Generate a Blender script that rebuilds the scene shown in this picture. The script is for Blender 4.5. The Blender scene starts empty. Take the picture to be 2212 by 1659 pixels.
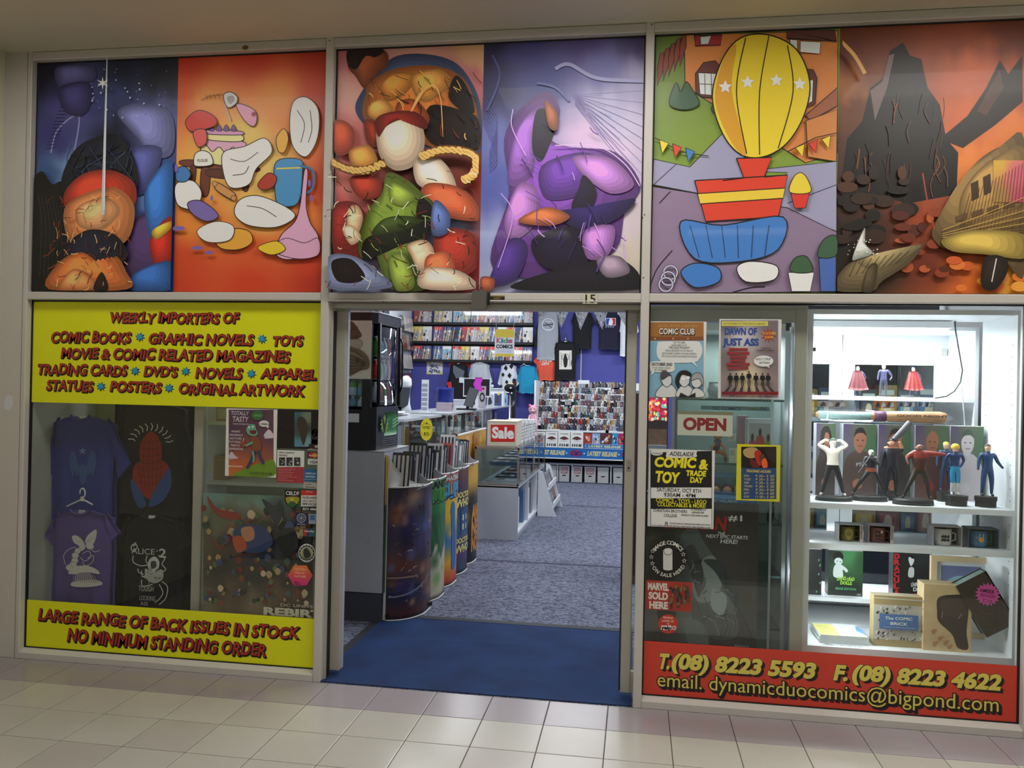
import bpy, math, random
from mathutils import Vector, Matrix
from math import sin, cos, pi, radians
random.seed(11)
sc = bpy.context.scene
COL = sc.collection

# ---------------------------------------------------------------- camera
CX, CY, CZ = 1.7436, -4.1697, 1.6195
FPX = 1743.41
YAW, PITCH, ROLL = -0.153, 0.0037, 0.0206
_f = Vector((sin(YAW)*cos(PITCH), cos(YAW)*cos(PITCH), sin(PITCH)))
_r0 = Vector((cos(YAW), -sin(YAW), 0)); _u0 = _r0.cross(_f)
_r = _r0*cos(ROLL) + _u0*sin(ROLL); _u = _u0*cos(ROLL) - _r0*sin(ROLL)
cd = bpy.data.cameras.new('camera'); cam = bpy.data.objects.new('camera', cd); COL.objects.link(cam)
cam.matrix_world = Matrix(((_r.x, _u.x, -_f.x, CX), (_r.y, _u.y, -_f.y, CY), (_r.z, _u.z, -_f.z, CZ), (0, 0, 0, 1)))
cd.sensor_width = 36.0; cd.lens = FPX*36.0/2212.0; cd.clip_start = 0.05; cd.clip_end = 60
sc.camera = cam
CAMV = Vector((CX, CY, CZ))

def P(u, v, ax, val):
    """the point of the plane ax = val (metres) that stands at this place of the photograph"""
    d = _r*((u-1106.0)/FPX) - _u*((v-829.5)/FPX) + _f
    i = 'xyz'.index(ax); t = (val-CAMV[i])/d[i]
    return CAMV + d*t

# ---------------------------------------------------------------- world, lights, exposure
sc.view_settings.view_transform = 'Standard'; sc.view_settings.look = 'None'
sc.view_settings.exposure = 0.0; sc.view_settings.gamma = 1.0; sc.view_settings.use_curve_mapping = False
sc.cycles.transparent_max_bounces = 16
sc.cycles.max_bounces = 8
sc.cycles.sample_clamp_indirect = 6.0
sc.cycles.caustics_reflective = False; sc.cycles.caustics_refractive = False
w = bpy.data.worlds.new('world'); sc.world = w; w.use_nodes = True
w.node_tree.nodes['Background'].inputs[0].default_value = (1.0, 0.97, 0.90, 1)
w.node_tree.nodes['Background'].inputs[1].default_value = 0.22

def area(name, loc, target, sx, sy, power, col, spread=180):
    l = bpy.data.lights.new(name, 'AREA'); l.shape = 'RECTANGLE'; l.size = sx; l.size_y = sy
    l.energy = power; l.color = col; l.spread = radians(spread)
    o = bpy.data.objects.new(name, l); COL.objects.link(o); o.location = loc
    o.rotation_euler = (Vector(target)-Vector(loc)).to_track_quat('-Z', 'Y').to_euler()
    return o
WARM = (1.0, 0.97, 0.92); COOL = (0.93, 0.965, 1.0)
TROFF = [(-0.9, -0.98), (1.4, -0.98), (3.6, -0.98), (0.3, -5.6), (2.9, -5.6)]
TPOW = [15, 30, 30, 50, 50]
for i, (x, y) in enumerate(TROFF):
    area('mall_troffer_light', (x, y, 3.535), (x, y, 0), 1.15, 0.5, TPOW[i], WARM)
for (x, y) in [(-1.2, 2.2), (0.9, 2.2), (2.9, 2.6), (-1.2, 5.2), (0.9, 5.2), (2.9, 5.6), (-1.2, 8.4), (0.9, 8.4), (2.9, 8.6)]:
    area('shop_tube_light', (x, y, 3.5), (x, y, 0), 1.2, 0.3, 42, COOL)

# ---------------------------------------------------------------- colours and materials
def lin(c):
    c = c/255.0
    return c/12.92 if c <= 0.04045 else ((c+0.055)/1.055)**2.4
def C(r, g=None, b=None, k=1.0):
    if isinstance(r, (tuple, list)): r, g, b = r[:3]
    return (min(lin(r)*k, .93), min(lin(g)*k, .93), min(lin(b)*k, .93), 1.0)
MATS = {}
def mat(key, col=(.5, .5, .5), rough=.5, metal=0, var=.06, scale=12.0, bump=0.0, bscale=80.0, coat=0, emit=None, es=0, spec=.5):
    if key in MATS: return MATS[key]
    m = bpy.data.materials.new(key); m.use_nodes = True; nt = m.node_tree; b = nt.nodes['Principled BSDF']
    col = tuple(col[:3])+(1,)
    b.inputs['Roughness'].default_value = rough; b.inputs['Metallic'].default_value = metal
    b.inputs['Specular IOR Level'].default_value = spec
    if coat: b.inputs['Coat Weight'].default_value = coat; b.inputs['Coat Roughness'].default_value = .05
    if emit: b.inputs['Emission Color'].default_value = tuple(emit[:3])+(1,); b.inputs['Emission Strength'].default_value = es
    tc = nt.nodes.new('ShaderNodeTexCoord')
    n = nt.nodes.new('ShaderNodeTexNoise'); n.inputs['Scale'].default_value = scale; n.inputs['Detail'].default_value = 3
    nt.links.new(tc.outputs['Object'], n.inputs['Vector'])
    mx = nt.nodes.new('ShaderNodeMix'); mx.data_type = 'RGBA'
    mx.inputs['A'].default_value = tuple(c*(1-var) for c in col[:3])+(1,); mx.inputs['B'].default_value = tuple(min(1, c*(1+var)) for c in col[:3])+(1,)
    nt.links.new(n.outputs['Fac'], mx.inputs['Factor']); nt.links.new(mx.outputs['Result'], b.inputs['Base Color'])
    if bump:
        n2 = nt.nodes.new('ShaderNodeTexNoise'); n2.inputs['Scale'].default_value = bscale; n2.inputs['Detail'].default_value = 2
        nt.links.new(tc.outputs['Object'], n2.inputs['Vector'])
        bp = nt.nodes.new('ShaderNodeBump'); bp.inputs['Strength'].default_value = bump; bp.inputs['Distance'].default_value = .004
        nt.links.new(n2.outputs['Fac'], bp.inputs['Height']); nt.links.new(bp.outputs['Normal'], b.inputs['Normal'])
    MATS[key] = m; return m
def pmat(key, rough, coat=0, bump=0):
    """printed surface: the colour comes from the print stored on the mesh"""
    if key in MATS: return MATS[key]
    m = bpy.data.materials.new(key); m.use_nodes = True; nt = m.node_tree; b = nt.nodes['Principled BSDF']
    a = nt.nodes.new('ShaderNodeAttribute'); a.attribute_name = 'Col'
    tc = nt.nodes.new('ShaderNodeTexCoord'); n = nt.nodes.new('ShaderNodeTexNoise'); n.inputs['Scale'].default_value = 260
    nt.links.new(tc.outputs['Object'], n.inputs['Vector'])
    mr = nt.nodes.new('ShaderNodeMapRange'); mr.inputs['To Min'].default_value = .93; mr.inputs['To Max'].default_value = 1.05
    nt.links.new(n.outputs['Fac'], mr.inputs['Value'])
    vm = nt.nodes.new('ShaderNodeVectorMath'); vm.operation = 'SCALE'
    nt.links.new(a.outputs['Color'], vm.inputs[0]); nt.links.new(mr.outputs['Result'], vm.inputs['Scale'])
    nt.links.new(vm.outputs['Vector'], b.inputs['Base Color']); b.inputs['Roughness'].default_value = rough
    if coat: b.inputs['Coat Weight'].default_value = coat; b.inputs['Coat Roughness'].default_value = .04
    if bump:
        bp = nt.nodes.new('ShaderNodeBump'); bp.inputs['Strength'].default_value = bump; bp.inputs['Distance'].default_value = .006
        n.inputs['Scale'].default_value = 14; nt.links.new(n.outputs['Fac'], bp.inputs['Height']); nt.links.new(bp.outputs['Normal'], b.inputs['Normal'])
    MATS[key] = m; return m
VINYL = pmat('printed_vinyl', .42, .04); PAPER = pmat('printed_paper', .45, .15); CLOTHP = pmat('cloth_print', .9)
FOIL = pmat('bagged_cover', .25, .5, .6); CARD = pmat('printed_card', .55)
def glassmat(key, tint=(1, 1, 1), refl=1.0, ior=1.5):
    m = bpy.data.materials.new(key); m.use_nodes = True; nt = m.node_tree; nt.nodes.clear()
    out = nt.nodes.new('ShaderNodeOutputMaterial'); mx = nt.nodes.new('ShaderNodeMixShader')
    t = nt.nodes.new('ShaderNodeBsdfTransparent'); t.inputs[0].default_value = tuple(tint)+(1,)
    g = nt.nodes.new('ShaderNodeBsdfGlossy'); g.inputs['Roughness'].default_value = .012
    lw = nt.nodes.new('ShaderNodeLayerWeight'); lw.inputs['Blend'].default_value = .5
    pw = nt.nodes.new('ShaderNodeMath'); pw.operation = 'POWER'; pw.inputs[1].default_value = 5; nt.links.new(lw.outputs['Facing'], pw.inputs[0])
    n = nt.nodes.new('ShaderNodeMath'); n.operation = 'MULTIPLY_ADD'; n.inputs[1].default_value = .9*refl; n.inputs[2].default_value = .035*refl
    nt.links.new(pw.outputs[0], n.inputs[0]); nt.links.new(n.outputs[0], mx.inputs[0])
    nt.links.new(t.outputs[0], mx.inputs[1]); nt.links.new(g.outputs[0], mx.inputs[2]); nt.links.new(mx.outputs[0], out.inputs[0])
    MATS[key] = m; return m
GLASS = glassmat('window_glass', (.96, .98, .97)); CASEGLASS = glassmat('showcase_glass', (.90, .95, .94)); CLEAR = glassmat('clear_plastic', (.93, .95, .96), 1.6)

FRAME = mat('painted_aluminium', C(198, 194, 188), .38, 0, .05, 3, .05, 40)
FRAMED = mat('door_aluminium', C(174, 170, 158), .42, 0, .08, 3, .05, 40)
DARKGAP = mat('black_gasket', C(18, 17, 16), .6)
CEIL = mat('painted_plaster', C(206, 200, 178), .85, 0, .04, 1.5, .1, 60)
WHITE = mat('white_laminate', C(222, 226, 230), .4, 0, .02)
WHITEB = mat('white_board', C(205, 210, 216), .6, 0, .04)
GREYW = mat('grey_partition', C(176, 178, 166), .7, 0, .04)
GREYL = mat('grey_laminate', C(168, 172, 182), .45, 0, .03)
PURPLE = mat('purple_paint', C(72, 74, 150), .75, 0, .04, 2)
BLACK = mat('black_plastic', C(16, 16, 18), .32, 0, .1)
BLACKM = mat('matt_black', C(14, 14, 17), .7, 0, .1)
DGREY = mat('dark_grey_plastic', C(58, 60, 66), .4)
STEEL = mat('brushed_steel', C(190, 188, 180), .3, .85, .08, 30)
BROWNM = mat('bronze_frame', C(120, 105, 92), .35, .6)
CARDB = mat('brown_cardboard', C(158, 130, 96), .8, 0, .08)
CARDG = mat('grey_cardboard', C(176, 176, 182), .75, 0, .03)
CARDW = mat('white_cardboard', C(222, 222, 218), .7, 0, .03)
WOOD = mat('pine_wood', C(190, 152, 100), .55, 0, .12, 6)

# ---------------------------------------------------------------- mesh building
class B:
    def __init__(s): s.v = []; s.f = []; s.c = []; s.M = None; s.col = None; s.sm = False
    def add(s, vs, fs, col=None):
        n = len(s.v)
        if s.M is not None: vs = [s.M @ Vector(q) for q in vs]
        s.v += [tuple(q) for q in vs]; s.f += [tuple(i+n for i in f) for f in fs]
        s.c += [tuple((col or s.col or (.5, .5, .5, 1)))]*len(vs)
        return s
    def box(s, x0, x1, y0, y1, z0, z1, col=None):
        vs = [(x, y, z) for x in (x0, x1) for y in (y0, y1) for z in (z0, z1)]
        return s.add(vs, [(0, 1, 3, 2), (4, 6, 7, 5), (0, 4, 5, 1), (2, 3, 7, 6), (0, 2, 6, 4), (1, 5, 7, 3)], col)
    def bbox(s, x0, x1, y0, y1, z0, z1, b=.004, col=None):
        """box with chamfered edges on the front"""
        b = min(b, (x1-x0)/3, (y1-y0)/3, (z1-z0)/3)
        pts = []
        for (i, (x, y)) in enumerate(((x0+b, y0), (x1-b, y0), (x1, y0+b), (x1, y1-b), (x1-b, y1), (x0+b, y1), (x0, y1-b), (x0, y0+b))): pts.append((x, y))
        return s.prism(pts, z0, z1, col)
    def prism(s, pts, a0, a1, col=None, ax='z'):
        n = len(pts)
        f = {'z': lambda p, a: (p[0], p[1], a), 'y': lambda p, a: (p[0], a, p[1]), 'x': lambda p, a: (a, p[0], p[1])}[ax]
        vs = [f(p, a0) for p in pts]+[f(p, a1) for p in pts]
        fs = [tuple(range(n-1, -1, -1)), tuple(range(n, 2*n))]+[(i, (i+1) % n, (i+1) % n+n, i+n) for i in range(n)]
        return s.add(vs, fs, col)
    def cyl(s, p0, p1, r0, r1=None, n=12, col=None):
        r1 = r0 if r1 is None else r1
        p0 = Vector(p0); p1 = Vector(p1); d = (p1-p0).normalized()
        a = d.orthogonal().normalized(); b = d.cross(a)
        vs = [p0+(a*cos(2*pi*i/n)+b*sin(2*pi*i/n))*r0 for i in range(n)]+[p1+(a*cos(2*pi*i/n)+b*sin(2*pi*i/n))*r1 for i in range(n)]
        return s.add(vs, [tuple(range(n-1, -1, -1)), tuple(range(n, 2*n))]+[(i, (i+1) % n, (i+1) % n+n, i+n) for i in range(n)], col)
    def lathe(s, prof, c, n=16, col=None, sx=1, sy=1):
        vs = []; fs = []
        for (r, z) in prof: vs += [(c[0]+r*sx*cos(2*pi*i/n), c[1]+r*sy*sin(2*pi*i/n), c[2]+z) for i in range(n)]
        for k in range(len(prof)-1): fs += [(k*n+i, k*n+(i+1) % n, (k+1)*n+(i+1) % n, (k+1)*n+i) for i in range(n)]
        fs += [tuple(range(n-1, -1, -1)), tuple((len(prof)-1)*n+i for i in range(n))]
        return s.add(vs, fs, col)
    def ball(s, c, rx, ry=None, rz=None, n=12, m=8, col=None):
        ry = ry or rx; rz = rz or rx
        prof = [(sin(pi*k/m), -cos(pi*k/m)) for k in range(m+1)]
        prof[0] = (.02, -1); prof[-1] = (.02, 1)
        vs = []; fs = []
        for (r, z) in prof: vs += [(c[0]+r*rx*cos(2*pi*i/n), c[1]+r*ry*sin(2*pi*i/n), c[2]+z*rz) for i in range(n)]
        for k in range(m): fs += [(k*n+i, k*n+(i+1) % n, (k+1)*n+(i+1) % n, (k+1)*n+i) for i in range(n)]
        return s.add(vs, fs, col)
    def tube(s, pts, r, n=8, col=None):
        pts = [Vector(p) for p in pts]; vs = []; fs = []
        up = None
        for i, p in enumerate(pts):
            d = (pts[min(i+1, len(pts)-1)]-pts[max(i-1, 0)]).normalized()
            a = d.orthogonal().normalized() if up is None else (up-d*up.dot(d)).normalized()
            up = a; b = d.cross(a); rr = r[i] if isinstance(r, (list, tuple)) else r
            vs += [p+(a*cos(2*pi*k/n)+b*sin(2*pi*k/n))*rr for k in range(n)]
        for i in range(len(pts)-1): fs += [(i*n+k, i*n+(k+1) % n, (i+1)*n+(k+1) % n, (i+1)*n+k) for k in range(n)]
        fs += [tuple(range(n-1, -1, -1)), tuple((len(pts)-1)*n+k for k in range(n))]
        return s.add(vs, fs, col)
    def sheet(s, fn, nu, nv, th=None, col=None):
        """a surface fn(a, b), a and b running 0..1, with a back face th behind it"""
        vs = [Vector(fn(i/nu, j/nv)) for j in range(nv+1) for i in range(nu+1)]
        W_ = nu+1; fs = [(j*W_+i, j*W_+i+1, (j+1)*W_+i+1, (j+1)*W_+i) for j in range(nv) for i in range(nu)]
        if th:
            t = Vector(th); n = len(vs); vs = vs+[q+t for q in vs]
            fs += [tuple(q+n for q in reversed(f)) for f in fs[:nu*nv]]
            rim = [i for i in range(W_)]+[(j+1)*W_-1 for j in range(1, nv+1)]+[nv*W_+i for i in range(nu-1, -1, -1)]+[j*W_ for j in range(nv-1, 0, -1)]
            fs += [(rim[k], rim[(k+1) % len(rim)], rim[(k+1) % len(rim)]+n, rim[k]+n) for k in range(len(rim))]
        return s.add(vs, fs, col)
    def build(s, name, m=None, parent=None, smooth=False):
        if parent is None:
            xs = [q[0] for q in s.v]; ys = [q[1] for q in s.v]; zs = [q[2] for q in s.v]
            o = Vector(((min(xs)+max(xs))/2, (min(ys)+max(ys))/2, min(zs)))
        else:
            o = Vector((0, 0, 0)); q = parent
            while q: o += q.location; q = q.parent
        me = bpy.data.meshes.new(name); me.from_pydata([tuple(Vector(q)-o) for q in s.v], [], s.f); me.update()
        ca = me.color_attributes.new('Col', 'FLOAT_COLOR', 'POINT')
        ca.data.foreach_set('color', [x for c in s.c for x in c])
        if smooth: me.polygons.foreach_set('use_smooth', [True]*len(me.polygons))
        for mm in (m if isinstance(m, (list, tuple)) else [m]): me.materials.append(mm)
        ob = bpy.data.objects.new(name, me); COL.objects.link(ob)
        if parent is None: ob.location = o
        else: ob.parent = parent
        return ob

def tag(o, label=None, cat=None, group=None, kind=None):
    if label: o['label'] = label
    if cat: o['category'] = cat
    if group: o['group'] = group
    if kind: o['kind'] = kind
    return o
def E_(name, loc, label=None, cat=None, group=None, kind=None):
    o = bpy.data.objects.new(name, None); COL.objects.link(o); o.location = loc; o.empty_display_size = .05
    return tag(o, label, cat, group, kind)
def cp(src, loc, label=None, group=None):
    """a copy of a thing with copies of its parts and sub-parts"""
    def rec(o, par):
        c = o.copy(); COL.objects.link(c); c.parent = par
        for k in KIDS.get(o.name, []): rec(k, c)
        return c
    r = rec(src, None); r.location = loc
    if label: r['label'] = label
    if group: r['group'] = group
    return r
KIDS = {}
def reg(o):
    KIDS[o.name] = [c for c in bpy.data.objects if c.parent == o]
    for c in KIDS[o.name]: KIDS[c.name] = [d for d in bpy.data.objects if d.parent == c]
    return o
def st(name, b, m, parent=None, smooth=False):
    o = b.build(name, m, parent, smooth)
    if parent is None: o['kind'] = 'structure'
    return o

# ---------------------------------------------------------------- lettering
GLY = {}; ADV = {}
def make_glyphs():
    chars = [chr(c) for c in range(33, 127)]; lst = []
    def tx(body, off):
        cu = bpy.data.curves.new('g', 'FONT'); cu.body = body; cu.offset = off; cu.resolution_u = 3; cu.fill_mode = 'FRONT'
        o = bpy.data.objects.new('g', cu); COL.objects.link(o); return o
    for s_, off in (('r', 0), ('b', .018), ('x', .05), ('o', .068)):
        for ch in chars: lst.append((s_, ch, tx(ch, off)))
    for ch in chars+[' ']: lst.append(('adv', ch, tx('H'+ch+'H', 0)))
    lst.append(('adv', '', tx('HH', 0)))
    bpy.context.view_layer.update()
    dg = bpy.context.evaluated_depsgraph_get()
    for s_, ch, o in lst:
        me = bpy.data.meshes.new_from_object(o.evaluated_get(dg))
        vs = [(q.co.x, q.co.y) for q in me.vertices]
        if s_ == 'adv': ADV[ch] = max(q[0] for q in vs)-min(q[0] for q in vs)
        else: GLY[(s_, ch)] = (vs, [tuple(p.vertices) for p in me.polygons])
        bpy.data.meshes.remove(me)
    h = ADV['']
    for ch in list(ADV): ADV[ch] -= h
    for s_, ch, o in lst:
        cu = o.data; bpy.data.objects.remove(o); bpy.data.curves.remove(cu)
make_glyphs()
CAPH = max(q[1] for q in GLY[('r', 'H')][0])

def spline(pts, n=6, closed=True):
    out = []; N = len(pts)
    for i in range(N if closed else N-1):
        g = lambda k: pts[k % N] if closed else pts[max(0, min(N-1, k))]
        p0, p1, p2, p3 = g(i-1), g(i), g(i+1), g(i+2)
        for k in range(n):
            t = k/n
            out.append(tuple(.5*((2*p1[j])+(-p0[j]+p2[j])*t+(2*p0[j]-5*p1[j]+4*p2[j]-p3[j])*t*t+(-p0[j]+3*p1[j]-3*p2[j]+p3[j])*t**3) for j in (0, 1)))
    if not closed: out.append(tuple(pts[-1]))
    return out

class Art(B):
    """flat print on a real sheet. px: points are given by their place in the photograph on the plane y = Y; else in metres along R, U from O"""
    def __init__(s, Y=None, O=None, R=(1, 0, 0), U=(0, 0, 1), N=(0, -1, 0), gain=1.0, step=.00025):
        super().__init__(); s.Y = Y; s.O = Vector(O) if O else None; s.R = Vector(R); s.U = Vector(U); s.N = Vector(N); s.g = gain; s.step = step; s.k = 0
    def w(s, u, v):
        if s.Y is not None: return P(u, v, 'y', s.Y)
        return s.O+s.R*u+s.U*v
    def cc(s, col): return C(*col[:3], k=s.g)
    def put(s, pts, faces, col, world=False, cols=None):
        s.k += 1; d = s.N*(s.step*s.k)
        vs = [(Vector(p) if world else s.w(*p))+d for p in pts]
        n = len(s.v); s.v += [tuple(q) for q in vs]; s.f += [tuple(i+n for i in f) for f in faces]
        s.c += cols if cols else [s.cc(col)]*len(vs)
    def poly(s, pts, col): s.put(pts, [tuple(range(len(pts)))], col)
    shade = 0
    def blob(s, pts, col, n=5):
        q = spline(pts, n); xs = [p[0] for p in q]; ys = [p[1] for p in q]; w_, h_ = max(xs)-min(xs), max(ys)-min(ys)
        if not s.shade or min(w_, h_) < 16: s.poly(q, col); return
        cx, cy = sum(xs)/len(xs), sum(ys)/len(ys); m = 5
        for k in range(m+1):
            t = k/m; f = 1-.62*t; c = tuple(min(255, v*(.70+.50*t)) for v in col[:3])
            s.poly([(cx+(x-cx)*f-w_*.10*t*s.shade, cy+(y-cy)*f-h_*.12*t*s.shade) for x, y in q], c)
    def rect(s, a, b, c, d, col): s.poly([(a, b), (c, b), (c, d), (a, d)], col)
    def ell(s, cx, cy, rx, ry, col, n=28, rot=0):
        s.poly([(cx+rx*cos(t)*cos(rot)-ry*sin(t)*sin(rot), cy+rx*cos(t)*sin(rot)+ry*sin(t)*cos(rot)) for t in [2*pi*i/n for i in range(n)]], col)
    def ring(s, cx, cy, r0, r1, col, n=32):
        o = [(cx+r1*cos(2*pi*i/n), cy+r1*sin(2*pi*i/n)) for i in range(n)]; q = [(cx+r0*cos(2*pi*i/n), cy+r0*sin(2*pi*i/n)) for i in range(n)]
        s.put(o+q, [(i, (i+1) % n, (i+1) % n+n, i+n) for i in range(n)], col)
    def line(s, pts, w, col, closed=False):
        if closed: pts = list(pts)+[pts[0]]
        a = []; b = []; N = len(pts)
        for i, p in enumerate(pts):
            q0 = pts[max(i-1, 0)]; q1 = pts[min(i+1, N-1)]; dx, dy = q1[0]-q0[0], q1[1]-q0[1]; L = math.hypot(dx, dy) or 1
            ww = w[i] if isinstance(w, (list, tuple)) else w
            a.append((p[0]-dy/L*ww/2, p[1]+dx/L*ww/2)); b.append((p[0]+dy/L*ww/2, p[1]-dx/L*ww/2))
        s.put(a+b, [(i, i+1, i+1+N, i+N) for i in range(N-1)], col)
    def curve(s, pts, w, col, n=6): s.line(spline(pts, n, False), w, col)
    def star(s, cx, cy, r, r2, n, col, rot=-pi/2, jit=0):
        s.poly([(cx+(r if i % 2 == 0 else r2)*(1+random.uniform(-jit, jit))*cos(rot+pi*i/n), cy+(r if i % 2 == 0 else r2)*sin(rot+pi*i/n)) for i in range(2*n)], col)
    def grad(s, x0, y0, x1, y1, ctrl, nx=24, ny=30, pw=2.6, warp=0, corners=None):
        """smooth colour field through control colours"""
        pts = []; cols = []
        for j in range(ny+1):
            for i in range(nx+1):
                u = x0+(x1-x0)*i/nx; v = y0+(y1-y0)*j/ny
                if corners:
                    a, b = i/nx, j/ny; q = [Vector(c_) for c_ in corners]
                    p = (q[0]*(1-a)+q[1]*a)*(1-b)+(q[3]*(1-a)+q[2]*a)*b; pts.append(tuple(p)); u, v = p[0], p[1]
                else: pts.append((u, v))
                uu = u+warp*sin(v*.11+1)*6; vv = v+warp*sin(u*.13)*6
                W_ = 0; r = g = b_ = 0
                for (a, b, c) in ctrl:
                    d = (((a-uu)**2+(b-vv)**2)+1e-6)**(-pw/2); W_ += d; r += c[0]*d; g += c[1]*d; b_ += c[2]*d
                cols.append(s.cc((r/W_, g/W_, b_/W_)))
        fs = [(j*(nx+1)+i, j*(nx+1)+i+1, (j+1)*(nx+1)+i+1, (j+1)*(nx+1)+i) for j in range(ny) for i in range(nx)]
        s.put(pts, fs, None, cols=cols)
    def text(s, t, a, b, h, col, st='b', shear=0, shadow=None, sdx=.07, sdy=-.07, jit=0, arc=None):
        """baseline from a to b (same units as the sheet), cap height h. Lies straight along the sheet."""
        cur = 0; gl = []
        for ch in t:
            if ch != ' ': gl.append((ch, cur))
            cur += ADV.get(ch, .5)
        if not gl: return
        if s.Y is not None:
            A = P(a[0], a[1], 'y', s.Y); Bp = P(b[0], b[1], 'y', s.Y)
            if abs(a[1]-b[1]) < 60: zz = (A.z+Bp.z)/2; A.z = Bp.z = zz
            Hh = (P(a[0], a[1]-h, 'y', s.Y)-P(a[0], a[1], 'y', s.Y)).length; ex = (Bp-A)
        else:
            A = s.w(*a); Bp = s.w(*b); Hh = h; ex = Bp-A
        L = ex.length; ex.normalize(); ey = s.N.cross(ex)*-1
        if ey.dot(s.U) < 0: ey = -ey
        lo = min(min(q[0] for q in GLY[('r', c)][0])+x for c, x in gl); hi = max(max(q[0] for q in GLY[('r', c)][0])+x for c, x in gl)
        kx = L/(hi-lo); ky = Hh/CAPH
        def lay(style, dx, dy, colr):
            vs = []; fs = []
            rnd = random.Random(len(t)*7+3)
            for c, x in gl:
                gv, gf = GLY[(style, c)]; jy = rnd.uniform(-jit, jit); n = len(vs); sc_ = 1+rnd.uniform(-jit, jit)
                for (p, q) in gv:
                    q2 = q*sc_+jy; X = (p+x-lo)*kx+shear*q2*ky+dx*Hh; Yy = q2*ky+dy*Hh
                    vs.append(A+ex*X+ey*Yy)
                fs += [tuple(i+n for i in f) for f in gf]
            s.put(vs, fs, colr, world=True)
        if shadow: lay('o' if st == 'x' else 'x', 0, 0, shadow); lay('x', sdx*.8, sdy*.8, shadow); lay('x', sdx*1.6, sdy*1.6, shadow)
        lay(st, 0, 0, col)
    def arctext(s, t, cx, cy, r, a0, a1, h, col, inside=False):
        """letters on a circle, angles in degrees in the sheet's own axes"""
        tot = sum(ADV.get(c, .5) for c in t); cur = 0; k = h/CAPH
        up = -1 if s.Y is not None else 1
        vs = []; fs = []
        for ch in t:
            ad = ADV.get(ch, .5); an = radians(a0+(a1-a0)*(cur+ad/2)/tot); cur += ad
            if ch == ' ': continue
            gv, gf = GLY[('b', ch)]; n = len(vs)
            rad = Vector((cos(an), sin(an))); tan = Vector((sin(an), -cos(an)))
            if inside: rad = -rad; tan = -tan
            for (p, q) in gv:
                base = (cx+cos(an)*r, cy+up*sin(an)*r)
                X = (p-ad/2)*k; Yq = (q)*k
                vs.append((base[0]+tan.x*X+rad.x*Yq, base[1]+up*(tan.y*X+rad.y*Yq)))
            fs += [tuple(i+n for i in f) for f in gf]
        s.put(vs, fs, col)

def pxrect(a, b, c, d, Y):
    """world x0, x1, z0, z1 of an upright sheet seen between two corners of the photograph"""
    p = P(a, b, 'y', Y); q = P(c, d, 'y', Y); return p.x, q.x, q.z, p.z
def board(name, label, cat, a, b, c, d, Y, th=.002, m=None, col=(235, 235, 232), group=None, gain=1.0, part='print'):
    """an upright sheet or board; returns the thing and an Art to draw on its face"""
    x0, x1, z0, z1 = pxrect(a, b, c, d, Y)
    bb = B(); bb.col = C(col, k=gain); bb.box(x0, x1, Y, Y+th, z0, z1)
    o = bb.build(name, m or PAPER); tag(o, label, cat, group)
    ar = Art(Y=Y, gain=gain); ar.x = (x0, x1, z0, z1)
    return o, ar

# ================================================================ SETTING
def pr(p):
    d = Vector(p)-CAMV; c = d.dot(_f)
    return (1106+FPX*d.dot(_r)/c, 829.5-FPX*d.dot(_u)/c)
XA, XB, XC, XD, XE, XF, XG = -1.7686, -1.7402, .0393, .0836, 1.7567, 1.8006, 3.5893
ZC, ZT, ZM, ZN, ZS = 3.4975, 3.4485, 2.1115, 2.0675, .0519
XL, XR = -1.913, 5.2
GY = .046   # front of the glass
# --- mall floor with single tiles
fl = B(); fl.box(XL-.2, XR, -7, 0.0, -.05, -.004)
GROUT = mat('grout', C(62, 54, 46), .9)
floor = st('floor', fl, GROUT)
def tilemat(key, c):
    m = mat(key, c, .22, 0, .05, 5, .02, 30, spec=.5); return m
TB = tilemat('beige_tile', C(184, 180, 170)); TMV = tilemat('mauve_tile', C(156, 147, 151)); TGB = tilemat('pinkish_tile', C(178, 172, 163))
tile_mesh = {}
def tile(x0, x1, y0, y1, m):
    key = (round(x1-x0, 3), round(y1-y0, 3), m.name)
    if key not in tile_mesh:
        b = B(); h = .0018; a, c = (x1-x0)/2-h, (y1-y0)/2-h
        q = .003
        vs = [(-a, -c, -.004), (a, -c, -.004), (a, c, -.004), (-a, c, -.004), (-a, -c, -.001), (a, -c, -.001), (a, c, -.001), (-a, c, -.001), (-a+q, -c+q, 0), (a-q, -c+q, 0), (a-q, c-q, 0), (-a+q, c-q, 0)]
        fs = [(8, 9, 10, 11)]+[(i, (i+1) % 4, (i+1) % 4+4, i+4) for i in range(4)]+[(i+4, (i+1) % 4+4, (i+1) % 4+8, i+8) for i in range(4)]
        b.add(vs, fs); me = bpy.data.meshes.new('tile'); me.from_pydata(b.v, [], b.f); me.materials.append(m); tile_mesh[key] = me
    o = bpy.data.objects.new('tile', tile_mesh[key]); COL.objects.link(o); o.parent = floor
    o.location = Vector(((x0+x1)/2, (y0+y1)/2, 0))-floor.location
ys = [0, -.3034]+[-.3034-.2998*k for k in range(1, 9)]
for r in range(9):
    for k in range(-7, 16):
        x0 = .1335+.3*k; x1 = x0+.3
        if x0 < XL and x1 < XL+.02: continue
        x0 = max(x0, XL)
        m = TMV if (r == 0 or k <= -7) else (TGB if (k+r) % 5 == 0 else TB)
        tile(x0, x1, ys[r+1], ys[r], m)
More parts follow.
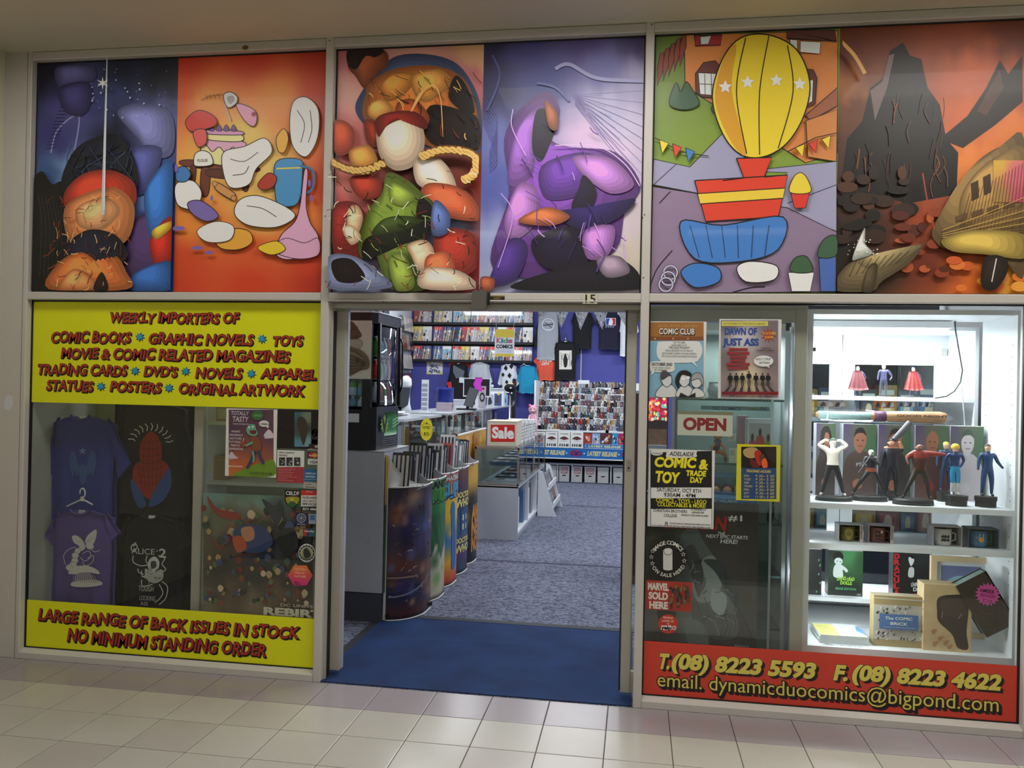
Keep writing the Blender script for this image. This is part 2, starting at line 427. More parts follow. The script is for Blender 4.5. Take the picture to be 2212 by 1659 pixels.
# --- mall ceiling with openings for the lamps
HX, HY = .62, .24
rows = sorted(set(y for x, y in TROFF))
ce = B(); y0 = -7
for ry in rows:
    ce.box(XL-.2, XR, y0, ry-HY, ZC, ZC+.03)
    xs = sorted(x for x, y in TROFF if y == ry); cur = XL-.2
    for x in xs: ce.box(cur, x-HX, ry-HY, ry+HY, ZC, ZC+.03); cur = x+HX
    ce.box(cur, XR, ry-HY, ry+HY, ZC, ZC+.03); y0 = ry+HY
ce.box(XL-.2, XR, y0, .12, ZC, ZC+.03)
ceiling = st('ceiling', ce, CEIL)
for (x, y) in TROFF:
    t = B(); t.box(x-HX-.02, x+HX+.02, y-HY-.02, y+HY+.02, ZC+.09, ZC+.10)
    for a, b_, c, d in ((x-HX-.02, x-HX, y-HY, y+HY), (x+HX, x+HX+.02, y-HY, y+HY), (x-HX-.02, x+HX+.02, y-HY-.02, y-HY), (x-HX-.02, x+HX+.02, y+HY, y+HY+.02)): t.box(a, b_, c, d, ZC+.03, ZC+.09)
    t.build('lamp_tray', WHITE, ceiling)
# --- wall that returns towards the viewer on the left, and the flat panel beside the frame
st('wall_left', B().box(XL-.12, XL, -7, 0, 0, ZC), CEIL)
wf = B(); wf.box(XL-.12, XA-.002, .0, .10, 0, ZC)
wall_front = st('wall_front', wf, FRAME)
bead = B().box(XL, XL+.012, -.003, .0, 0, ZC-.002); bead.build('corner_bead', FRAME, wall_front)
scar = B(); scar.add([(p.x, -.0008, p.z) for p in [P(u, v, 'y', 0) for u, v in ((8, 866), (17, 852), (27, 856), (29, 872), (22, 886), (10, 884))]], [(0, 1, 2, 3, 4, 5)]); scar.build('bare_patch', WHITEB, wall_front)
st('wall_right', B().box(XR-.1, XR, -7, 0.1, 0, ZC), CEIL)

# --- shopfront frame
fr = E_('trim_1', (0, 0, 0), kind='structure')
def fpart(n, x0, x1, z0, z1, y0=0., y1=.10, m=FRAME, ch=.004):
    if (x1-x0) < (z1-z0): b = B().bbox(x0, x1, y0, y1, z0, z1, ch)
    else:
        b = B(); q = ch; b.prism([(y0, z0+q), (y0+q, z0), (y1, z0), (y1, z1), (y0+q, z1), (y0, z1-q)], x0, x1, ax='x')
    return b.build(n, m, fr)
fpart('post', XA, XB, 0, ZC); fpart('post', XC, XD, 0, ZC); fpart('post', XE, XF, 0, ZC); fpart('post', XG, XG+.06, 0, ZC)
for a, b_ in ((XB, XC), (XD, XE), (XF, XG)):
    fpart('head_rail', a, b_, ZT, ZC-.001, 0.001)
    fpart('head_bead', a, b_, ZT+.024, ZT+.027, -.001, .004)
fpart('rail', XB, XC, ZN, ZM, .001); fpart('rail', XF, XG, ZN, ZM, .001)
fpart('rail', XD, XE, ZN+.006, ZM, .001, .14); fpart('rail_lip', XD, XE, ZN-.004, ZN+.006, -.006, .10)
fpart('door_header', XD, XE, ZN-.035, ZN-.006, .05, .2, FRAMED)
for a, b_ in ((XB, XC), (XF, XG)):
    b = B().prism([(0, 0), (.1, 0), (.1, ZS), (.042, ZS), (.0, ZS-.018)], a, b_, ax='x'); b.build('sill', FRAME, fr)
def gasket(x0, x1, z0, z1, w_=.008):
    b = B()
    for q in ((x0, x0+w_, z0, z1), (x1-w_, x1, z0, z1), (x0, x1, z0, z0+w_*.7), (x0, x1, z1-w_, z1)): b.box(q[0], q[1], GY-.006, GY+.01, q[2], q[3])
    b.build('gasket', DARKGAP, fr)
bays_up = [(XB, XC), (XD, XE), (XF, XG)]
for a, b_ in bays_up: gasket(a, b_, ZM, ZT)
for a, b_ in ((XB, XC), (XF, XG)): gasket(a, b_, ZS, ZN)
for (u, v) in ((703, 467), (704, 608), (711.6, 87.8), (1407.8, 52.5), (1392, 464), (1390, 600), (1388, 470), (1064, 655), (828, 652)):
    p = P(u, v, 'y', 0); B().cyl((p.x, -.0012, p.z), (p.x, .002, p.z), .0035, n=8).build('screw', DARKGAP, fr)
# sticky tape residue on the head rail
p = P(530, 103, 'y', 0); B().ball((p.x, -.001, p.z), .018, .003, .013, col=None).build('tape_stain', mat('brown_tape', C(120, 84, 40), .6), fr)
# panes
k = 0
for a, b_ in bays_up:
    k += 1; st('window_%d' % k, B().box(a+.004, b_-.004, GY, GY+.006, ZM+.002, ZT-.002), GLASS)
for a, b_ in ((XB, XC), (XF, XG)):
    k += 1; st('window_%d' % k, B().box(a+.004, b_-.004, GY, GY+.006, ZS+.002, ZN-.002), GLASS)

# --- sliding door leaves
def leaf(name, x0, x1, sw0, sw1, top, y=.115, locks=None, edge=None):
    d = E_(name, ((x0+x1)/2, y, 0.01), kind='structure')
    B().bbox(x0, x0+sw0, y, y+.035, .03, top, .004).build('stile', FRAMED, d)
    B().bbox(x1-sw1, x1, y, y+.035, .03, top, .004).build('stile', FRAMED, d)
    B().box(x0+sw0, x1-sw1, y+.003, y+.032, top-.085, top).build('top_rail', FRAMED, d)
    B().box(x0+sw0, x1-sw1, y+.003, y+.032, .03, .14).build('bottom_rail', FRAMED, d)
    B().box(x0+sw0-.003, x1-sw1+.003, y+.014, y+.020, .135, top-.08).build('pane', GLASS, d)
    return d
LT = ZN-.004
ld = leaf('door_1', -.752, .148, .057, .073, LT)
rd = leaf('door_2', 1.687, 2.60, .055, .062, LT)
# stile edges: pale strip on the left leaf, black brush seal on the right leaf
B().box(.146, .156, .118, .15, .04, LT).build('closing_edge', GREYL, ld)
B().box(1.681, 1.688, .113, .148, .04, LT).build('brush_seal', DARKGAP, rd)
p = P(1358, 1005, 'y', .113)
lk = B().box(p.x-.011, p.x+.011, .111, .116, p.z-.026, p.z+.026).build('lock_plate', STEEL, rd)
B().cyl((p.x, .108, p.z-.014), (p.x, .112, p.z-.014), .005, n=10).build('keyhole', DARKGAP, lk)
# fixed track parts beside the left opening
tk = B(); tk.box(XD, XD+.010, .03, .11, 0, ZN); tk.build('door_track', FRAMED, fr)
B().box(XD+.010, XD+.013, .06, .10, .0, ZN-.05).build('track_groove', DARKGAP, fr)
for (u, v) in ((710, 1149), (708, 1407)):
    q = P(u, v, 'y', .1); B().cyl((XD+.012, .09, q.z-.004), (XD+.015, .09, q.z-.004), .006, n=8).build('screw', DARKGAP, fr)
B().box(XF, XG, .11, .16, .0, .02).build('floor_track', FRAMED, fr)
B().box(XB, XC, .11, .16, .0, .02).build('floor_track', FRAMED, fr)

# --- shop room
CARPET = bpy.data.materials.new('ribbed_carpet'); CARPET.use_nodes = True
nt = CARPET.node_tree; bs = nt.nodes['Principled BSDF']; bs.inputs['Roughness'].default_value = .95
tc = nt.nodes.new('ShaderNodeTexCoord'); mp = nt.nodes.new('ShaderNodeMapping'); mp.inputs['Scale'].default_value = (30, 62, 30)
vo = nt.nodes.new('ShaderNodeTexNoise'); vo.inputs['Scale'].default_value = 1.0; vo.inputs['Detail'].default_value = 1.5; vo.inputs['Distortion'].default_value = 1.2
cr = nt.nodes.new('ShaderNodeValToRGB'); cr.color_ramp.elements[0].position = .40; cr.color_ramp.elements[0].color = C(50, 53, 68); cr.color_ramp.elements[1].position = .56; cr.color_ramp.elements[1].color = C(116, 121, 142)
nt.links.new(tc.outputs['Object'], mp.inputs[0]); nt.links.new(mp.outputs[0], vo.inputs['Vector']); nt.links.new(vo.outputs['Fac'], cr.inputs[0]); nt.links.new(cr.outputs[0], bs.inputs['Base Color'])
bp = nt.nodes.new('ShaderNodeBump'); bp.inputs['Distance'].default_value = .008; bp.inputs['Strength'].default_value = .7; nt.links.new(vo.outputs['Fac'], bp.inputs['Height']); nt.links.new(bp.outputs[0], bs.inputs['Normal'])
cf = st('floor', B().box(-2.5, 3.9, 0.0, 10.45, -.05, 0.0), CARPET)
SEAM = mat('carpet_seam', C(60, 62, 84), .95)
B().box(-2.4, 3.8, 3.22, 3.27, 0.0, .0015).build('carpet_seam', SEAM, cf); B().box(-2.4, 3.8, 6.93, 6.98, 0.0, .0015).build('carpet_seam', SEAM, cf)
SHOPW = mat('shop_wall_paint', C(205, 208, 214), .7)
st('wall_left', B().box(-2.5, -2.385, .2, 10.4, 0, 3.55), SHOPW)
st('wall_right', B().box(3.75, 3.85, .2, 10.4, 0, 3.55), SHOPW)
wb = st('wall_back', B().box(-2.5, 3.85, 10.3, 10.42, 0, 3.55), PURPLE)
B().box(.75, .762, 10.297, 10.3, 1.75, 2.55).build('wall_track', WHITE, wb)
st('ceiling', B().box(-2.5, 3.85, .2, 10.4, 3.53, 3.6), WHITEB)
fbk = B(); fbk.box(-2.5, XL, .1, .2, 0, 3.6); fbk.box(XG+.06, 3.85, .1, .2, 0, 3.6); fbk.box(-2.5, 3.85, .1, .2, ZC, 3.6); st('wall_front', fbk, SHOPW)
st('baseboard_back', B().box(-2.38, 0.05, 10.28, 10.3, 0, .1), WHITEB)

# --- blue door mat
MAT_ = bpy.data.materials.new('blue_mat'); MAT_.use_nodes = True; nt = MAT_.node_tree; bs = nt.nodes['Principled BSDF']; bs.inputs['Roughness'].default_value = .95
tc = nt.nodes.new('ShaderNodeTexCoord'); n1 = nt.nodes.new('ShaderNodeTexNoise'); n1.inputs['Scale'].default_value = 420; n2 = nt.nodes.new('ShaderNodeTexNoise'); n2.inputs['Scale'].default_value = 3.5
nt.links.new(tc.outputs['Object'], n1.inputs['Vector']); nt.links.new(tc.outputs['Object'], n2.inputs['Vector'])
ad = nt.nodes.new('ShaderNodeMath'); ad.operation = 'ADD'; nt.links.new(n1.outputs['Fac'], ad.inputs[0]); nt.links.new(n2.outputs['Fac'], ad.inputs[1])
cr = nt.nodes.new('ShaderNodeValToRGB'); cr.color_ramp.elements[0].position = .35; cr.color_ramp.elements[0].color = C(11, 32, 72); cr.color_ramp.elements[1].position = .72; cr.color_ramp.elements[1].color = C(22, 60, 114)
hf = nt.nodes.new('ShaderNodeMath'); hf.operation = 'MULTIPLY'; hf.inputs[1].default_value = .5; nt.links.new(ad.outputs[0], hf.inputs[0]); nt.links.new(hf.outputs[0], cr.inputs[0]); nt.links.new(cr.outputs[0], bs.inputs['Base Color'])
wv = nt.nodes.new('ShaderNodeTexWave'); wv.bands_direction = 'Y'; wv.inputs['Scale'].default_value = 60; nt.links.new(tc.outputs['Object'], wv.inputs['Vector'])
bp = nt.nodes.new('ShaderNodeBump'); bp.inputs['Distance'].default_value = .003; bp.inputs['Strength'].default_value = .5; nt.links.new(wv.outputs['Fac'], bp.inputs['Height']); nt.links.new(bp.outputs[0], bs.inputs['Normal'])
dm = E_('door_mat', (.9, .65, 0), 'deep blue ribbed entrance mat across the open doorway', 'mat')
def matsurf(a, b):
    x = .05+1.70*a; y = .004+1.266*b
    return (x, y, .006+.002*sin(x*5+y*3)*sin(y*7)+(.004*math.exp(-((y-.75-.1*x)**2)/.0008)*(.5+.5*sin(x*3)) if .3 < x < 1.5 else 0))
B().sheet(matsurf, 60, 60, (0, 0, -.005)).build('pile', MAT_, dm, True)
EDGE = mat('rubber_edge', C(40, 42, 48), .7)
B().box(0.0, 1.78, 1.27, 1.335, 0, .006).build('edge_strip', EDGE, dm)
B().box(0.0, .05, .004, 1.27, 0, .006).build('edge_strip', EDGE, dm)

# ================================================================ FILMS ON THE UPPER WINDOWS
GO = 1.28
def film(name, label, x0, x1, z0, z1, col, cat='poster', group=None, gain=GO):
    b = B(); b.col = C(col, k=gain); b.box(x0, x1, GY-.0012, GY-.0002, z0, z1)
    o = tag(b.build(name, VINYL), label, cat, group)
    a = Art(Y=GY-.0012, gain=gain); a.cor = [pr((x0, GY, z1)), pr((x1, GY, z1)), pr((x1, GY, z0)), pr((x0, GY, z0))]; a.xz = (x0, x1, z0, z1)
    return o, a
def clip(a):
    """keep the print on its sheet"""
    x0, x1, z0, z1 = a.xz
    a.v = [(min(max(x, x0), x1), y, min(max(z, z0), z1)) for (x, y, z) in a.v]
def fin(o, a, name='print', m=None, cl=True):
    if cl and hasattr(a, 'xz'): clip(a)
    return a.build(name, m or VINYL, o)
UZ0, UZ1 = ZM+.006, ZT-.008
xm1 = (P(387, 130, 'y', GY).x+P(374, 625, 'y', GY).x)/2; xm2 = (P(1044, 110, 'y', GY).x+P(1036, 625, 'y', GY).x)/2; xm3 = (P(1811, 100, 'y', GY).x+P(1807, 625, 'y', GY).x)/2

def streaks(a, n, x0, y0, x1, y1, cols, L=(10, 40), w=(1, 3), ang=None):
    for i in range(n):
        x, y = random.uniform(x0, x1), random.uniform(y0, y1); t = random.uniform(*(ang or (0, pi))); l = random.uniform(*L)
        a.curve([(x, y), (x+cos(t)*l*.5+random.uniform(-3, 3), y+sin(t)*l*.5+random.uniform(-3, 3)), (x+cos(t)*l, y+sin(t)*l)], random.uniform(*w), random.choice(cols), 4)
def dots(a, n, x0, y0, x1, y1, cols, r=(1, 3)):
    for i in range(n):
        q = random.uniform(*r); a.ell(random.uniform(x0, x1), random.uniform(y0, y1), q, q*random.uniform(.7, 1.2), random.choice(cols), 10)

# 1: night-blue fantasy sheet with silver streak and orange and red shapes
o, a = film('window_poster', 'night-blue poster with a silver streak, far left of the top row', XB+.010, xm1, UZ0, UZ1, (50, 55, 100), group='posters in the upper windows')
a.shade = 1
a.grad(0, 0, 1, 1, [(100, 160, (22, 24, 48)), (170, 190, (70, 72, 128)), (260, 150, (26, 36, 60)), (350, 160, (20, 24, 40)), (120, 300, (58, 56, 118)), (150, 240, (80, 78, 140)), (230, 200, (60, 70, 120)), (340, 260, (96, 98, 158)), (370, 300, (60, 66, 120)), (100, 370, (60, 90, 140)), (150, 370, (120, 150, 200)), (330, 340, (70, 80, 140)), (300, 440, (110, 140, 200)), (320, 480, (60, 70, 130)), (90, 450, (16, 16, 20)), (110, 540, (20, 18, 24)), (90, 600, (110, 96, 104)), (300, 600, (40, 70, 140)), (360, 520, (60, 60, 110)), (250, 300, (26, 30, 54))], 30, 44, 3, 1.2, a.cor)
a.curve([(110, 330), (125, 280), (170, 250), (160, 330)], 3, (140, 144, 196))
for i in range(14): a.line([(98+i*2.6, 322-i*7.5), (122+i*2.2, 318-i*7.0)], 1.6, (44, 42, 84))
for pts, c in [([(120, 150), (160, 140), (200, 146), (208, 170), (170, 185), (130, 190)], (92, 92, 150)), ([(130, 190), (190, 178), (200, 215), (180, 250), (140, 240)], (66, 62, 118)), ([(255, 245), (300, 225), (370, 245), (375, 330), (330, 340), (300, 300)], (120, 124, 184)), ([(270, 330), (350, 320), (330, 400), (290, 420)], (84, 90, 156))]: a.blob(pts, c)
dots(a, 46, 200, 150, 375, 260, [(170, 180, 220), (90, 100, 170), (200, 206, 230)], (.7, 2.2))
# dark crag, lilac dunes, orange and red canyon shapes around a silver streak
a.blob([(72, 420), (95, 372), (118, 400), (140, 396), (160, 450), (172, 520), (168, 627), (66, 627)], (18, 17, 20))
for i in range(9): a.curve([(88+i*8, 420+i*4), (96+i*9, 480+i*6), (92+i*9, 600)], 1.2, (52, 52, 60))
a.blob([(283, 500), (330, 455), (372, 440), (376, 627), (284, 627)], (72, 50, 96)); a.blob([(318, 420), (345, 372), (378, 352), (376, 500), (340, 540), (322, 480)], (52, 110, 190))
a.blob([(330, 520), (376, 470), (376, 560), (345, 580)], (190, 44, 32)); a.blob([(300, 590), (376, 566), (376, 627), (290, 627)], (50, 100, 176)); a.blob([(336, 500), (376, 480), (376, 496), (346, 520)], (220, 176, 60))
a.blob([(140, 400), (168, 330), (215, 300), (262, 296), (296, 340), (306, 400), (280, 430), (170, 440)], (18, 24, 38))
for i in range(26): a.curve([(random.uniform(160, 295), random.uniform(310, 370)), (random.uniform(160, 295), random.uniform(350, 400)), (random.uniform(155, 300), random.uniform(390, 430))], 1.6, random.choice([(50, 64, 92), (34, 44, 70), (10, 12, 20)]))
a.blob([(150, 420), (190, 380), (250, 372), (300, 400), (296, 450), (232, 470), (160, 460)], (190, 60, 40)); a.blob([(150, 455), (200, 420), (262, 410), (300, 450), (286, 520), (232, 540), (165, 530)], (226, 140, 84)); a.blob([(180, 450), (240, 430), (270, 460), (230, 500), (180, 490)], (240, 170, 116))
a.blob([(150, 540), (200, 500), (262, 512), (286, 560), (232, 580), (160, 580)], (24, 26, 44))
a.blob([(118, 627), (140, 570), (190, 548), (240, 580), (262, 556), (284, 590), (286, 627)], (224, 122, 60)); a.blob([(140, 627), (170, 584), (210, 600), (216, 627)], (240, 150, 90)); a.blob([(214, 627), (232, 590), (246, 627)], (40, 20, 20))
streaks(a, 90, 120, 410, 290, 626, [(150, 60, 30), (250, 190, 130), (90, 30, 16)], (8, 26), (.8, 1.8))
a.line([(249, 135), (240, 470)], [1.5, 7], (188, 192, 204)); a.line([(250, 140), (243, 460)], [.6, 2.4], (236, 238, 244)); a.star(240, 190, 14, 4, 6, (226, 232, 250))
fin(o, a)

# 2: orange kitchen scene
o, a = film('window_poster', 'orange poster of a kitchen mishap with a pink cake on a brown table', xm1, XC-.006, UZ0, UZ1, (200, 70, 30), group='posters in the upper windows')
a.grad(0, 0, 1, 1, [(400, 130, (196, 52, 24)), (550, 115, (200, 56, 26)), (690, 115, (176, 44, 20)), (385, 200, (204, 84, 34)), (690, 220, (190, 60, 28)), (450, 220, (224, 140, 60)), (600, 210, (226, 138, 54)), (530, 300, (236, 190, 96)), (600, 380, (238, 196, 110)), (450, 360, (234, 170, 76)), (560, 460, (238, 190, 96)), (430, 480, (226, 134, 56)), (688, 400, (196, 70, 32)), (650, 480, (222, 130, 60)), (540, 550, (206, 84, 40)), (400, 570, (200, 70, 34)), (680, 560, (196, 60, 30)), (540, 615, (200, 62, 32)), (690, 620, (176, 46, 26)), (385, 620, (198, 62, 34))], 22, 34, 3, 0, a.cor)
K = (34, 20, 16)
def ol(pts, c, w=1.8, n=5): q = spline(pts, n); a.poly(q, c); a.line(q, w, K, True)
ol([(404, 345), (545, 358), (545, 372), (404, 360)], (112, 56, 38)); ol([(412, 360), (424, 362), (420, 400), (411, 398)], (96, 46, 30)); ol([(436, 364), (454, 366), (450, 420), (434, 418)], (104, 52, 34)); ol([(520, 368), (540, 370), (536, 410), (524, 408)], (96, 46, 30)); ol([(452, 366), (524, 370), (522, 386), (454, 382)], (88, 42, 28))
ol([(442, 310), (526, 316), (520, 356), (446, 350)], (238, 216, 150)); ol([(440, 306), (448, 300), (524, 306), (530, 318), (512, 326), (504, 318), (488, 330), (474, 318), (460, 328), (450, 318)], (214, 160, 190)); ol([(452, 286), (518, 290), (520, 306), (450, 302)], (240, 214, 148)); ol([(450, 280), (520, 284), (520, 292), (450, 290)], (206, 146, 182))
for x in (458, 474, 490, 506): ol([(x-6, 282), (x, 270), (x+6, 283)], (110, 74, 134), 1.2)
ol([(424, 332), (440, 326), (456, 334), (460, 356), (426, 360), (420, 350)], (226, 222, 216)); a.text('FLOUR', (428, 350), (450, 351), 6, (80, 70, 66))
a.line([(500, 262), (488, 230), (494, 208)], 3, (170, 170, 172)); ol([(485, 205), (500, 200), (514, 210), (512, 224), (496, 234), (487, 222)], (204, 204, 206)); a.blob([(492, 212), (504, 208), (508, 218), (498, 226)], (150, 150, 156))
ol([(512, 230), (524, 226), (552, 240), (556, 262), (548, 274), (530, 262)], (216, 150, 180)); a.ell(550, 248, 5, 5, (150, 30, 40))
a.curve([(436, 218), (455, 208), (482, 204)], 1, K); [a.line([(446+i*9, 206), (450+i*9, 216)], 1, K) for i in range(4)]
ol([(466, 400), (474, 396), (506, 416), (510, 424), (502, 432), (470, 412)], (196, 140, 84)); ol([(460, 396), (468, 392), (472, 398), (466, 404)], (196, 140, 84), 1); ol([(503, 424), (512, 426), (510, 434), (502, 432)], (196, 140, 84), 1)
# splashed icing, white cloths, a blue jug and orange peel tossed about
ol([(404, 262), (430, 240), (462, 250), (470, 270), (440, 282), (412, 284)], (196, 50, 40)); ol([(420, 286), (446, 282), (448, 310), (430, 318)], (206, 84, 80))
ol([(486, 330), (530, 318), (574, 300), (590, 330), (556, 366), (540, 400), (500, 406), (484, 370)], (232, 230, 228)); a.curve([(500, 345), (530, 350), (560, 330)], 1.4, K); a.curve([(505, 380), (530, 376), (540, 360)], 1.4, K)
ol([(636, 222), (664, 212), (690, 240), (688, 300), (664, 340), (636, 320), (628, 270)], (234, 232, 230)); a.curve([(644, 240), (660, 270), (652, 310)], 1.4, K); a.curve([(672, 240), (676, 280), (668, 310)], 1.4, K)
ol([(600, 350), (650, 346), (656, 372), (646, 440), (604, 442), (596, 400)], (70, 140, 194)); a.curve([(650, 360), (678, 370), (676, 410), (648, 424)], 5, (54, 112, 164)); a.line([(600, 366), (652, 364)], 3, (226, 200, 60))
ol([(520, 434), (560, 424), (620, 448), (640, 470), (600, 492), (540, 488), (510, 464)], (234, 232, 230)); a.curve([(536, 446), (570, 452), (600, 470)], 1.4, K)
ol([(470, 520), (500, 496), (540, 500), (548, 524), (520, 540), (482, 538)], (224, 160, 60)); ol([(560, 400), (582, 376), (600, 384), (594, 404), (572, 412)], (170, 52, 34)); ol([(600, 300), (616, 280), (626, 300), (618, 330), (604, 328)], (226, 168, 62))
ol([(660, 372), (668, 374), (664, 440), (672, 480), (690, 520), (640, 560), (600, 552), (610, 510), (640, 480), (652, 440)], (214, 162, 196)); ol([(590, 540), (620, 516), (660, 526), (690, 516), (690, 552), (640, 560)], (212, 160, 192), 1.4)
ol([(384, 400), (420, 392), (440, 420), (424, 452), (388, 444)], (228, 228, 232)); ol([(386, 368), (404, 362), (416, 378), (406, 394), (386, 392)], (64, 118, 180)); ol([(410, 440), (440, 436), (476, 466), (452, 480), (420, 464)], (118, 100, 168))
ol([(430, 500), (470, 480), (508, 490), (500, 520), (452, 524)], (230, 230, 232), 1.4); ol([(560, 536), (600, 522), (620, 540), (590, 552)], (226, 190, 50), 1.4)
for (x, y, r1, r2) in [(390, 495, 14, 5), (430, 537, 13, 4), (456, 547, 9, 4), (672, 398, 3, 8), (676, 430, 3, 8), (462, 430, 3, 6), (386, 366, 4, 9)]: a.ell(x, y, r1, r2, (118, 96, 168)); 
fin(o, a)

# 3: pink sky, bronze rock mass, green mass, golden braids
o, a = film('window_poster', 'pink poster with bronze boulders, golden ropes and a green swell, above left half of door', XD+.010, xm2, UZ0, UZ1, (200, 130, 120), group='posters in the upper windows')
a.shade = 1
a.grad(0, 0, 1, 1, [(740, 110, (196, 110, 120)), (900, 110, (206, 150, 140)), (1030, 110, (206, 160, 120)), (740, 200, (226, 170, 160)), (1000, 180, (180, 100, 110)), (735, 300, (200, 110, 110)), (760, 400, (220, 130, 120)), (740, 470, (170, 60, 70)), (1025, 400, (120, 40, 30)), (1025, 300, (90, 50, 46)), (880, 400, (90, 40, 30)), (760, 600, (140, 150, 190)), (1020, 560, (130, 40, 40)), (960, 480, (120, 140, 180))], 20, 30, 3, .8, a.cor)
BR, OR, DK, RD = (122, 52, 30), (216, 140, 62), (26, 16, 16), (178, 56, 42)
a.blob([(820, 150), (860, 120), (930, 118), (990, 140), (1030, 200), (1040, 260), (1036, 330), (960, 330), (860, 300), (800, 280), (768, 240), (780, 200)], (74, 92, 136))
a.blob([(758, 112), (800, 104), (835, 112), (838, 140), (818, 160), (800, 185), (785, 190), (768, 165), (752, 145)], (150, 78, 46)); a.blob([(752, 108), (790, 100), (830, 108), (812, 124), (790, 122), (770, 150), (752, 140)], DK)
a.blob([(800, 180), (850, 150), (930, 142), (985, 158), (1015, 190), (1032, 250), (1036, 320), (960, 325), (880, 300), (815, 285), (784, 250), (790, 205)], (196, 112, 52))
for pts, c in [([(820, 190), (850, 160), (900, 162), (880, 200), (840, 220)], OR), ([(890, 165), (950, 150), (975, 180), (930, 220), (900, 210)], (224, 156, 74)), ([(800, 225), (830, 215), (850, 240), (820, 262), (796, 250)], (230, 160, 80)), ([(985, 165), (1010, 190), (1026, 240), (1000, 240), (970, 210)], DK), ([(930, 230), (1000, 240), (1034, 260), (1034, 320), (960, 322), (920, 290)], DK), ([(790, 260), (830, 275), (860, 300), (820, 320), (796, 310)], (150, 50, 30)), ([(860, 225), (900, 218), (930, 260), (900, 290), (862, 270)], (176, 84, 40))]: a.blob(pts, c)
streaks(a, 60, 795, 150, 1030, 320, [DK, (110, 44, 24), (236, 180, 100)], (10, 34), (1, 2.4), (.3, 1.6))
# rounded cream boulder, green swell, red and dark folds
a.blob([(820, 280), (850, 256), (890, 250), (915, 275), (920, 320), (900, 360), (860, 372), (830, 350), (818, 315)], (236, 208, 180)); a.blob([(816, 262), (850, 246), (900, 246), (926, 268), (920, 284), (880, 262), (840, 276), (822, 300)], (126, 36, 28)); a.curve([(892, 246), (915, 205), (940, 190), (955, 220), (960, 300)], [2, 4, 5, 6, 7, 7, 6, 6, 5, 5, 5, 4, 4, 4, 3, 3, 3, 2, 2, 2, 2, 2, 2, 1, 1], (224, 172, 96))
a.blob([(722, 270), (750, 266), (770, 290), (764, 330), (730, 336)], (186, 76, 46)); a.blob([(760, 330), (800, 318), (820, 350), (800, 370), (768, 364)], (220, 150, 70)); a.blob([(760, 390), (800, 382), (830, 400), (820, 430), (780, 430)], (170, 58, 40)); a.blob([(726, 450), (770, 440), (800, 480), (790, 560), (740, 580), (722, 520)], (150, 44, 36)); a.blob([(900, 350), (940, 340), (975, 370), (990, 420), (950, 420), (905, 400)], (240, 214, 190)); a.blob([(930, 400), (1000, 410), (1036, 450), (1036, 480), (960, 470), (915, 430)], (206, 96, 60))
GR, GD, GL = (112, 134, 50), (60, 76, 28), (150, 172, 70)
a.blob([(842, 378), (880, 390), (915, 420), (950, 460), (930, 510), (900, 530), (910, 580), (925, 627), (850, 627), (830, 590), (815, 550), (786, 560), (780, 520), (800, 460), (830, 420)], GR)
a.blob([(795, 520), (850, 500), (930, 480), (930, 510), (880, 530), (820, 556), (790, 560)], (26, 30, 18)); a.blob([(830, 480), (870, 470), (920, 478), (880, 500), (810, 512)], GD); a.blob([(850, 400), (880, 410), (900, 430), (880, 450), (850, 440)], GL); a.blob([(845, 560), (880, 552), (900, 600), (896, 627), (860, 627)], GL); a.blob([(915, 430), (945, 462), (930, 476), (905, 470)], DK)
streaks(a, 26, 800, 400, 930, 620, [GD, (34, 42, 18), GL], (14, 40), (1, 2.6), (.2, 1.2))
def braid(pts, w):
    q = spline(pts, 8, False)
    a.line(q, w*1.15, (110, 66, 26))
    for i in range(0, len(q)-1, 2):
        a.ell(q[i][0], q[i][1], w*.55, w*.36, (226, 182, 104), 12, random.uniform(.2, 1.1)); a.line([(q[i][0]-w*.3, q[i][1]-w*.2), (q[i][0]+w*.3, q[i][1]+w*.3)], .9, (130, 84, 36))
braid([(724, 355), (760, 372), (800, 374), (840, 358)], 17); braid([(920, 345), (960, 332), (1010, 336), (1034, 352), (1028, 385), (1005, 398)], 18); braid([(815, 585), (795, 600), (768, 612)], 15)
a.blob([(950, 505), (1000, 500), (1034, 520), (1036, 580), (1000, 600), (950, 570)], (160, 50, 36)); a.blob([(890, 535), (925, 524), (945, 545), (940, 580), (915, 590), (898, 560)], (236, 196, 160)); a.blob([(930, 560), (975, 550), (990, 590), (960, 600), (930, 600)], (216, 110, 70)); a.blob([(925, 585), (1000, 590), (1036, 627), (920, 627)], (236, 206, 180)); a.blob([(722, 560), (780, 560), (840, 600), (850, 627), (722, 627)], (140, 150, 190)); a.blob([(730, 570), (770, 565), (800, 600), (780, 615), (740, 610)], DK)
a.blob([(765, 458), (785, 452), (796, 480), (780, 520), (762, 500)], (236, 190, 150)); a.blob([(752, 500), (775, 495), (792, 520), (770, 535)], (240, 206, 170)); a.blob([(950, 440), (980, 470), (975, 510), (945, 515), (940, 480)], (90, 110, 170))
streaks(a, 120, 726, 380, 1034, 622, [DK, (120, 40, 24), (246, 220, 196)], (8, 26), (.9, 2))
fin(o, a)

